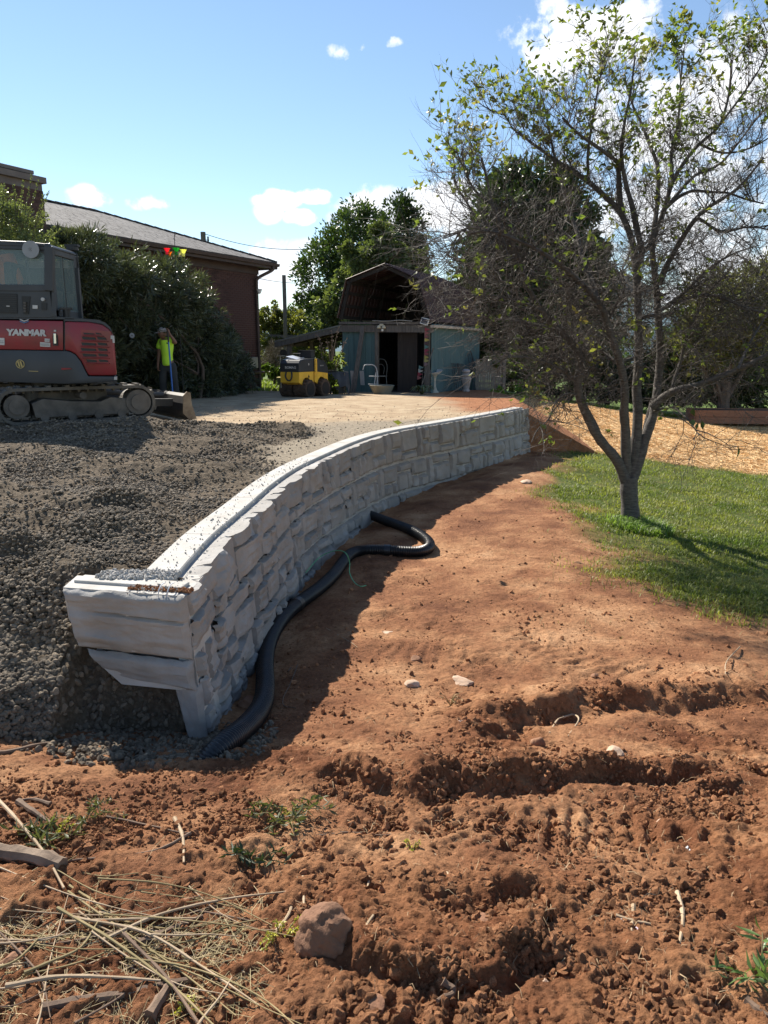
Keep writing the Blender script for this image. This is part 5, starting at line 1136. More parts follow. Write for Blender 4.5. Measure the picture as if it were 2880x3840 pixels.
    # beacon and work light, mirror at the rear corner, exhaust side
    q = e(590, 195, yb); put(MB().cyl((q.x, yb + .15, q.z), (q.x, yb + .15, q.z + .05), .09, 14).box((q.x, yb + .15, q.z + .07), (.20, .10, .03)).build('work_light', mk, T)); q = e(640, 262, yb + .2)
    put(MB().tube(smoothpath([(q.x - .12, yb + .1, q.z + .03), (q.x, yb + .2, q.z + .05), (q.x + .05, yb + .2, q.z - .05), (q.x + .05, yb + .2, q.z - .95)], 4), .012, 6).build('mirror_arm', mk, T)); put(MB().box((q.x + .02, yb + .18, q.z - .10), (.05, .12, .22), bev=.015).build('mirror', mk, T))
    q = e(535, 710); put(MB().cyl((q.x, YP + .15, q.z), (q.x, YP + .15, q.z - .35), .05, 12).box((q.x, YP + .15, q.z + .01), (.16, .10, .03), (0, 0, .3)).build('exhaust_stack', mk, T))
    # turntable
    U = Vector((-5.03, 11.81, .09)); put(MB().cyl(U + Vector((0, 0, .42)), U + Vector((0, 0, .78)), .48, 28).build('slew_ring', mk, T))
    # ---- undercarriage
    ax = Vector((math.cos(R(35)), math.sin(R(35)), 0)); sd = Vector((-ax.y, ax.x, 0)); M = Matrix((ax, sd, Vector((0, 0, 1)))).transposed()
    put(MB().box(U + Vector((0, 0, .34)), (1.0, 1.1, .22), M, bev=.03).build('undercarriage_frame', mst, T))
    hl = 1.12; rr_ = .262; tw = .40
    for sgn in (-1, 1):
        c = U + sd * sgn * .73 + Vector((0, 0, rr_))
        n = 64; per = 4 * (hl - rr_) + 2 * math.pi * rr_
        def loop(t, r=rr_):
            t = t % per; st = 2 * (hl - rr_)
            if t < st: return Vector((-hl + rr_ + t, 0, -r)), 0.0
            t -= st
            if t < math.pi * rr_: a = -math.pi / 2 + t / rr_; return Vector((hl - rr_ + math.cos(a) * r, 0, math.sin(a) * r)), a + math.pi / 2
            t -= math.pi * rr_
            if t < st: return Vector((hl - rr_ - t, 0, r)), math.pi
            t -= st; a = math.pi / 2 + t / rr_; return Vector((-hl + rr_ + math.cos(a) * r, 0, math.sin(a) * r)), a + math.pi / 2
        V = []; 
        for k in range(n):
            po, _ = loop(per * k / n); pi_, _ = loop(per * k / n, rr_ - .045)
            for p_, y_ in ((po, -tw / 2), (po, tw / 2), (pi_, tw / 2), (pi_, -tw / 2)): V.append(c + M @ Vector((p_.x, y_, p_.z)))
        F = [(k * 4 + j, k * 4 + (j + 1) % 4, ((k + 1) % n) * 4 + (j + 1) % 4, ((k + 1) % n) * 4 + j) for k in range(n) for j in range(4)]
        TR = put(MB().add(V, F).build('track', mrub, T)); lug = MB()
        for k in range(40):
            p_, a = loop(per * k / 40, rr_ + .010); Rm = Euler((0, -a, 0)).to_matrix(); lug.box(c + M @ (p_ + Vector((0, (.09 if k % 2 else -.09), 0))), (.055, tw * .55, .030), M @ Rm)
            lug.box(c + M @ (loop(per * (k + .5) / 40, rr_ - .06)[0]), (.03, .08, .05), M @ Rm)
        put(lug.build('lugs', mrub, TR), TR)
        fr = MB(); fr.prism([c + M @ Vector((x, -tw / 2 + .03, z)) for x, z in ((-.62, -.17), (.70, -.17), (.80, -.08), (.80, .05), (.45, .09), (.30, .03), (-.10, .05), (-.50, .10), (-.66, .04))], M @ Vector((0, tw - .06, 0))); put(fr.build('track_frame', mst, T, bevel=.01))
        for x, r, nm in ((-.86, .17, 'sprocket'), (.86, .19, 'idler')):
            w = put(MB().cyl(c + M @ Vector((x, -tw / 2 + .01, 0)), c + M @ Vector((x, tw / 2 - .01, 0)), r, 24).build(nm, mst, T)); put(MB().cyl(c + M @ Vector((x, -tw / 2 - .015, 0)), c + M @ Vector((x, -tw / 2 + .02, 0)), r * .62, 18).build('hub', mst, w), w)
        for x in (-.50, -.12, .26, .60): put(MB().cyl(c + M @ Vector((x, -tw / 2 + .02, -.165)), c + M @ Vector((x, tw / 2 - .02, -.165)), .062, 14).build('track_roller', mst, T))
        put(MB().cyl(c + M @ Vector((.05, -tw / 2 + .0, .13)), c + M @ Vector((.05, tw / 2, .13)), .05, 14).build('carrier_roller', mst, T)); put(MB().box(c + M @ Vector((.0, 0, -.165)), (1.3, .1, .05), M).build('roller_guard', mst, T))
    # blade and arms
    mbl = mat('blade_steel', (.035, .035, .038), (.07, .066, .062), scale=3, rough=.45, metal=.5); mworn = mat('worn_edge', (.16, .12, .085), (.28, .23, .17), scale=7, rough=.55, metal=.4)
    bc = U + ax * 1.62; bw = .95; prof = [(.05, .0), (-.02, .06), (-.06, .15), (-.06, .27), (-.02, .38), (.03, .42), (.05, .41), (.0, .36), (-.035, .27), (-.035, .15), (.0, .07), (.07, .0)]
    B = put(MB().prism([bc + M @ Vector((x, -bw, z)) + Vector((0, 0, -.06)) for x, z in prof], M @ Vector((0, 2 * bw, 0))).build('blade', mbl, T)); put(MB().box(bc + M @ Vector((.05, 0, .0)) + Vector((0, 0, -.03)), (.03, 2 * bw, .10), M).build('cutting_edge', mworn, B), B)
    for s_ in (-1, 1): put(MB().prism([bc + M @ Vector((x, s_ * bw, z)) for x, z in ((-.08, .06), (-.06, .34), (.0, .40), (.06, .38), (.07, .2), (.14, -.04), (.02, -.05))], M @ Vector((0, s_ * .02, 0))).build('end_plate', mworn, B), B)
    for s_ in (-.42, .42): put(MB().beam(U + M @ Vector((.3, s_, .25)), bc + M @ Vector((-.06, s_, .20)), .09, .12).build('blade_arm', mbl, T))
    put(MB().tube([U + M @ Vector((.4, 0, .4)), bc + M @ Vector((-.06, 0, .3))], .045, 10).build('hydraulic_cylinder', mst, T))
    # seat
    put(MB().box((RX - .95, 11.25, zbm + .15), (.5, .48, .16), bev=.04).box((RX - .73, 11.25, zbm + .48), (.14, .46, .60), bev=.05).build('seat', mk, T))
    return e, RX, zbm, zt
EX = build_excavator()
# ================================================================ people
def skin_mesh(name, verts, edges, root, m, parent, sub=2):
    """verts: {key: (pos, rx, ry)}"""
    keys = list(verts); me = bpy.data.meshes.new(name); me.from_pydata([verts[k][0] for k in keys], [(keys.index(a), keys.index(b)) for a, b in edges], []); me.update()
    o = bpy.data.objects.new(name, me); COL.objects.link(o); md = o.modifiers.new('s', 'SKIN'); md.use_smooth_shade = True
    for k, key in enumerate(keys):
        sv = me.skin_vertices[0].data[k]; sv.radius = (verts[key][1], verts[key][2]); sv.use_root = key == root
    ms = o.modifiers.new('u', 'SUBSURF'); ms.levels = sub; ms.render_levels = sub
    dg = bpy.context.evaluated_depsgraph_get(); m2 = bpy.data.meshes.new_from_object(o.evaluated_get(dg)); bpy.data.objects.remove(o); m2.name = name; m2.materials.clear(); m2.materials.append(m)
    q = bpy.data.objects.new(name, m2); link(q, parent); return q
def hand(V, E, wrist, w, d, side, curl):
    """five finger chains from wrist point w, pointing along d, fingers curl towards `curl`, spread along `side`"""
    w = Vector(w); d = Vector(d).normalized(); side = Vector(side).normalized(); curl = Vector(curl).normalized(); V[wrist + 'p'] = (w + d * .05, .034, .020); E.append((wrist, wrist + 'p'))
    for k, (off, L_) in enumerate(((-.027, .062), (-.009, .072), (.009, .068), (.026, .052))):
        b = w + d * .085 + side * off; V['%sf%d' % (wrist, k)] = (b, .0095, .0095); E.append((wrist + 'p', '%sf%d' % (wrist, k)))
        p1 = b + (d * .6 + curl * .6).normalized() * L_ * .5; V['%sg%d' % (wrist, k)] = (p1, .0085, .0085); E.append(('%sf%d' % (wrist, k), '%sg%d' % (wrist, k)))
        p2 = p1 + (curl * 1.0 - d * .25).normalized() * L_ * .45; V['%sh%d' % (wrist, k)] = (p2, .007, .007); E.append(('%sg%d' % (wrist, k), '%sh%d' % (wrist, k)))
    b = w + d * .035 - side * .040 + curl * .012; V[wrist + 't0'] = (b, .011, .011); E.append((wrist + 'p', wrist + 't0')); V[wrist + 't1'] = (b + d * .028 + curl * .028 + side * .008, .009, .009); E.append((wrist + 't0', wrist + 't1'))
def face(c, fwd, parent, ms, scale=1.0, cap=None, beard=False):
    """head turned to fwd at centre c: skull with brow, nose, mouth, ears, chin"""
    c = Vector(c); f = Vector(fwd).normalized(); u = Vector((0, 0, 1)); u = (u - f * u.dot(f)).normalized(); r = f.cross(u)
    bm = bmesh.new(); bmesh.ops.create_icosphere(bm, subdivisions=4, radius=1)
    for v in bm.verts:
        x, y, z = v.co; x *= .078; y *= .098; z *= .118     # x right, y forward, z up
        if z < -.01: k = 1 + z * 2.2; x *= max(.62, k + .12); y *= 1 + z * .6
        if y > 0:
            y += .020 * math.exp(-((x / .013) ** 2 + ((z + .018) / .022) ** 2)); y += .006 * math.exp(-((x / .045) ** 2 + ((z - .030) / .010) ** 2)); y -= .008 * math.exp(-(((abs(x) - .030) / .014) ** 2 + ((z - .008) / .011) ** 2))
            y += .006 * math.exp(-((x / .024) ** 2 + ((z + .058) / .008) ** 2)); y -= .004 * math.exp(-((x / .022) ** 2 + ((z + .050) / .004) ** 2)); y += .008 * math.exp(-((x / .02) ** 2 + ((z + .095) / .016) ** 2))
        v.co = c + (r * x + f * y + u * z) * scale
    me = bpy.data.meshes.new('head'); bm.to_mesh(me); bm.free(); me.polygons.foreach_set('use_smooth', np.ones(len(me.polygons), bool)); me.materials.append(ms); h = link(bpy.data.objects.new('head', me), parent)
    M = Matrix((r, f, u)).transposed(); me_ = mat('eye', (.03, .02, .02), rough=.2)
    for s in (-1, 1):
        MB().lathe([(0, -.006), (.012, -.003), (.016, .004), (.012, .010), (0, .012)], (0, 0, 0), 10).build('ear', ms, h, smooth=True).matrix_local = Matrix.Translation(c + M @ Vector((s * .079, -.005, -.005))) @ (M @ Euler((0, R(90) * s, 0)).to_matrix()).to_4x4() @ Matrix.Diagonal((1.7, 1, 1, 1))
        MB().lathe([(0, -.011), (.008, -.007), (.011, 0), (.008, .007), (0, .011)], c + M @ Vector((s * .030, .083, .010)), 8).build('eye', me_, h, smooth=True)
    return h, M
def build_worker():
    YW = 17.2; b = ony(622, 1500, YW); b.z = ony(622, 1500, YW).z; px = 2775 / YW
    T = thing('person', 'person in a fluorescent yellow t-shirt, dark trousers and pale cap leaning on a blue-handled tool', 'person', (b.x, b.y, b.z)); ms = mat('skin', (.24, .12, .075), (.20, .10, .06), rough=.55, scale=9); my = mat('hi_vis_shirt', (.60, .95, .05), (.52, .85, .05), scale=3, rough=.7, bump=.012, bscale=7); mp = mat('dark_trousers', (.030, .034, .036), (.045, .048, .05), scale=4, rough=.9, bump=.008, bscale=8)
    def w(px_, py, dy=0): q = ony(px_, py, YW + dy); return (q - T.location)
    hipz = .86
    L = {'hand': w(629, 1236, -.16), 'elbow': w(660, 1287, -.08), 'sh': w(643, 1277, .0), 'sh2': w(603, 1281, .02), 'el2': w(596, 1330, .0), 'hd2': w(592, 1372, -.08), 'neck': w(612, 1270, 0), 'chest': w(624, 1300, 0), 'hip': w(630, 1372, 0)}
    f = Vector((-.55, -.83, -.05)); V = {}; E = []
    V['hip'] = (L['hip'], .15, .11); V['waist'] = (w(628, 1345), .13, .10); V['chest'] = (L['chest'], .16, .11); V['upch'] = (w(622, 1281), .12, .085); V['neck'] = (w(613, 1270, -.01), .055, .055); V['skull'] = (w(609, 1254, -.03), .06, .06)
    E += [('hip', 'waist'), ('waist', 'chest'), ('chest', 'upch'), ('upch', 'neck'), ('neck', 'skull')]
    V['sR'] = (L['sh'], .062, .062); V['eR'] = (L['elbow'], .045, .045); V['wR'] = (w(634, 1250, -.15), .028, .026); E += [('upch', 'sR'), ('sR', 'eR'), ('eR', 'wR')]; hand(V, E, 'wR', V['wR'][0], (-.15, 0, 1), (0, 1, 0), (-1, .1, 0))
    V['sL'] = (L['sh2'], .062, .062); V['eL'] = (L['el2'], .045, .045); V['wL'] = (L['hd2'], .028, .026); E += [('upch', 'sL'), ('sL', 'eL'), ('eL', 'wL')]; hand(V, E, 'wL', L['hd2'], (.02, -.1, -1), (0, 1, 0), (1, 0, 0))
    for s, k in ((-1, 'A'), (1, 'B')):
        hx = L['hip'].x + s * .10; V['t' + k] = (Vector((hx, .0, hipz - .12)), .095, .095); V['k' + k] = (Vector((hx + s * .03, -.03, .46)), .065, .065); V['a' + k] = (Vector((hx + s * .05, .02, .10)), .045, .045); V['f' + k] = (Vector((hx + s * .05 - .10, -.12, .04)), .045, .035)
        E += [('hip', 't' + k), ('t' + k, 'k' + k), ('k' + k, 'a' + k), ('a' + k, 'f' + k)]
    B = skin_mesh('body', V, E, 'hip', ms, T)
    h, M = face(w(608, 1250, -.04), f, T, ms, 1.05)
    cp = MB(); c = w(608, 1250, -.04); mc = mat('pale_cap', (.40, .38, .37), (.22, .20, .20), scale=30, rough=.8)
    cp.lathe([(.086, -.0), (.090, .02), (.084, .055), (.060, .088), (.0, .100)], (0, 0, 0), 20); o = cp.build('cap', mc, T, smooth=True); o.matrix_local = Matrix.Translation(c + Vector((0, 0, .035))) @ M.to_4x4() @ Matrix.Diagonal((1, 1.2, 1, 1))
    o2 = MB().prism([Vector((x, y, 0)) for x, y in ((-.07, .07), (-.06, .14), (-.03, .175), (.03, .175), (.06, .14), (.07, .07))], (0, 0, .008)).build('cap_brim', mc, o); o2.rotation_euler = (-.15, 0, 0); o2.location = (0, -.0, .0)
    # shirt and trousers
    S = {'b': (w(630, 1374), .185, .13), 'h': (w(629, 1362), .18, .13), 'm': (w(627, 1332), .165, .125), 'c': (w(624, 1302), .18, .13), 'u': (w(622, 1284), .15, .11), 'n': (w(614, 1273), .075, .07), 'sr': (L['sh'], .085, .085), 'sre': (L['sh'].lerp(L['elbow'], .55), .080, .080), 'sl': (L['sh2'], .085, .085), 'sle': (L['sh2'].lerp(L['el2'], .62) + Vector((-.02, 0, 0)), .085, .085)}
    skin_mesh('shirt', S, [('b', 'h'), ('h', 'm'), ('m', 'c'), ('c', 'u'), ('u', 'n'), ('u', 'sr'), ('sr', 'sre'), ('u', 'sl'), ('sl', 'sle')], 'c', my, T)
    Pn = {'w': (Vector((L['hip'].x, 0, hipz + .05)), .17, .12), 'h': (Vector((L['hip'].x, 0, hipz - .04)), .17, .125)}; Ep = [('w', 'h')]
    for k in 'AB':
        Pn['t' + k] = (V['t' + k][0] - Vector((0, 0, .06)), .115, .11); Pn['k' + k] = (V['k' + k][0], .088, .088); Pn['a' + k] = (V['a' + k][0] + Vector((0, 0, .02)), .085, .08); Ep += [('h', 't' + k), ('t' + k, 'k' + k), ('k' + k, 'a' + k)]
    skin_mesh('trousers', Pn, Ep, 'h', mp, T)
    for k in 'AB': MB().box(V['f' + k][0] + Vector((.03, .04, .0)), (.10, .26, .085), (0, 0, .65), bev=.03).build('boot', mat('brown_boot', (.05, .035, .025), rough=.8), T)
    MB().box(w(624.5, 1287, -.145), (.08, .004, .03)).build('chest_print', mat('print_dark', (.05, .08, .03)), T)
    # blue handled tool he holds
    top = T.location + w(628.5, 1240, -.19); bot = T.location + w(650, 1500, -.36); bot.z = tz(bot.x, bot.y) + .03
    R_ = thing('lute_rake', 'blue-handled rake held upright by the person in the yellow shirt', 'rake', bot)
    d = (top - bot); o = MB().cyl(d * .84, d * .0, .0165, 10).build('handle', mat('rake_blue', (.02, .13, .48), (.03, .16, .52), rough=.4), R_); MB().cyl(d, d * .84, .020, 10).build('grip', mat('grip_dark', (.06, .045, .035), rough=.7), R_)
    MB().box((0, 0, .0), (.62, .03, .06)).build('rake_head', mat('dark_metal', (.03, .03, .03)), R_); mb = MB()
    for i in range(14): mb.cyl((-.3 + i * .046, 0, -.02), (-.3 + i * .046, -.02, -.07), .004, 5)
    mb.build('tines', mat('dark_metal', (.03, .03, .03)), R_)
build_worker()
def build_operator():
    e, RX, zb, zt = EX; y = 11.22; c = e(105, 500, y); T = thing('person', 'person in an orange shirt sitting at the controls inside the excavator cab', 'person', (c.x, y, zb + .23)); mo = mat('orange_shirt', (.75, .20, .04), (.62, .15, .03), rough=.7, bump=.01, bscale=7); ms = mat('skin', (.24, .12, .075)); mp = mat('dark_trousers', (.03, .034, .036))
    V = {'hip': ((0, 0, .08), .13, .12), 'waist': ((-.02, 0, .25), .12, .13), 'chest': ((-.06, 0, .45), .12, .15), 'uc': ((-.09, 0, .56), .09, .11), 'neck': ((-.13, 0, .65), .05, .05), 'sk': ((-.16, 0, .73), .06, .06)}; E = [('hip', 'waist'), ('waist', 'chest'), ('chest', 'uc'), ('uc', 'neck'), ('neck', 'sk')]
    for s, k in ((-1, 'a'), (1, 'b')):
        V['s' + k] = ((-.09, s * .19, .55), .055, .055); V['e' + k] = ((-.16, s * .24, .30), .042, .042); V['w' + k] = ((-.40, s * .20, .30), .027, .027); E += [('uc', 's' + k), ('s' + k, 'e' + k), ('e' + k, 'w' + k)]; hand(V, E, 'w' + k, (-.40, s * .20, .30), (-1, 0, .1), (0, 1, 0), (-.1, 0, -1))
        V['t' + k] = ((-.08, s * .10, .05), .085, .085); V['k' + k] = ((-.48, s * .12, .10), .06, .06); V['f' + k] = ((-.55, s * .12, -.25), .045, .045); E += [('hip', 't' + k), ('t' + k, 'k' + k), ('k' + k, 'f' + k)]
    skin_mesh('body', V, E, 'hip', ms, T)
    face((-.18, 0, .78), (-1, -.1, -.15), T, ms)
    skin_mesh('shirt', {'h': ((0, 0, .10), .15, .16), 'm': ((-.02, 0, .28), .15, .17), 'c': ((-.06, 0, .46), .155, .20), 'u': ((-.09, 0, .56), .12, .15), 'n': ((-.12, 0, .62), .07, .07), 'sa': ((-.09, -.2, .54), .08, .08), 'ea': ((-.13, -.235, .38), .07, .07), 'sb': ((-.09, .2, .54), .08, .08), 'eb': ((-.13, .235, .38), .07, .07)}, [('h', 'm'), ('m', 'c'), ('c', 'u'), ('u', 'n'), ('u', 'sa'), ('sa', 'ea'), ('u', 'sb'), ('sb', 'eb')], 'c', mo, T)
    skin_mesh('trousers', {'h': ((0, 0, .06), .15, .15), 'a': ((-.10, -.10, .05), .10, .10), 'ka': ((-.50, -.12, .10), .08, .08), 'fa': ((-.56, -.12, -.18), .07, .07), 'b': ((-.10, .10, .05), .10, .10), 'kb': ((-.50, .12, .10), .08, .08), 'fb': ((-.56, .12, -.18), .07, .07)}, [('h', 'a'), ('a', 'ka'), ('ka', 'fa'), ('h', 'b'), ('b', 'kb'), ('kb', 'fb')], 'h', mp, T)
    o = MB().lathe([(.09, 0), (.092, .03), (.08, .07), (.05, .095), (0, .105)], (-.18, 0, .81), 16).build('cap', mat('dark_cap', (.06, .03, .03), rough=.8), T, smooth=True)
build_operator()
# ================================================================ small things by the bush and beyond
def yard_things():
    # coloured cup ornament on a hook
    y = 17.9; c = ony(658, 960, y); T = thing('cup_ornament', 'garden hook carrying pink, amber, green, white and cream cups above the big bush', 'ornament', (c.x, y, 0)); mdm = mat('dark_metal', (.03, .03, .03))
    tp = ony(661, 880, y); o = MB().tube([(0, 0, -.1), (0, 0, tp.z - .1)], .008, 6).tube(smoothpath([(0, 0, tp.z - .12), (.005, 0, tp.z), (.03, 0, tp.z + .02), (-.02, 0, tp.z - .1)], 4), .006, 5).build('pole', mdm, T)
    for px, py, cc, s in ((626, 942, (.85, .08, .20), 1.0), (637, 952, (.85, .38, .05), .72), (661, 942, (.03, .45, .10), 1.1), (672, 953, (.65, .60, .65), .8), (687, 948, (.80, .78, .50), 1.1)):
        q = ony(px, py, y); nm = 'cup_%d' % px; mm = mat(nm, cc, tuple(k * .85 for k in cc), rough=.35, trans=.5); k = .062 * s
        o = MB().lathe([(k * .55, -k * 1.1), (k * .6, -k * .2), (k * .85, k * .6), (k * 1.25, k * 1.0), (k * 1.15, k * 1.0), (k * .55, -k * .1), (0, -k * 1.0)], (q.x - c.x, 0, q.z), 14).build('cup', mm, T, smooth=True)
        MB().tube(smoothpath([(q.x - c.x, 0, q.z - .07), ((q.x - c.x) * .5, 0, q.z - .10), (0, 0, q.z - .2)], 3), .005, 5).build('cup_arm', mdm, T)
    # hanging disc in the bush
    y = 15.9; q = ony(495, 1258, y); T = thing('hanging_disc', 'pale round disc hanging in the dark bush left of the person', 'disc', q); o = MB().cyl((0, 0, 0), (0, .006, 0), .052, 24).build('disc_plate', mat('disc_grey', (.35, .36, .37)), T); MB().cyl((0, -.004, 0), (0, 0, 0), .012, 10).build('centre', mdm, T); MB().tube([(0, 0, .05), (0, 0, .17)], .002, 4).build('string', mdm, T)
    # utility pole behind the roof and its wires
    y = 46; T = thing('utility_pole', 'weathered utility pole top showing above the shingle roof', 'utility pole', (ony(762, 890, y).x, y, -1)); mw = mat('grey_wood', (.085, .075, .068)); t = ony(762, 870, y); MB().tube([(0, 0, 0), (0, 0, t.z + 1)], [.19, .15], 12).build('pole', mw, T, smooth=True)
    MB().beam((.05, -.05, t.z + .55), (.35, 0, t.z + .55), .04, .04).cyl((.28, 0, t.z + .45), (.28, 0, t.z + .75), .05, 8).build('insulator', mat('dark_metal', (.03, .03, .03)), T)
    def wire(a, b, r, sag, label, y0, y1):
        A = ony(*a, y0); B = ony(*b, y1); pts = [A.lerp(B, k / 16) - Vector((0, 0, sag * 4 * (k / 16) * (1 - k / 16))) for k in range(17)]; tag(MB().tube(pts, r, 5).build('power_line', mat('wire_black', (.02, .02, .02), rough=.6)), label, 'wire')
    wire((768, 877), (1180, 932), .018, .35, 'thick power line running right from the pole top above the roof', 46, 50); wire((1085, 1008 - 16), (1150, 1008), .012, .0, 'short length of wire just past the eave end of the brick house', 46, 47); wire((975, 1045), (1115, 1062), .015, .05, 'lower power line crossing the gap between the house and the trees', 45, 47)
    y = 31; T = thing('post', 'plain wooden post standing in the bushes between the house corner and the barn', 'post', (ony(1068, 1150, y).x, y, -.4)); MB().box((0, 0, 1.6), (.14, .14, ony(1068, 1148, y).z * 2 - 0), bev=.01).build('post_shaft', mw, T).location = (0, 0, 0)
    # board fence across behind
    T = thing('rail_fence', 'low grey rail fence in the bushes left of the lean-to', 'fence', (-4, 33, -.4))
    for zpx in (1258, 1160): a = ony(960, zpx, 33); b2 = ony(1110, zpx + 4, 33); MB().beam((a.x + 4, 0, a.z + .4), (b2.x + 4, 0, b2.z + .4), .05, .12 if zpx > 1200 else .03).build('rail', mw, T)
    for px in (975, 1040, 1100): a = ony(px, 1258, 33); MB().box((a.x + 4, .05, .8), (.1, .1, 1.6)).build('post', mw, T)
    # pale house far behind the bare tree
    y = 58; def_w = mat('pale_siding', (.62, .64, .68), (.70, .72, .75), rough=.8); c = ony(2310, 1250, y)
    T = thing('pale_house', 'pale white house half hidden behind the bare tree', 'house', (c.x, y, -1.6)); a = ony(2150, 1350, y); b = ony(2480, 1120, y); zt = b.z + 1.2
    w_ = b.x - a.x; MB().box((0, 2, zt / 2 + .6), (w_, 4, zt + .2)).build('wall', def_w, T); MB().prism([(-w_ / 2 - .4, -.3, zt + .6), (w_ / 2 + .4, -.3, zt + .6), (0, -.3, zt + 2.4)], (0, 5, 0)).build('roof', mat('grey_roof', (.22, .22, .24), rough=.8), T)
    for x in (-w_ * .3, w_ * .05, w_ * .33): W_ = MB().box((x, -.02, zt * .62), (1.0, .08, 1.3)).build('window', mat('dark_glass', (.02, .025, .03)), T); MB().box((x, -.05, zt * .62 + .72), (1.2, .06, .12)).box((x, -.05, zt * .62 - .72), (1.2, .06, .12)).build('window_frame', mat('white_paint', (.7, .7, .7)), W_)
    for k in range(int(zt / .3)): MB().box((0, -.012, .7 + k * .3), (w_ - .02, .03, .03)).build('siding_board', def_w, T)
    y = 52; c = ony(1905, 1290, y); T = thing('pale_shed', 'small pale shed beyond the picket fence behind the bare twigs', 'shed', (c.x, y, -1.2)); MB().box((0, 0, 1.4), (4.2, 3, 2.4)).build('wall', def_w, T); MB().prism([(-2.3, -1.7, 2.6), (2.3, -1.7, 2.6), (0, -1.7, 3.5)], (0, 3.4, 0)).build('roof', mat('grey_roof', (.22, .22, .24)), T)
    # raised planter at the right
    q = onz(2748, 1585, -1.15); T = thing('raised_planter', 'reddish brown raised planter box at the far edge of the straw', 'planter', q, R(-6)); mb_ = mat('planter_wood', (.24, .11, .06), (.30, .15, .09), rough=.8, scale=4, stretch=(1, 1, 5))
    for k in range(2):
        z = .11 + k * .21
        MB().box((0, -.45, z), (2.6, .05, .20)).build('plank', mb_, T); MB().box((0, .45, z), (2.6, .05, .20)).build('plank', mb_, T); MB().box((-1.3, 0, z), (.05, .95, .20)).build('plank', mb_, T); MB().box((1.3, 0, z), (.05, .95, .20)).build('plank', mb_, T)
    MB().box((0, 0, .36), (2.5, .85, .05)).build('soil', mat('planter_soil', (.05, .03, .02), rough=.95), T)
    # distant hills
    V = []; F = []; n = 60
    for k in range(n + 1):
        a = R(-60 + 120 * k / n); d = 1400; h = 62 + 26 * vnoise(np.array([k * .23]), np.array([1.]), 3)[0] + 8 * vnoise(np.array([k * .9]), np.array([4.]), 3)[0]
        V += [(math.sin(a) * d, math.cos(a) * d, -20), (math.sin(a) * (d + 260), math.cos(a) * (d + 260), float(h)), (math.sin(a) * (d + 700), math.cos(a) * (d + 700), -20)]
    for k in range(n): F += [(k * 3, k * 3 + 3, k * 3 + 4, k * 3 + 1), (k * 3 + 1, k * 3 + 4, k * 3 + 5, k * 3 + 2)]
    npmesh('hills', V, np.array(F), mat('hill_haze_blue', (.10, .17, .20), (.12, .20, .24), scale=.02, rough=1), smooth=True)['kind'] = 'structure'  # blue of the distant air is put into the hill colour
yard_things()
# ================================================================ vegetation
def leaf_cloud(name, P, N_, L_, W_, m, parent, seed=0, fold=.25, narrow=False):
    """P leaf bases (n,3), N_ leaf directions; each leaf four triangles along a folded midrib"""
    rs = np.random.RandomState(seed); n = len(P); d = N_ / (np.linalg.norm(N_, axis=1)[:, None] + 1e-9); r = rs.randn(n, 3); s = np.cross(d, r); s /= np.linalg.norm(s, axis=1)[:, None] + 1e-9; u = np.cross(s, d)
    l = (L_ * (.6 + .8 * rs.rand(n)))[:, None]; w = (W_ * (.6 + .8 * rs.rand(n)))[:, None]; cv = (rs.rand(n) * .5)[:, None]
    a = P; b = P + d * l * .5 + s * w / 2 + u * w * fold; c = P + d * l * .5 - s * w / 2 + u * w * fold; e = P + d * l - u * l * cv * .4; mid = P + d * l * .5
    V = np.stack([a, b, e, mid, c], 1).reshape(-1, 3); i = np.arange(n) * 5; F = np.concatenate([np.stack([i, i + 1, i + 3], 1), np.stack([i + 1, i + 2, i + 3], 1), np.stack([i, i + 3, i + 4], 1), np.stack([i + 3, i + 2, i + 4], 1)])
    o = npmesh(name, V, F, m, parent); return o
def crown_points(blobs, n, seed, shell=.45, lump=.35):
    """points in a union of ellipsoids, gathered in clumps near the outside; returns points and outward directions"""
    rs = np.random.RandomState(seed); P = []; D = []; vol = np.array([b[3] * b[4] * b[5] for b in blobs]) ** .75; vol /= vol.sum()
    for (cx, cy, cz, rx, ry, rz), f in zip(blobs, vol):
        k = int(n * f); nc = max(8, k // 70); cd = rs.randn(nc, 3); cd /= np.linalg.norm(cd, axis=1)[:, None]; cr = (shell + (1 - shell) * rs.rand(nc) ** .6) * (1 + .12 * rs.randn(nc)); cs = lump * (.5 + .8 * rs.rand(nc))
        w = rs.randint(0, nc, k); o = rs.randn(k, 3); o /= np.linalg.norm(o, axis=1)[:, None]; o *= (rs.rand(k) ** .45)[:, None] * cs[w][:, None]
        q = cd[w] * cr[w][:, None] * np.array([rx, ry, rz]) + o * min(rx, ry, rz) * .55; P.append(q + np.array([cx, cy, cz])); D.append(o / (np.linalg.norm(o, axis=1)[:, None] + 1e-9) + cd[w] * .8 + rs.randn(k, 3) * .5)
    return np.concatenate(P), np.concatenate(D)
def leafmat(name, c1, c2, trans=.35, rough=.45, island=.4, scale=.8, spec=.5): return mat(name, c1, c2, scale=scale, rough=rough, trans=trans, island=island, spec=spec, contrast=(.35, .65))
def pxe(px, py, rx, ry, d, depth=None):
    """ellipsoid whose outline in the photograph is centred at px,py with radii rx,ry (photograph pixels), standing at distance d"""
    c = ony(px, py, d); k = d / FPX; return (c.x, c.y, c.z, rx * k, (depth or rx * k), ry * k * 1.03)
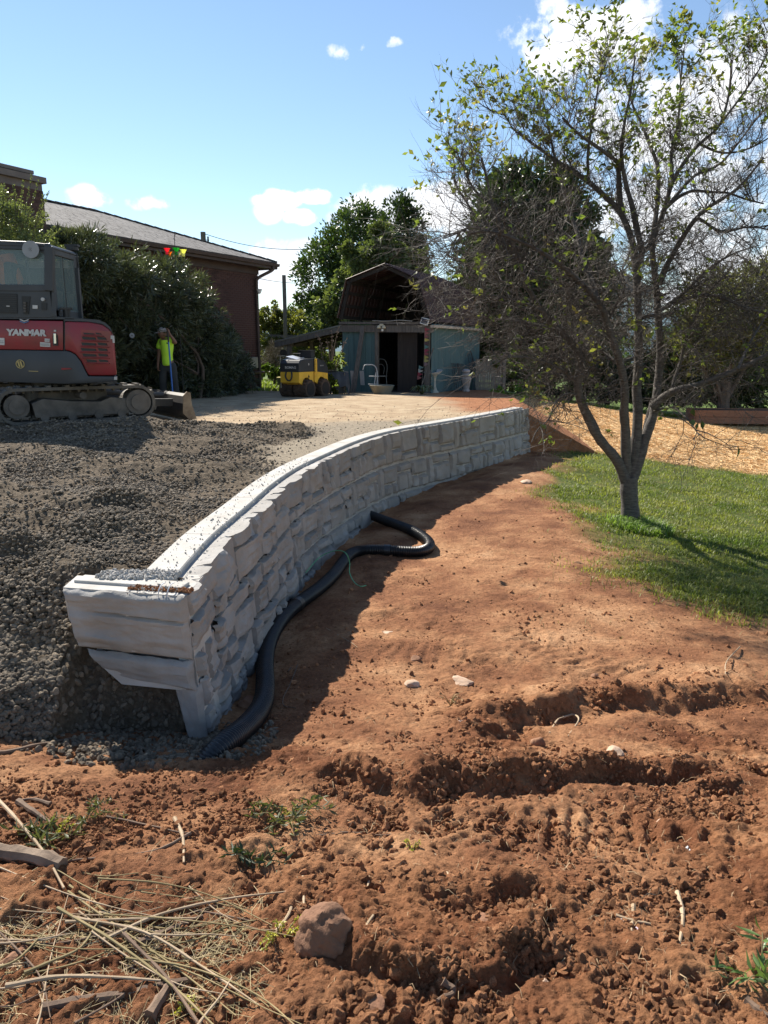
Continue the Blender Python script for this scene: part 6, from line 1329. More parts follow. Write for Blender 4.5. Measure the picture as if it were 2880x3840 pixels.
def tree(name, label, base, blobs, n, L_, W_, m, seed, cat='tree', shell=.45, lump=.35, group=None, core=True, limbs=7, trunk=.22, down=False, barkm=None):
    T = thing(name, label, cat, base, group=group); bm_ = barkm or mat('bark_brown', (.07, .055, .045), (.13, .10, .08), scale=6, rough=.95, bump=.02, bscale=12); rs = random.Random(seed); B = Vector(base)
    blobs = [(b[0] - B.x, b[1] - B.y, b[2] - B.z, *b[3:]) for b in blobs]; top = max(blobs, key=lambda b: b[2] + b[5]); mb = MB()
    mb.tube(smoothpath([(0, 0, -.1), (.05 * trunk, 0, top[2] * .4), (top[0] * .8, top[1] * .8, top[2]), (top[0], top[1], top[2] + top[5] * .6)], 4), [trunk * (1 - .85 * k / 12) for k in range(13)], 8); mb.build('trunk', bm_, T, smooth=True); mb = MB()
    for k in range(limbs):
        b = rs.choice(blobs); a = Vector((0, 0, rs.uniform(.15, .6) * max(.3, b[2]))); e = Vector((b[0] + rs.uniform(-.6, .6) * b[3], b[1] + rs.uniform(-.6, .6) * b[4], b[2] + rs.uniform(-.3, .6) * b[5])); mm = a.lerp(e, .5) + Vector((0, 0, -.1 * (e - a).length)); mb.tube(smoothpath([a, mm, e], 4), [trunk * .4 * (1 - .8 * i / 8) for i in range(9)], 6)
    mb.build('branches', bm_, T, smooth=True)
    P, D = crown_points(blobs, n, seed, shell, lump)
    if down: D[:, 2] -= .5
    o = leaf_cloud('crown', P, D, L_, W_, m, T, seed); o['kind'] = 'stuff'
    return T
def background():
    dk = leafmat('dark_leaf', (.022, .040, .012), (.050, .080, .022), trans=.25, rough=.35); mg = leafmat('mid_leaf', (.06, .10, .02), (.11, .16, .035), trans=.4); lt = leafmat('light_leaf', (.07, .098, .036), (.14, .165, .062), trans=.34); yl = leafmat('yellow_leaf', (.09, .11, .03), (.17, .17, .05), trans=.38)
    tree('broadleaf_tree', 'dark rounded tree rising behind the lean-to, left of its darker neighbour', (ony(1250, 1400, 40).x, 40, -.5), [pxe(1330, 960, 130, 175, 40), pxe(1230, 1080, 110, 170, 40), pxe(1180, 1210, 85, 110, 39), pxe(1350, 1100, 140, 160, 41), pxe(1130, 1270, 60, 80, 39)], 30000, .20, .11, mat('dark_leaf2', (.035, .062, .020), (.070, .105, .035), scale=.8, rough=.4, trans=.3, island=.4, spec=.5), 3, lump=.5)
    tree('broadleaf_tree', 'dark rounded tree rising directly behind the barn roof peak', (ony(1500, 1400, 42).x, 42, -.5), [pxe(1500, 920, 100, 150, 42), pxe(1520, 1060, 90, 170, 42)], 12000, .22, .12, dk, 4, lump=.5)
    tree('maple_tree', 'bright green maple tree growing between the lean-to and the dark trees', (ony(1330, 1400, 31).x, 31, -.4), [pxe(1430, 930, 75, 75, 31), pxe(1310, 950, 40, 55, 31), pxe(1360, 1050, 110, 75, 31), pxe(1290, 1150, 90, 90, 30.5), pxe(1460, 1010, 80, 80, 31), pxe(1240, 1230, 75, 70, 30), pxe(1570, 1000, 50, 40, 31), pxe(1400, 1120, 110, 100, 31)], 20000, .17, .12, lt, 5, lump=.55, shell=.3, down=True)
    tree('bushy_tree', 'loose olive green tree just right of the brick house corner behind the post', (ony(1020, 1400, 34).x, 34, -.5), [pxe(1010, 1230, 60, 80, 34), pxe(1090, 1260, 70, 80, 34.5), pxe(960, 1210, 30, 50, 34), pxe(1035, 1170, 18, 35, 34), pxe(1150, 1330, 80, 80, 33), pxe(1000, 1330, 60, 60, 33)], 13000, .15, .09, yl, 6, lump=.5)
    tree('grey_shrub', 'grey brown rounded shrub on the grass beyond the house corner', (ony(1030, 1420, 28).x, 28, -.2), [pxe(1035, 1345, 55, 55, 28)], 5000, .14, .012, mat('dry_stem_leaf', (.13, .11, .075), (.2, .17, .11), rough=.8, island=.3), 7, cat='shrub', trunk=.05)
    tree('low_shrub', 'low dark green shrub at the edge of the grass beyond the house corner', (ony(1030, 1430, 27).x, 27, -.2), [pxe(1010, 1395, 50, 22, 27), pxe(1080, 1390, 40, 25, 27)], 4000, .09, .06, mg, 8, cat='shrub', trunk=.04)
    # big dark tree on the right behind the barn
    tree('magnolia_tree', 'big dense dark evergreen tree right of the barn behind the bare branches', (ony(1970, 1400, 32).x, 32, -.9), [pxe(1985, 860, 195, 215, 32), pxe(1960, 1060, 240, 200, 32), pxe(2050, 1180, 240, 190, 32), pxe(1900, 1230, 150, 160, 32), pxe(2190, 1060, 90, 150, 32)], 95000, .22, .12, dk, 9, shell=.50, lump=.42, trunk=.35)
    # right hand shrubs
    tree('laurel_tree', 'yellow green bushy tree at the right edge behind the bare branches', (ony(2720, 1480, 24).x, 24, -1.2), [pxe(2720, 1180, 170, 140, 24), pxe(2850, 1130, 130, 150, 24), pxe(2640, 1290, 120, 110, 24)], 20000, .13, .065, yl, 10, lump=.5)
    tree('dark_bush', 'dark tangled bush over the raised planter at the right edge', (ony(2700, 1530, 25.5).x, 25.5, -1.2), [pxe(2600, 1380, 180, 110, 25.5), pxe(2800, 1400, 150, 120, 25.5), pxe(2780, 1500, 90, 50, 25.5)], 22000, .12, .06, dk, 11, cat='bush', trunk=.08, lump=.5)
    tree('hedge', 'low dark hedge running behind the straw under the bare tree', (ony(2200, 1470, 27).x, 27, -.8), [pxe(1990, 1420, 70, 55, 26.5), pxe(2110, 1430, 90, 60, 27), pxe(2260, 1430, 100, 70, 27.5), pxe(2420, 1440, 110, 75, 28), pxe(2540, 1460, 80, 65, 28)], 26000, .11, .06, mat('hedge_leaf', (.014, .030, .012), (.03, .055, .018), rough=.45, trans=.2, island=.35), 12, cat='hedge', trunk=.05, limbs=3, lump=.5)
    tree('leafy_weed', 'bright green leafy weed clump in front of the dark hedge beyond the wall end', (ony(1990, 1480, 23.5).x, 23.5, -.4), [pxe(1985, 1455, 48, 28, 23.5), pxe(1880, 1470, 40, 14, 23)], 1600, .10, .065, leafmat('weed_leaf', (.14, .26, .04), (.2, .34, .07), trans=.5), 13, cat='weed', trunk=.02, limbs=2)
    tree('vine_bush', 'green vine-covered bush over the picket fence right of the barn', (ony(1880, 1440, 25.5).x, 25.5, -.3), [pxe(1850, 1370, 60, 40, 25.5), pxe(1900, 1430, 40, 40, 25.5), pxe(1960, 1350, 60, 50, 28)], 5000, .10, .06, mg, 14, cat='bush', trunk=.04)
    tree('roadside_tree', 'mid green tree line piece beyond the fence under the bare branches', (ony(2200, 1400, 45).x, 45, -1), [pxe(2100, 1330, 130, 60, 45), pxe(2330, 1345, 130, 60, 45), pxe(2520, 1330, 100, 90, 45), pxe(2700, 1300, 200, 100, 46)], 12000, .22, .13, mg, 15)
    # shrub with dead stems and yellow-green leaves between roller and barn
    T = tree('garden_shrub', 'leafy shrub with yellowing leaves between the trench roller and the covered table', (ony(1240, 1470, 21.2).x, 21.2, -.13), [pxe(1240, 1400, 45, 55, 21.2), pxe(1215, 1370, 25, 35, 21.2), pxe(1275, 1360, 20, 30, 21.2), pxe(1250, 1450, 40, 25, 21.2)], 1500, .085, .05, mat('shrub_leaf', (.05, .09, .02), (.16, .17, .035), scale=3, rough=.45, trans=.45, island=.5), 16, cat='shrub', trunk=.03)
    rs = random.Random(2); mb = MB(); bx = T.location
    for (px, py) in ((1190, 1255), (1245, 1245), (1270, 1225), (1290, 1295), (1200, 1300), (1225, 1270), (1300, 1270)):
        t_ = ony(px, py, 21.2) - bx; m1 = Vector((t_.x * .5 + rs.uniform(-.05, .05), 0, t_.z * .6)); path = smoothpath([(0, 0, .1), m1, t_], 5); mb.tube(path, [.012 - .0008 * i for i in range(len(path))], 5)
        for k in range(10): p = path[rs.randint(4, len(path) - 1)]; mb.box(p + Vector((rs.uniform(-.04, .04), 0, rs.uniform(-.02, .04))), (.03, .02, .03), (rs.random(), rs.random(), 0))
    mb.build('dead_stem', mat('dead_stem', (.16, .11, .08), (.22, .16, .12), rough=.9), T)
    # hosta
    b = onz(1582, 1482, -.14); T = thing('hosta', 'variegated strappy plant at the foot of the barn post beside the bird bath', 'plant', b); rs = np.random.RandomState(5); n = 70; a = rs.rand(n) * 6.28; l = .22 + .2 * rs.rand(n); V = []; F = []
    for k in range(n):
        ca, sa = math.cos(a[k]), math.sin(a[k]); w = .022; h = .16 + .12 * rs.rand()
        pts = [(0, 0), (.35, h * .9), (.7, h), (1, h * .45 + .02)]; base = len(V)
        for j, (u, z) in enumerate(pts):
            ww = w * (1, 1.4, 1.2, .1)[j]; V += [(ca * u * l[k] - sa * ww, sa * u * l[k] + ca * ww, z), (ca * u * l[k] + sa * ww, sa * u * l[k] - ca * ww, z)]
        F += [(base + 2 * j, base + 2 * j + 1, base + 2 * j + 3, base + 2 * j + 2) for j in range(3)]
    npmesh('leaves', V, np.array(F), mat('hosta_leaf', (.06, .09, .04), (.20, .22, .12), scale=12, rough=.5, trans=.3, island=.4), T)['kind'] = 'stuff'
    # oleander mass in front of the house
    def nz_blobs(): 
        bl = []
        for px, py, rx, ry, d in ((300, 1000, 130, 130, 15.9), (420, 1050, 150, 125, 16.8), (560, 1110, 145, 135, 17.9), (400, 1200, 165, 165, 17.0), (560, 1280, 165, 155, 18.2), (680, 1150, 115, 115, 18.9), (720, 1260, 125, 135, 19.3), (790, 1330, 95, 115, 20.0), (840, 1425, 65, 65, 20.6), (700, 1400, 140, 95, 19.2), (540, 1400, 165, 90, 18.4), (330, 1350, 150, 130, 16.6), (230, 930, 60, 60, 15.6), (850, 1290, 50, 60, 21.3), (870, 1400, 75, 85, 21.6), (620, 1030, 75, 65, 18.6), (760, 1180, 45, 50, 19.8), (640, 1450, 200, 50, 18.9)):
            bl.append(pxe(px, py, rx, ry, d, .75))
        return bl
    tree('oleander_bush', 'huge dark oleander bush with long glossy leaves covering the brick house wall', (-4.6, 18.6, -.15), nz_blobs(), 110000, .155, .021, mat('oleander_leaf', (.048, .062, .036), (.10, .115, .066), scale=1.2, rough=.22, trans=.22, island=.45, spec=.6), 17, cat='bush', shell=.35, lump=.42, trunk=.05, limbs=14)
    T = tree('privet_shrub', 'tall pale leafy shrub with small glossy leaves in front of the chimney', (ony(60, 1400, 13.4).x, 13.4, .05), [pxe(30, 900, 110, 120, 13.4), pxe(100, 860, 70, 80, 13.4), pxe(-60, 850, 120, 150, 13.4), pxe(130, 950, 80, 70, 13.3), pxe(20, 1050, 150, 150, 13.6), pxe(190, 930, 40, 30, 13.3)], 26000, .042, .024, mat('privet_leaf', (.10, .125, .055), (.22, .25, .12), scale=2, rough=.2, trans=.4, island=.4, spec=.7), 18, cat='shrub', shell=.35, lump=.5, trunk=.05, limbs=14)
    rs = np.random.RandomState(4); P = []; D = []; mb = MB(); B = T.location
    for px, py, bx_, by_ in ((15, 690, 5, 860), (28, 710, 20, 860), (120, 655, 85, 850), (145, 680, 95, 850), (88, 680, 70, 840), (50, 690, 60, 830), (185, 715, 130, 860), (165, 730, 130, 850), (-15, 690, -10, 850), (230, 860, 150, 930), (205, 850, 150, 920), (70, 750, 60, 850)):
        a = ony(bx_, by_, 13.3) - B; b = ony(px, py, 13.3) - B; mb.tube([a, a.lerp(b, .5) + Vector((.01, 0, .02)), b], [.008, .006, .003], 5); n = 110
        for k in range(n): t = rs.rand(); p = a.lerp(b, t); P.append(p); D.append((rs.randn(), rs.randn(), .6 + rs.rand()))
    mb.build('stems', mat('bark_brown', (.07, .055, .045)), T); leaf_cloud('shoot_leaves', np.array([tuple(p) for p in P]), np.array(D), .036, .016, mat('privet_leaf', (.1, .1, .1)), T, 3)['kind'] = 'stuff'
background()
# ================================================================ the bare-branched tree
def apple_tree():
    base = Vector((3.27, 9.42, 0)); base.z = tz(base.x, base.y) - .06
    T = thing('apple_tree', 'thin-leaved multi-stemmed tree with bare tangled twigs standing on the grass', 'tree', base)
    mbk = mat('apple_bark', (.060, .052, .045), (.135, .12, .105), scale=5, rough=.9, bump=.010, bscale=14, stretch=(3, 3, 12), contrast=(.35, .65)); mtw = mat('twig_bark', (.060, .048, .040), (.11, .09, .075), scale=4, rough=.75, island=.3)
    k_ = 1.736; rr = random.Random(12)
    def W(px, py, d): return ony(px * k_, py * k_, d) - base
    def path(pts, d0, d1, bend=.0):
        n = len(pts); out = []
        for i, (a, b) in enumerate(pts): out.append(W(a, b, base.y + d0 + (d1 - d0) * (i / (n - 1)) ** 1.2))
        return out
    limbs = [
        ('trunk', [(1362, 1120), (1360, 1085), (1358, 1055), (1360, 1030)], 0, 0, .118, .105),
        ('limb', [(1353, 1045), (1342, 1012), (1326, 985), (1300, 955), (1281, 925), (1262, 885), (1251, 855), (1248, 825), (1254, 778), (1239, 745), (1207, 713), (1173, 673), (1144, 627), (1129, 586), (1118, 551), (1094, 508), (1065, 445), (1051, 383), (1040, 340)], 0, -.7, .066, .010),
        ('limb', [(1300, 955), (1290, 925), (1275, 895), (1262, 873)], -.05, .1, .026, .018),
        ('limb', [(1356, 1035), (1352, 985), (1351, 930), (1348, 890), (1350, 851), (1341, 790), (1324, 737), (1311, 698), (1302, 669), (1275, 632), (1243, 600), (1212, 574), (1170, 545), (1120, 520), (1060, 500), (1010, 505)], .02, -1.2, .060, .010),
        ('limb', [(1302, 669), (1288, 640), (1272, 590), (1256, 547), (1247, 503), (1228, 450), (1214, 400), (1200, 350)], -.5, .6, .042, .010),
        ('limb', [(1364, 1035), (1370, 985), (1376, 930), (1378, 880), (1375, 839), (1380, 766), (1378, 669), (1375, 596), (1367, 527), (1343, 465), (1314, 431), (1271, 393), (1228, 364), (1199, 345), (1151, 311), (1120, 285)], .02, .5, .068, .012),
        ('limb', [(1343, 465), (1338, 420), (1336, 370), (1333, 350), (1295, 321), (1247, 287), (1215, 255)], .25, -.5, .036, .010),
        ('limb', [(1375, 575), (1386, 545), (1375, 490), (1364, 440), (1352, 397), (1342, 330), (1350, 260), (1362, 200), (1372, 120)], .2, -.2, .040, .008),
        ('limb', [(1386, 545), (1405, 527), (1415, 479), (1421, 420), (1420, 359), (1402, 310), (1386, 268), (1366, 225), (1350, 170)], .2, .9, .034, .008),
        ('limb', [(1366, 1035), (1380, 995), (1393, 950), (1405, 915), (1413, 888), (1421, 831), (1426, 757), (1421, 675), (1420, 640), (1415, 599), (1410, 527), (1434, 455), (1453, 393), (1482, 345), (1511, 311), (1554, 270), (1575, 200), (1580, 130)], .0, .9, .064, .010),
        ('limb', [(1384, 975), (1392, 930), (1400, 895), (1408, 865)], .12, .3, .030, .020),
        ('limb', [(1424, 615), (1440, 575), (1458, 541), (1480, 505), (1506, 469), (1535, 445), (1559, 431), (1600, 400), (1650, 340)], .3, -.6, .036, .010),
        ('limb', [(1437, 450), (1458, 431), (1480, 418), (1501, 412), (1540, 415), (1573, 417), (1610, 430), (1650, 440)], .5, .1, .024, .008),
        ('limb', [(1409, 880), (1435, 857), (1462, 843), (1508, 831), (1550, 815), (1594, 798), (1659, 765), (1720, 730)], .1, -.8, .050, .020),
        ('limb', [(1451, 851), (1456, 820), (1470, 780), (1486, 720), (1510, 670), (1540, 620), (1580, 580)], .2, .6, .022, .008),
        ('limb', [(1458, 655), (1500, 640), (1550, 640), (1600, 660), (1660, 680)], .5, -.4, .020, .008),
        ('limb', [(1378, 690), (1400, 683), (1430, 680), (1455, 676)], .2, .0, .024, .016),
        ('limb', [(1453, 393), (1450, 330), (1465, 260), (1470, 180), (1478, 110)], .6, .9, .022, .006),
        ('limb', [(1271, 393), (1270, 330), (1280, 260), (1290, 200), (1300, 150)], .4, .0, .020, .006),
        ('limb', [(1199, 345), (1190, 300), (1180, 250), (1172, 215)], .45, .7, .016, .006),
        ('limb', [(1094, 508), (1040, 480), (1010, 440), (985, 400), (975, 370)], -.5, -.2, .018, .006),
        ('limb', [(1060, 500), (1020, 490), (985, 505), (960, 515)], -1.1, -1.3, .014, .005),
        ('limb', [(1173, 673), (1120, 650), (1070, 640), (1010, 640)], -.5, -1.0, .018, .005),
        ('limb', [(1207, 713), (1150, 700), (1090, 690), (1030, 690)], -.4, .3, .020, .005),
        ('limb', [(1248, 825), (1215, 800), (1170, 780), (1110, 770), (1060, 790)], -.2, -.9, .020, .005),
        ('limb', [(1341, 790), (1300, 760), (1260, 740), (1210, 735)], -.3, .6, .022, .006),
        ('limb', [(1311, 698), (1330, 660), (1350, 620), (1340, 580)], -.4, -.8, .018, .006),
        ('limb', [(1421, 675), (1470, 640), (1520, 590), (1580, 550), (1640, 530)], .4, 1.0, .026, .007),
        ('limb', [(1413, 888), (1450, 880), (1480, 900), (1500, 925), (1510, 940)], .1, -1.0, .014, .004),
        ('limb', [(1554, 270), (1600, 210), (1640, 150), (1670, 90)], .9, .6, .014, .005),
        ('limb', [(1511, 311), (1560, 330), (1620, 320), (1690, 280)], .9, .2, .016, .006),
        ('limb', [(1506, 469), (1560, 500), (1620, 490), (1680, 500)], -.3, .2, .016, .006),
        ('limb', [(1594, 798), (1620, 740), (1650, 690), (1680, 640)], -.6, .2, .018, .006),
        ('limb', [(1434, 455), (1500, 380), (1560, 350), (1640, 250), (1690, 200)], .5, 1.3, .022, .006),
        ('limb', [(1118, 551), (1070, 560), (1020, 575), (985, 560), (960, 545)], -.4, .2, .016, .005),
        ('limb', [(1065, 445), (1025, 410), (1000, 360), (985, 325)], -.5, -.9, .014, .005),
        ('limb', [(1151, 311), (1110, 280), (1090, 250), (1060, 240)], .5, .8, .012, .004),
        ('limb', [(1251, 855), (1225, 850), (1200, 870), (1185, 905), (1160, 930), (1148, 955)], -.2, -.8, .012, .004),
    ]
    # twigs (fine wood) and leaf positions, grown along the limbs
    TV = []; TF = []; LP = []; LD = []
    def twig(p, d, L_, r, lev, up):
        d = d.normalized(); n = 5 if lev < 2 else 4; pts = [p.copy()]; q = p.copy(); dd = d.copy()
        for i in range(n):
            dd = (dd + Vector((rr.gauss(0, .16), rr.gauss(0, .16), rr.gauss(0, .14) + up))).normalized(); q = q + dd * (L_ / n); pts.append(q.copy())
        base_i = len(TV); x = d.orthogonal().normalized(); y = d.cross(x)
        for i, p_ in enumerate(pts):
            r_ = r * (1 - .75 * i / n)
            for j in range(3): a = j * 2.094; TV.append(p_ + x * math.cos(a) * r_ + y * math.sin(a) * r_)
        for i in range(n):
            for j in range(3): a = base_i + i * 3; TF.append((a + j, a + (j + 1) % 3, a + 3 + (j + 1) % 3, a + 3 + j))
        W_ = q + base; pyv = W_.z; spread = W_.x
        # leafiness: upper and outer shoots keep their leaves
        hgt = (W_.z - 2.0) / 2.6; out = max(0, (2.1 - W_.x) / 3.2) + max(0, (W_.z - 4.2) / 1.5); lf = min(1, max(0.02, (hgt - .25) * (.25 + .75 * out)))
        if W_.x > 3.9: lf *= .5
        if lev >= 1 and rr.random() < lf * 1.0:
            for k in range(rr.randint(1, 5)):
                t = rr.uniform(.45, 1.0); i = min(n - 1, int(t * n)); LP.append(pts[i].lerp(pts[i + 1], t * n - i)); LD.append(dd * .5 + Vector((rr.gauss(0, .7), rr.gauss(0, .7), rr.gauss(0, .45) - .05)))
        if lev < 2:
            for k in range((5, 4)[lev]):
                t = rr.uniform(.2, 1.0); i = min(n - 1, int(t * n)); p_ = pts[i].lerp(pts[i + 1], t * n - i); ax = Vector((rr.gauss(0, 1), rr.gauss(0, 1), rr.gauss(0, .8))).normalized(); twig(p_, (dd * .7 + ax * .8), L_ * rr.uniform(.4, .75), r * .55, lev + 1, up)
    for nm, pts, d0, d1, r0, r1 in limbs:
        P = smoothpath(path(pts, d0, d1), 4); n = len(P); radii = [(r0 + (r1 - r0) * (i / (n - 1)) ** .9) * (1.12 if nm == 'limb' else 1.0) * (1 + .06 * rr.uniform(-1, 1)) for i in range(n)]
        MB().tube(P, radii, 10 if r0 > .03 else 7).build(nm, mbk, T, smooth=True)
        if nm == 'trunk': continue
        Ltot = sum((b - a).length for a, b in zip(P[:-1], P[1:]))
        k = int(Ltot * (27 if r0 < .05 else 24))
        for _ in range(k):
            t = rr.uniform(.22 if r0 > .05 else .05, 1.0); i = min(n - 2, int(t * (n - 1))); p = P[i].lerp(P[i + 1], t * (n - 1) - i); tdir = (P[i + 1] - P[i]).normalized(); WZ = (p + base).z
            if WZ < .62 and rr.random() < .86: continue
            side = Vector((rr.gauss(0, 1), rr.gauss(0, 1), rr.gauss(0, .6))).normalized(); d = tdir * .5 + side
            high = WZ > 2.6
            if high and rr.random() < .38: continue
            up = .10 if high else (.02 if WZ > 1.6 else -.02)
            if not high: d.x += -.25 if (p + base).x < 3.1 else .25
            else: d.z += .6
            twig(p, d, rr.uniform(.28, .62) if WZ > 2.6 else rr.uniform(.35, .9), rr.uniform(.0045, .0085), 0, up)
    # strong upright shoots on top
    for _ in range(95):
        nm, pts, d0, d1, r0, r1 = rr.choice(limbs[1:]); P = path(pts, d0, d1); p = P[-1 - (rr.random() < .5)].lerp(P[-2], rr.random())
        if (p + base).z > 2.7: twig(p, Vector((rr.gauss(0, .25), rr.gauss(0, .25), 1)), rr.uniform(.35, .7), .006, 1, .1)
    o = npmesh('twigs', TV, np.array(TF), mtw, T); o['kind'] = 'stuff'
    ml = mat('apple_leaf', (.115, .14, .042), (.25, .205, .085), scale=1.4, rough=.45, trans=.45, island=.45, spec=.4, c3=(.15, .20, .045))
    o = leaf_cloud('leaves', np.array([tuple(p) for p in LP]), np.array([tuple(p) for p in LD]), .078, .040, ml, T, 5); o['kind'] = 'stuff'
    # a few fallen-brown leaves still hanging, and the dark drooping pair at the right
    P = [W(1497, 905, base.y - 1.0), W(1508, 912, base.y - 1.0), W(1516, 908, base.y - 1.0), W(1595, 962, base.y - 1.2), W(1498, 880, base.y - 1.0)]; o = leaf_cloud('leaf', np.array([tuple(p) for p in P]), np.array([(.1, 0, -1), (-.2, 0, -1), (.2, 0, -1), (0, 0, -1), (.1, 0, -1.)]), .12, .06, mat('dark_single_leaf', (.03, .06, .015), (.05, .08, .02), rough=.5, trans=.3), T, 8)
    print('twig faces', len(TF), 'leaves', len(LP))
apple_tree()
# ================================================================ things lying on the dug ground
def ground_things():
    rr = random.Random(77)
    mrock = mat('clay_rock', (.17, .075, .04), (.38, .21, .12), scale=4, rough=.9, bump=.01, bscale=20, c3=(.26, .13, .07)); mpale = mat('pale_rock', (.40, .26, .17), (.58, .44, .33), scale=5, rough=.9, bump=.008, bscale=22)
    def rock(px, py, w, label, m=mrock, flat=.5, z=-.5, tall=1.0, seed=0, sink=.3, sub=4):
        p = onz(px, py, z)
        for _ in range(3): p = onz(px, py, tz(p.x, p.y))
        me = rock_mesh(500 + seed, sub, 1.0, .06); d = math.hypot(p.x, p.y); s = w / FPX * d / 2
        if seed == 1:
            bm = bmesh.new(); bmesh.ops.create_icosphere(bm, subdivisions=5, radius=.95); bm.to_mesh(me); bm.free()
        r = np.empty(len(me.vertices) * 3, np.float32); me.vertices.foreach_get('co', r); r = r.reshape(-1, 3).astype(float); k = 1 + .16 * fbm(r[:, 0] * 1.5 + r[:, 2] * 1.7, r[:, 1] * 1.5 - r[:, 2], 500 + seed, 3) + .05 * fbm(r[:, 0] * 7 + r[:, 2] * 5, r[:, 1] * 7 - r[:, 2] * 4, 600 + seed, 4); r *= k[:, None]; r[:, 2] *= flat * tall; me.vertices.foreach_set('co', (r * s).astype(np.float32).ravel()); me.update()
        me.materials.clear(); me.materials.append(m); o = bpy.data.objects.new('rock', me); link(o); o.location = (p.x, p.y, p.z + s * flat * tall * (1 - sink * 2) * .5); o.rotation_euler = (rr.uniform(-.2, .2), rr.uniform(-.2, .2), rr.uniform(0, 6)); me.polygons.foreach_set('use_smooth', np.ones(len(me.polygons), bool))
        try: me.set_sharp_from_angle(angle=R(32))
        except Exception: pass
        return tag(o, label, 'rock')
    rock(1215, 3545, 270, 'big rounded clay-covered boulder with a pale top at the bottom centre', mat('boulder_clay', (.20, .10, .055), (.62, .46, .34), scale=3.5, rough=.9, bump=.012, bscale=24, contrast=(.50, .70), c3=(.34, .185, .10)), flat=1.15, seed=1, sink=.22)
    rock(1735, 2560, 95, 'flat pale orange stone lying in the sun in the middle of the dug soil', mpale, .35, seed=2, z=-.7)
    rock(1545, 2570, 60, 'slanting orange stone just left of the flat pale stone', mpale, .6, seed=3, z=-.7)
    rock(2015, 2790, 60, 'upright brown stone at the foot of the dark soil bank', mrock, 1.1, seed=4, z=-.65)
    rock(1750, 2895, 32, 'small square reddish stone on the smooth soil', mrock, .8, seed=5, z=-.6)
    rock(2300, 2830, 75, 'pale pointed stone beside the dark soil bank', mpale, .7, seed=6, z=-.6)
    rock(2230, 2535, 28, 'small round orange pebble above the dark soil bank', mrock, .9, seed=7, z=-.75)
    rock(1810, 3470, 130, 'long half-buried brown slab in the lower middle soil', mrock, .35, seed=8, z=-.48, sink=.45)
    rock(1395, 2905, 36, 'small reddish stone left of the smooth soil patch', mrock, .8, seed=9, z=-.6)
    rock(700, 3400, 80, 'dark clay lump in the shade left of centre', mrock, .8, seed=10, z=-.5)
    rock(860, 3310, 150, 'flat sunlit rock with pink crust left of centre', mpale, .25, seed=11, z=-.5, sink=.3)
    rock(1560, 2475, 40, 'small brown stone on the soil in front of the pipe shadow', mrock, .7, seed=12, z=-.75)
    rock(1450, 2375, 55, 'flat brown stone half buried near the shadow edge', mpale, .3, seed=13, z=-.75)
    rock(60, 3600, 120, 'reddish clay lump at the left edge under the cut stems', mrock, .6, seed=14, z=-.42)
    rock(2030, 3700, 60, 'pale chunk of stone standing in the bottom right soil', mpale, .9, seed=15, z=-.42)
    rock(1360, 3640, 70, 'round clay lump right of the big boulder', mrock, .8, seed=16, z=-.42)
    rock(1400, 3780, 110, 'rounded clay lump at the bottom edge of the ground', mrock, .5, seed=17, z=-.4)
    rock(2480, 3090, 40, 'roundish pale stone lying on the track marks', mpale, .8, seed=18, z=-.55)
    rock(1970, 1808, 45, 'flat broken tan brick lying at the edge of the lawn', mpale, .3, seed=19, z=-.95)
    rock(940, 2640, 110, 'dark rock in the shade between the wall foot and the pipe', mrock, .45, seed=20, z=-.85)
    # ---- sticks
    mgreen = mat('green_stem', (.21, .165, .07), (.35, .26, .125), scale=5, rough=.85, contrast=(.4, .7)); mdry = mat('dry_stick', (.32, .23, .14), (.50, .38, .25), scale=6, rough=.85, bump=.002, bscale=50); mdark = mat('brown_stick', (.12, .075, .048), (.2, .13, .085), scale=6, rough=.85, bump=.003, bscale=40)
    def stick(pts, r, label, m, group=None, z=-.45, lift=.0, taper=.5, name='stick', cat='stick', knots=True):
        P = []
        for i, (px, py) in enumerate(pts):
            p = onz(px, py, z)
            for _ in range(2): p = onz(px, py, tz(p.x, p.y) + r + lift)
            P.append(Vector((p.x, p.y, p.z)))
        # keep it from diving into the soil between the points
        S = smoothpath(P, 5)
        for q in S: q.z = max(q.z, tz(q.x, q.y) + r + .006)
        n = len(S); rad = [r * (1 - (1 - taper) * i / (n - 1)) * (1 + (.25 if knots and i % 4 == 0 else 0)) for i in range(n)]
        return tag(MB().tube(S, rad, 7).build(name, m, smooth=True), label, cat, group)
    stick([(-60, 3180), (90, 3212), (235, 3252)], .026, 'thick pale log end reaching in from the left edge', mat('log_bark', (.16, .11, .075), (.30, .22, .155), scale=9, rough=.9, bump=.006, bscale=30), taper=.95, z=-.5, cat='log', name='log')
    stick([(-20, 2985), (60, 3070), (160, 3190), (240, 3330)], .0065, 'long straight pale cane slanting across the left edge', mdry, lift=.03)
    stick([(-20, 2830), (150, 2795), (310, 2760)], .010, 'dark stick lying across the gravel edge at the left', mdark, z=-.6)
    stick([(190, 3020), (120, 3000), (60, 3010)], .008, 'short broken brown stick end above the log at the left', mdark)
    stick([(70, 3010), (130, 3050), (190, 3090)], .012, 'short pinkish broken stick pair by the left edge', mdark)
    stick([(400, 3065), (520, 3090), (650, 3120), (715, 3128)], .005, 'thin brown stem running right over the clods, left of centre', mdark)
    stick([(715, 3130), (600, 3190), (450, 3215), (260, 3235), (120, 3300)], .006, 'long curved brown stem crossing left of centre', mdark)
    stick([(655, 3070), (685, 3140), (690, 3240)], .007, 'upright pale split stick left of the weed tuft', mdry)
    stick([(160, 3790), (300, 3760), (480, 3735), (620, 3700), (720, 3680)], .013, 'thick brown branch lying along the bottom left corner', mdark, z=-.4, cat='branch', name='branch', taper=.7)
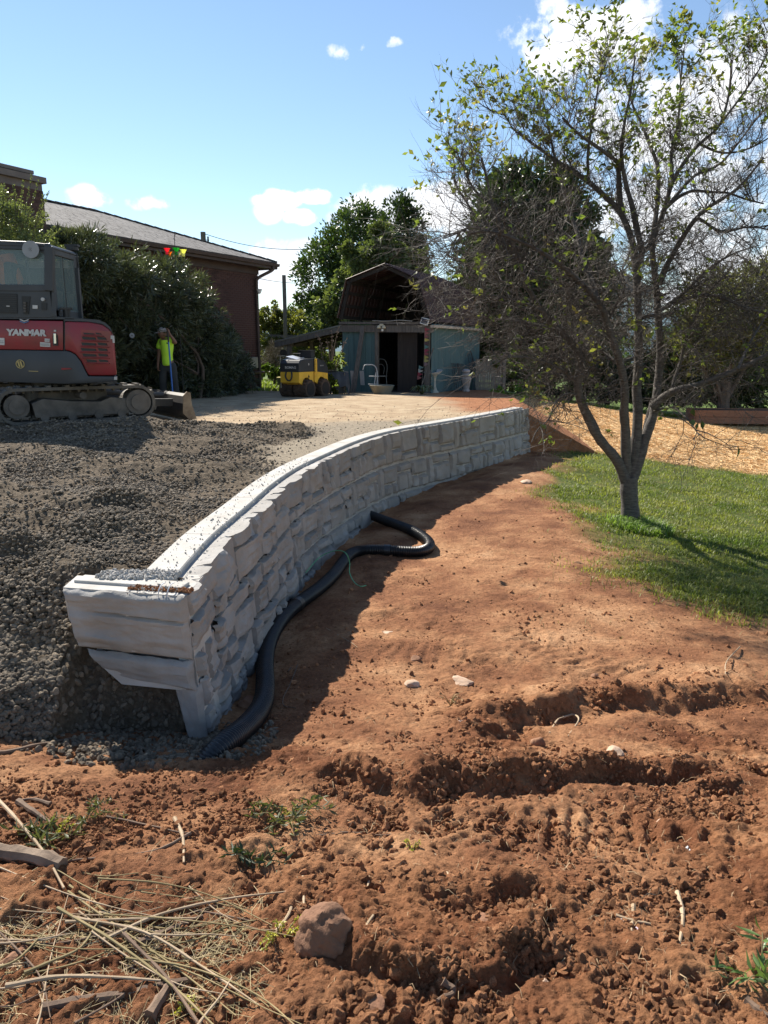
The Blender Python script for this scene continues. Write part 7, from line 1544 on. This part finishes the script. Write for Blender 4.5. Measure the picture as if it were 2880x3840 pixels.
    stick([(560, 3820), (610, 3740), (640, 3690)], .016, 'blurred brown branch stub crossing the thick branch at the bottom', mdark, z=-.38, cat='branch', name='branch')
    stick([(500, 3550), (620, 3500), (760, 3440)], .011, 'brown branch poking out of the cut stems left of the boulder', mdark, z=-.42, cat='branch', name='branch')
    stick([(910, 3660), (960, 3600), (1020, 3520), (1090, 3420), (1085, 3340)], .008, 'crooked pale stick standing just left of the big boulder', mdry)
    stick([(1135, 3260), (1138, 3330), (1140, 3410)], .006, 'slim pale stem standing below the weed tuft', mdry)
    stick([(1370, 3540), (1375, 3480), (1430, 3400), (1450, 3330)], .006, 'thin curved pale stick right of the big boulder', mdry)
    stick([(1180, 3140), (1300, 3125), (1440, 3132), (1560, 3120)], .0042, 'thin dark stem lying right of the weed tuft', mdark)
    stick([(1390, 3260), (1380, 3330)], .006, 'short upright pale stick end in the soil right of the weed tuft', mdry)
    stick([(1630, 3210), (1660, 3250), (1690, 3300)], .0055, 'straight pale twig lying in the middle lower soil', mdry)
    stick([(2540, 3350), (2560, 3430), (2550, 3530), (2520, 3630)], .007, 'long bent pale stick on the right lower soil', mdry)
    stick([(2310, 3440), (2380, 3460), (2440, 3470)], .007, 'short thick twig above the pink litter', mdry)
    stick([(2375, 3400), (2370, 3480), (2350, 3580)], .006, 'upright thin twig crossing behind the pink litter', mdry)
    stick([(2090, 3430), (2110, 3460), (2100, 3510)], .006, 'short curled yellow twig in the right lower soil', mdry)
    stick([(2775, 2425), (2725, 2480), (2720, 2530)], .0045, 'thin curved pale stem standing in the upper right soil', mdry, z=-.75, lift=.02)
    stick([(2110, 2690), (2150, 2680), (2170, 2700), (2130, 2760)], .006, 'twisted pale root in the dark bank', mdry, z=-.7, name='root', cat='root')
    stick([(2060, 2750), (2090, 2700), (2110, 2690)], .006, 'short pale root left of the twisted root in the dark bank', mdry, z=-.7, name='root', cat='root')
    stick([(1660, 3680), (1700, 3720), (1640, 3760)], .010, 'stubby broken stick at the bottom by the track marks', mdark, z=-.4)
    stick([(2800, 3760), (2850, 3800), (2900, 3830)], .012, 'thick stick at the bottom right corner', mdark, z=-.4)
    stick([(1080, 2520), (1120, 2480), (1090, 2560), (1060, 2640), (1110, 2660)], .004, 'tangled thin root in the shade right of the pipe', mdark, z=-.85, name='root', cat='root')
    stick([(1210, 2350), (1280, 2390), (1340, 2430)], .003, 'thin stem lying across the wall shadow edge', mdry, z=-.8)
    stick([(1820, 2430), (1900, 2450), (2000, 2490)], .003, 'thin dark twig in the middle of the smooth orange soil', mdark, z=-.8)
    stick([(490, 2860), (560, 2820), (620, 2770)], .0045, 'small forked twig sticking up from the gravel by the wall end', mdry, z=-.7, lift=.01)
    # cut stem pile: every stem a thing of its own
    g = 'cut stems heaped at the bottom left'; lab = 'cut greenish stem in the heap at the bottom left'
    for i in range(88):
        cx = rr.uniform(-80, 900); cy = rr.gauss(3560, 110)
        if cx > 500: cy += rr.uniform(-60, 60)
        a = rr.gauss(.0, .42) - .12; L_ = rr.uniform(260, 820); c = rr.uniform(-.16, .16)
        pts = [(cx + math.cos(a + c * k) * L_ * (k / 3 - .5), min(3900, cy - math.sin(a + c * k) * L_ * (k / 3 - .5))) for k in range(4)]; pts = [(a_ + rr.gauss(0, 9), b_ + rr.gauss(0, 9)) for a_, b_ in pts]
        m = rr.choice([mgreen, mgreen, mdry, mdry, mdark]); rad = rr.uniform(.0018, .0036) if rr.random() < .7 else rr.uniform(.0036, .0062); reg = ('by the left edge' if cx < 200 else ('left of the brown branch stub' if cx < 480 else 'reaching towards the boulder')) + (', upper side of the heap' if cy < 3500 else (', low in the heap' if cy > 3620 else ', middle of the heap')); lab = '%s %s cut stem %s' % ('thick' if rad > .0036 else 'thin', {'green_stem': 'greenish', 'dry_stick': 'dry tan', 'brown_stick': 'brown'}[m.name], reg); stick(pts, rad, lab, m, g, z=-.42, lift=rr.uniform(0, .035), name='cut_stem', cat='stem', taper=.45)
    # fine dead grass in the heap
    rs = np.random.RandomState(9); n = 950; x = []; y = []
    for k in range(n):
        px = rs.uniform(-100, 1000); py = rs.normal(3580, 120); p = onz(px, min(py, 3900), -.43); x.append(p.x); y.append(p.y)
    x = np.array(x); y = np.array(y); md = mat('dead_grass', (.42, .32, .18), (.28, .23, .11), scale=4, rough=.7, island=.4, spec=.3)
    blades('dead_grass', x, y, top_z(x, y) + .004, .15, .0012, 0, md, 'fine dead grass matted through the cut stems at the bottom left', 'grass', 30, flat=True)
    n = 1100; px = rs.uniform(1000, 2900, n); py = rs.uniform(2500, 3830, n); P = np.array([tuple(onz(a, b, -.5)) for a, b in zip(px, py)]); x, y = P[:, 0], P[:, 1]; blades('rootlets', x, y, top_z(x, y) + .003, .045, .0013, 0, mat('rootlet', (.30, .20, .11), (.42, .30, .17), rough=.8), 'scattered fine rootlets and straw bits over the dug soil', 'grass', 31, flat=True)
    # weeds
    def weed(px, py, s, label, seed, m, n=60, stems=7, up=.5, L_=.03, W_=.007):
        p = onz(px, py, -.5)
        for _ in range(3): p = onz(px, py, tz(p.x, p.y))
        T = thing('weed', label, 'weed', p); r = random.Random(seed); P = []; D = []; mb = MB()
        for k in range(stems):
            a = r.uniform(0, 6.28); e = Vector((math.cos(a) * s * r.uniform(.4, 1), math.sin(a) * s * r.uniform(.3, .8), s * up * r.uniform(.4, 1.2))); path_ = smoothpath([(0, 0, -.01), e * .5 + Vector((0, 0, s * .15)), e], 4); mb.tube(path_, [.0028 - .0002 * i for i in range(len(path_))], 5)
            for j in range(n // stems): t = r.uniform(.25, 1); q = path_[min(len(path_) - 1, int(t * len(path_)))]; P.append(tuple(q)); D.append((r.gauss(0, 1), r.gauss(0, 1), r.gauss(.2, .7)))
        mb.build('stems', mgreen, T); leaf_cloud('leaves', np.array(P), np.array(D), L_, W_, m, T, seed)['kind'] = 'stuff'; return T
    mwl = mat('weed_green', (.07, .085, .035), (.15, .155, .07), scale=4, rough=.5, trans=.35, island=.4); mye = mat('goldenrod_bud', (.38, .38, .06), (.5, .46, .10), scale=6, rough=.6, trans=.3, island=.3)
    weed(1080, 3090, .20, 'wilted green weed tuft with yellowish buds lying in the middle of the soil', 1, mwl, 220, 14, .35, .035, .009); weed(960, 3250, .10, 'dark wilted weed sprig left of the wilted tuft', 2, mat('wilted_leaf', (.03, .05, .02), (.06, .09, .035), rough=.6, trans=.2, island=.3), 90, 7, .5, .04, .010); weed(1100, 3065, .06, 'small yellow bud head on top of the wilted tuft', 3, mye, 120, 8, .6, .009, .006)
    weed(1050, 3540, .10, 'yellow flowered goldenrod sprig beside the big boulder', 4, mye, 260, 10, .6, .010, .006); weed(320, 3080, .17, 'drooping fern-like green weed by the left clods', 5, mwl, 240, 7, .25, .022, .005); weed(220, 3130, .06, 'small yellow green sprig near the long cane', 6, mye, 110, 6, .8, .010, .006)
    weed(150, 3160, .13, 'dark leafy weed above the log at the left edge', 7, mwl, 120, 8, .3, .05, .009); weed(2850, 3700, .17, 'lanky green weed with narrow leaves at the bottom right edge', 8, leafmat('lance_leaf', (.08, .14, .04), (.14, .22, .07), trans=.3), 90, 8, .7, .058, .011); weed(1545, 3190, .05, 'tiny green seedling in the middle of the lower soil', 9, mye, 60, 5, .6, .012, .006); weed(700, 3810, .05, 'small yellow sprig at the very bottom left of centre', 10, mye, 70, 5, .7, .010, .006)
    weed(1690, 2640, .09, 'sparse dry weed tuft on the soil below the flat pale stone', 11, mat('dead_grass', (.4, .3, .1)), 30, 9, .8, .03, .003)
    # litter
    def litter(px, py, s, label, c, seed):
        p = onz(px, py, -.5)
        for _ in range(3): p = onz(px, py, tz(p.x, p.y))
        r = random.Random(seed); n = 6; V = [(s * (i / (n - 1) - .5), s * .8 * (j / (n - 1) - .5) + r.gauss(0, .08) * s, s * (.18 + .16 * math.sin(i * 1.7 + j) + r.uniform(-.1, .12))) for i in range(n) for j in range(n)]; F = np.array([(i * n + j, (i + 1) * n + j, (i + 1) * n + j + 1, i * n + j + 1) for i in range(n - 1) for j in range(n - 1)])
        o = npmesh('litter', V, F, mat('litter_%d' % seed, c, tuple(k * .85 for k in c), rough=.5)); md_ = o.modifiers.new('thickness', 'SOLIDIFY'); md_.thickness = .002; o.location = p + Vector((0, 0, .003)); o.rotation_euler = (0, 0, r.uniform(0, 6)); return tag(o, label, 'litter')
    litter(2375, 3490, .030, 'crumpled pinkish plastic scrap under the twigs at the right', (.62, .45, .52), 1); litter(2340, 3465, .024, 'crumpled white scrap just left of the pink plastic', (.7, .7, .7), 2); litter(2575, 3190, .022, 'small white plastic scrap on the right of the track marks', (.78, .78, .78), 3)
    litter(1728, 2708, .018, 'tiny white scrap in the middle of the soil', (.75, .76, .8), 4)
ground_things()
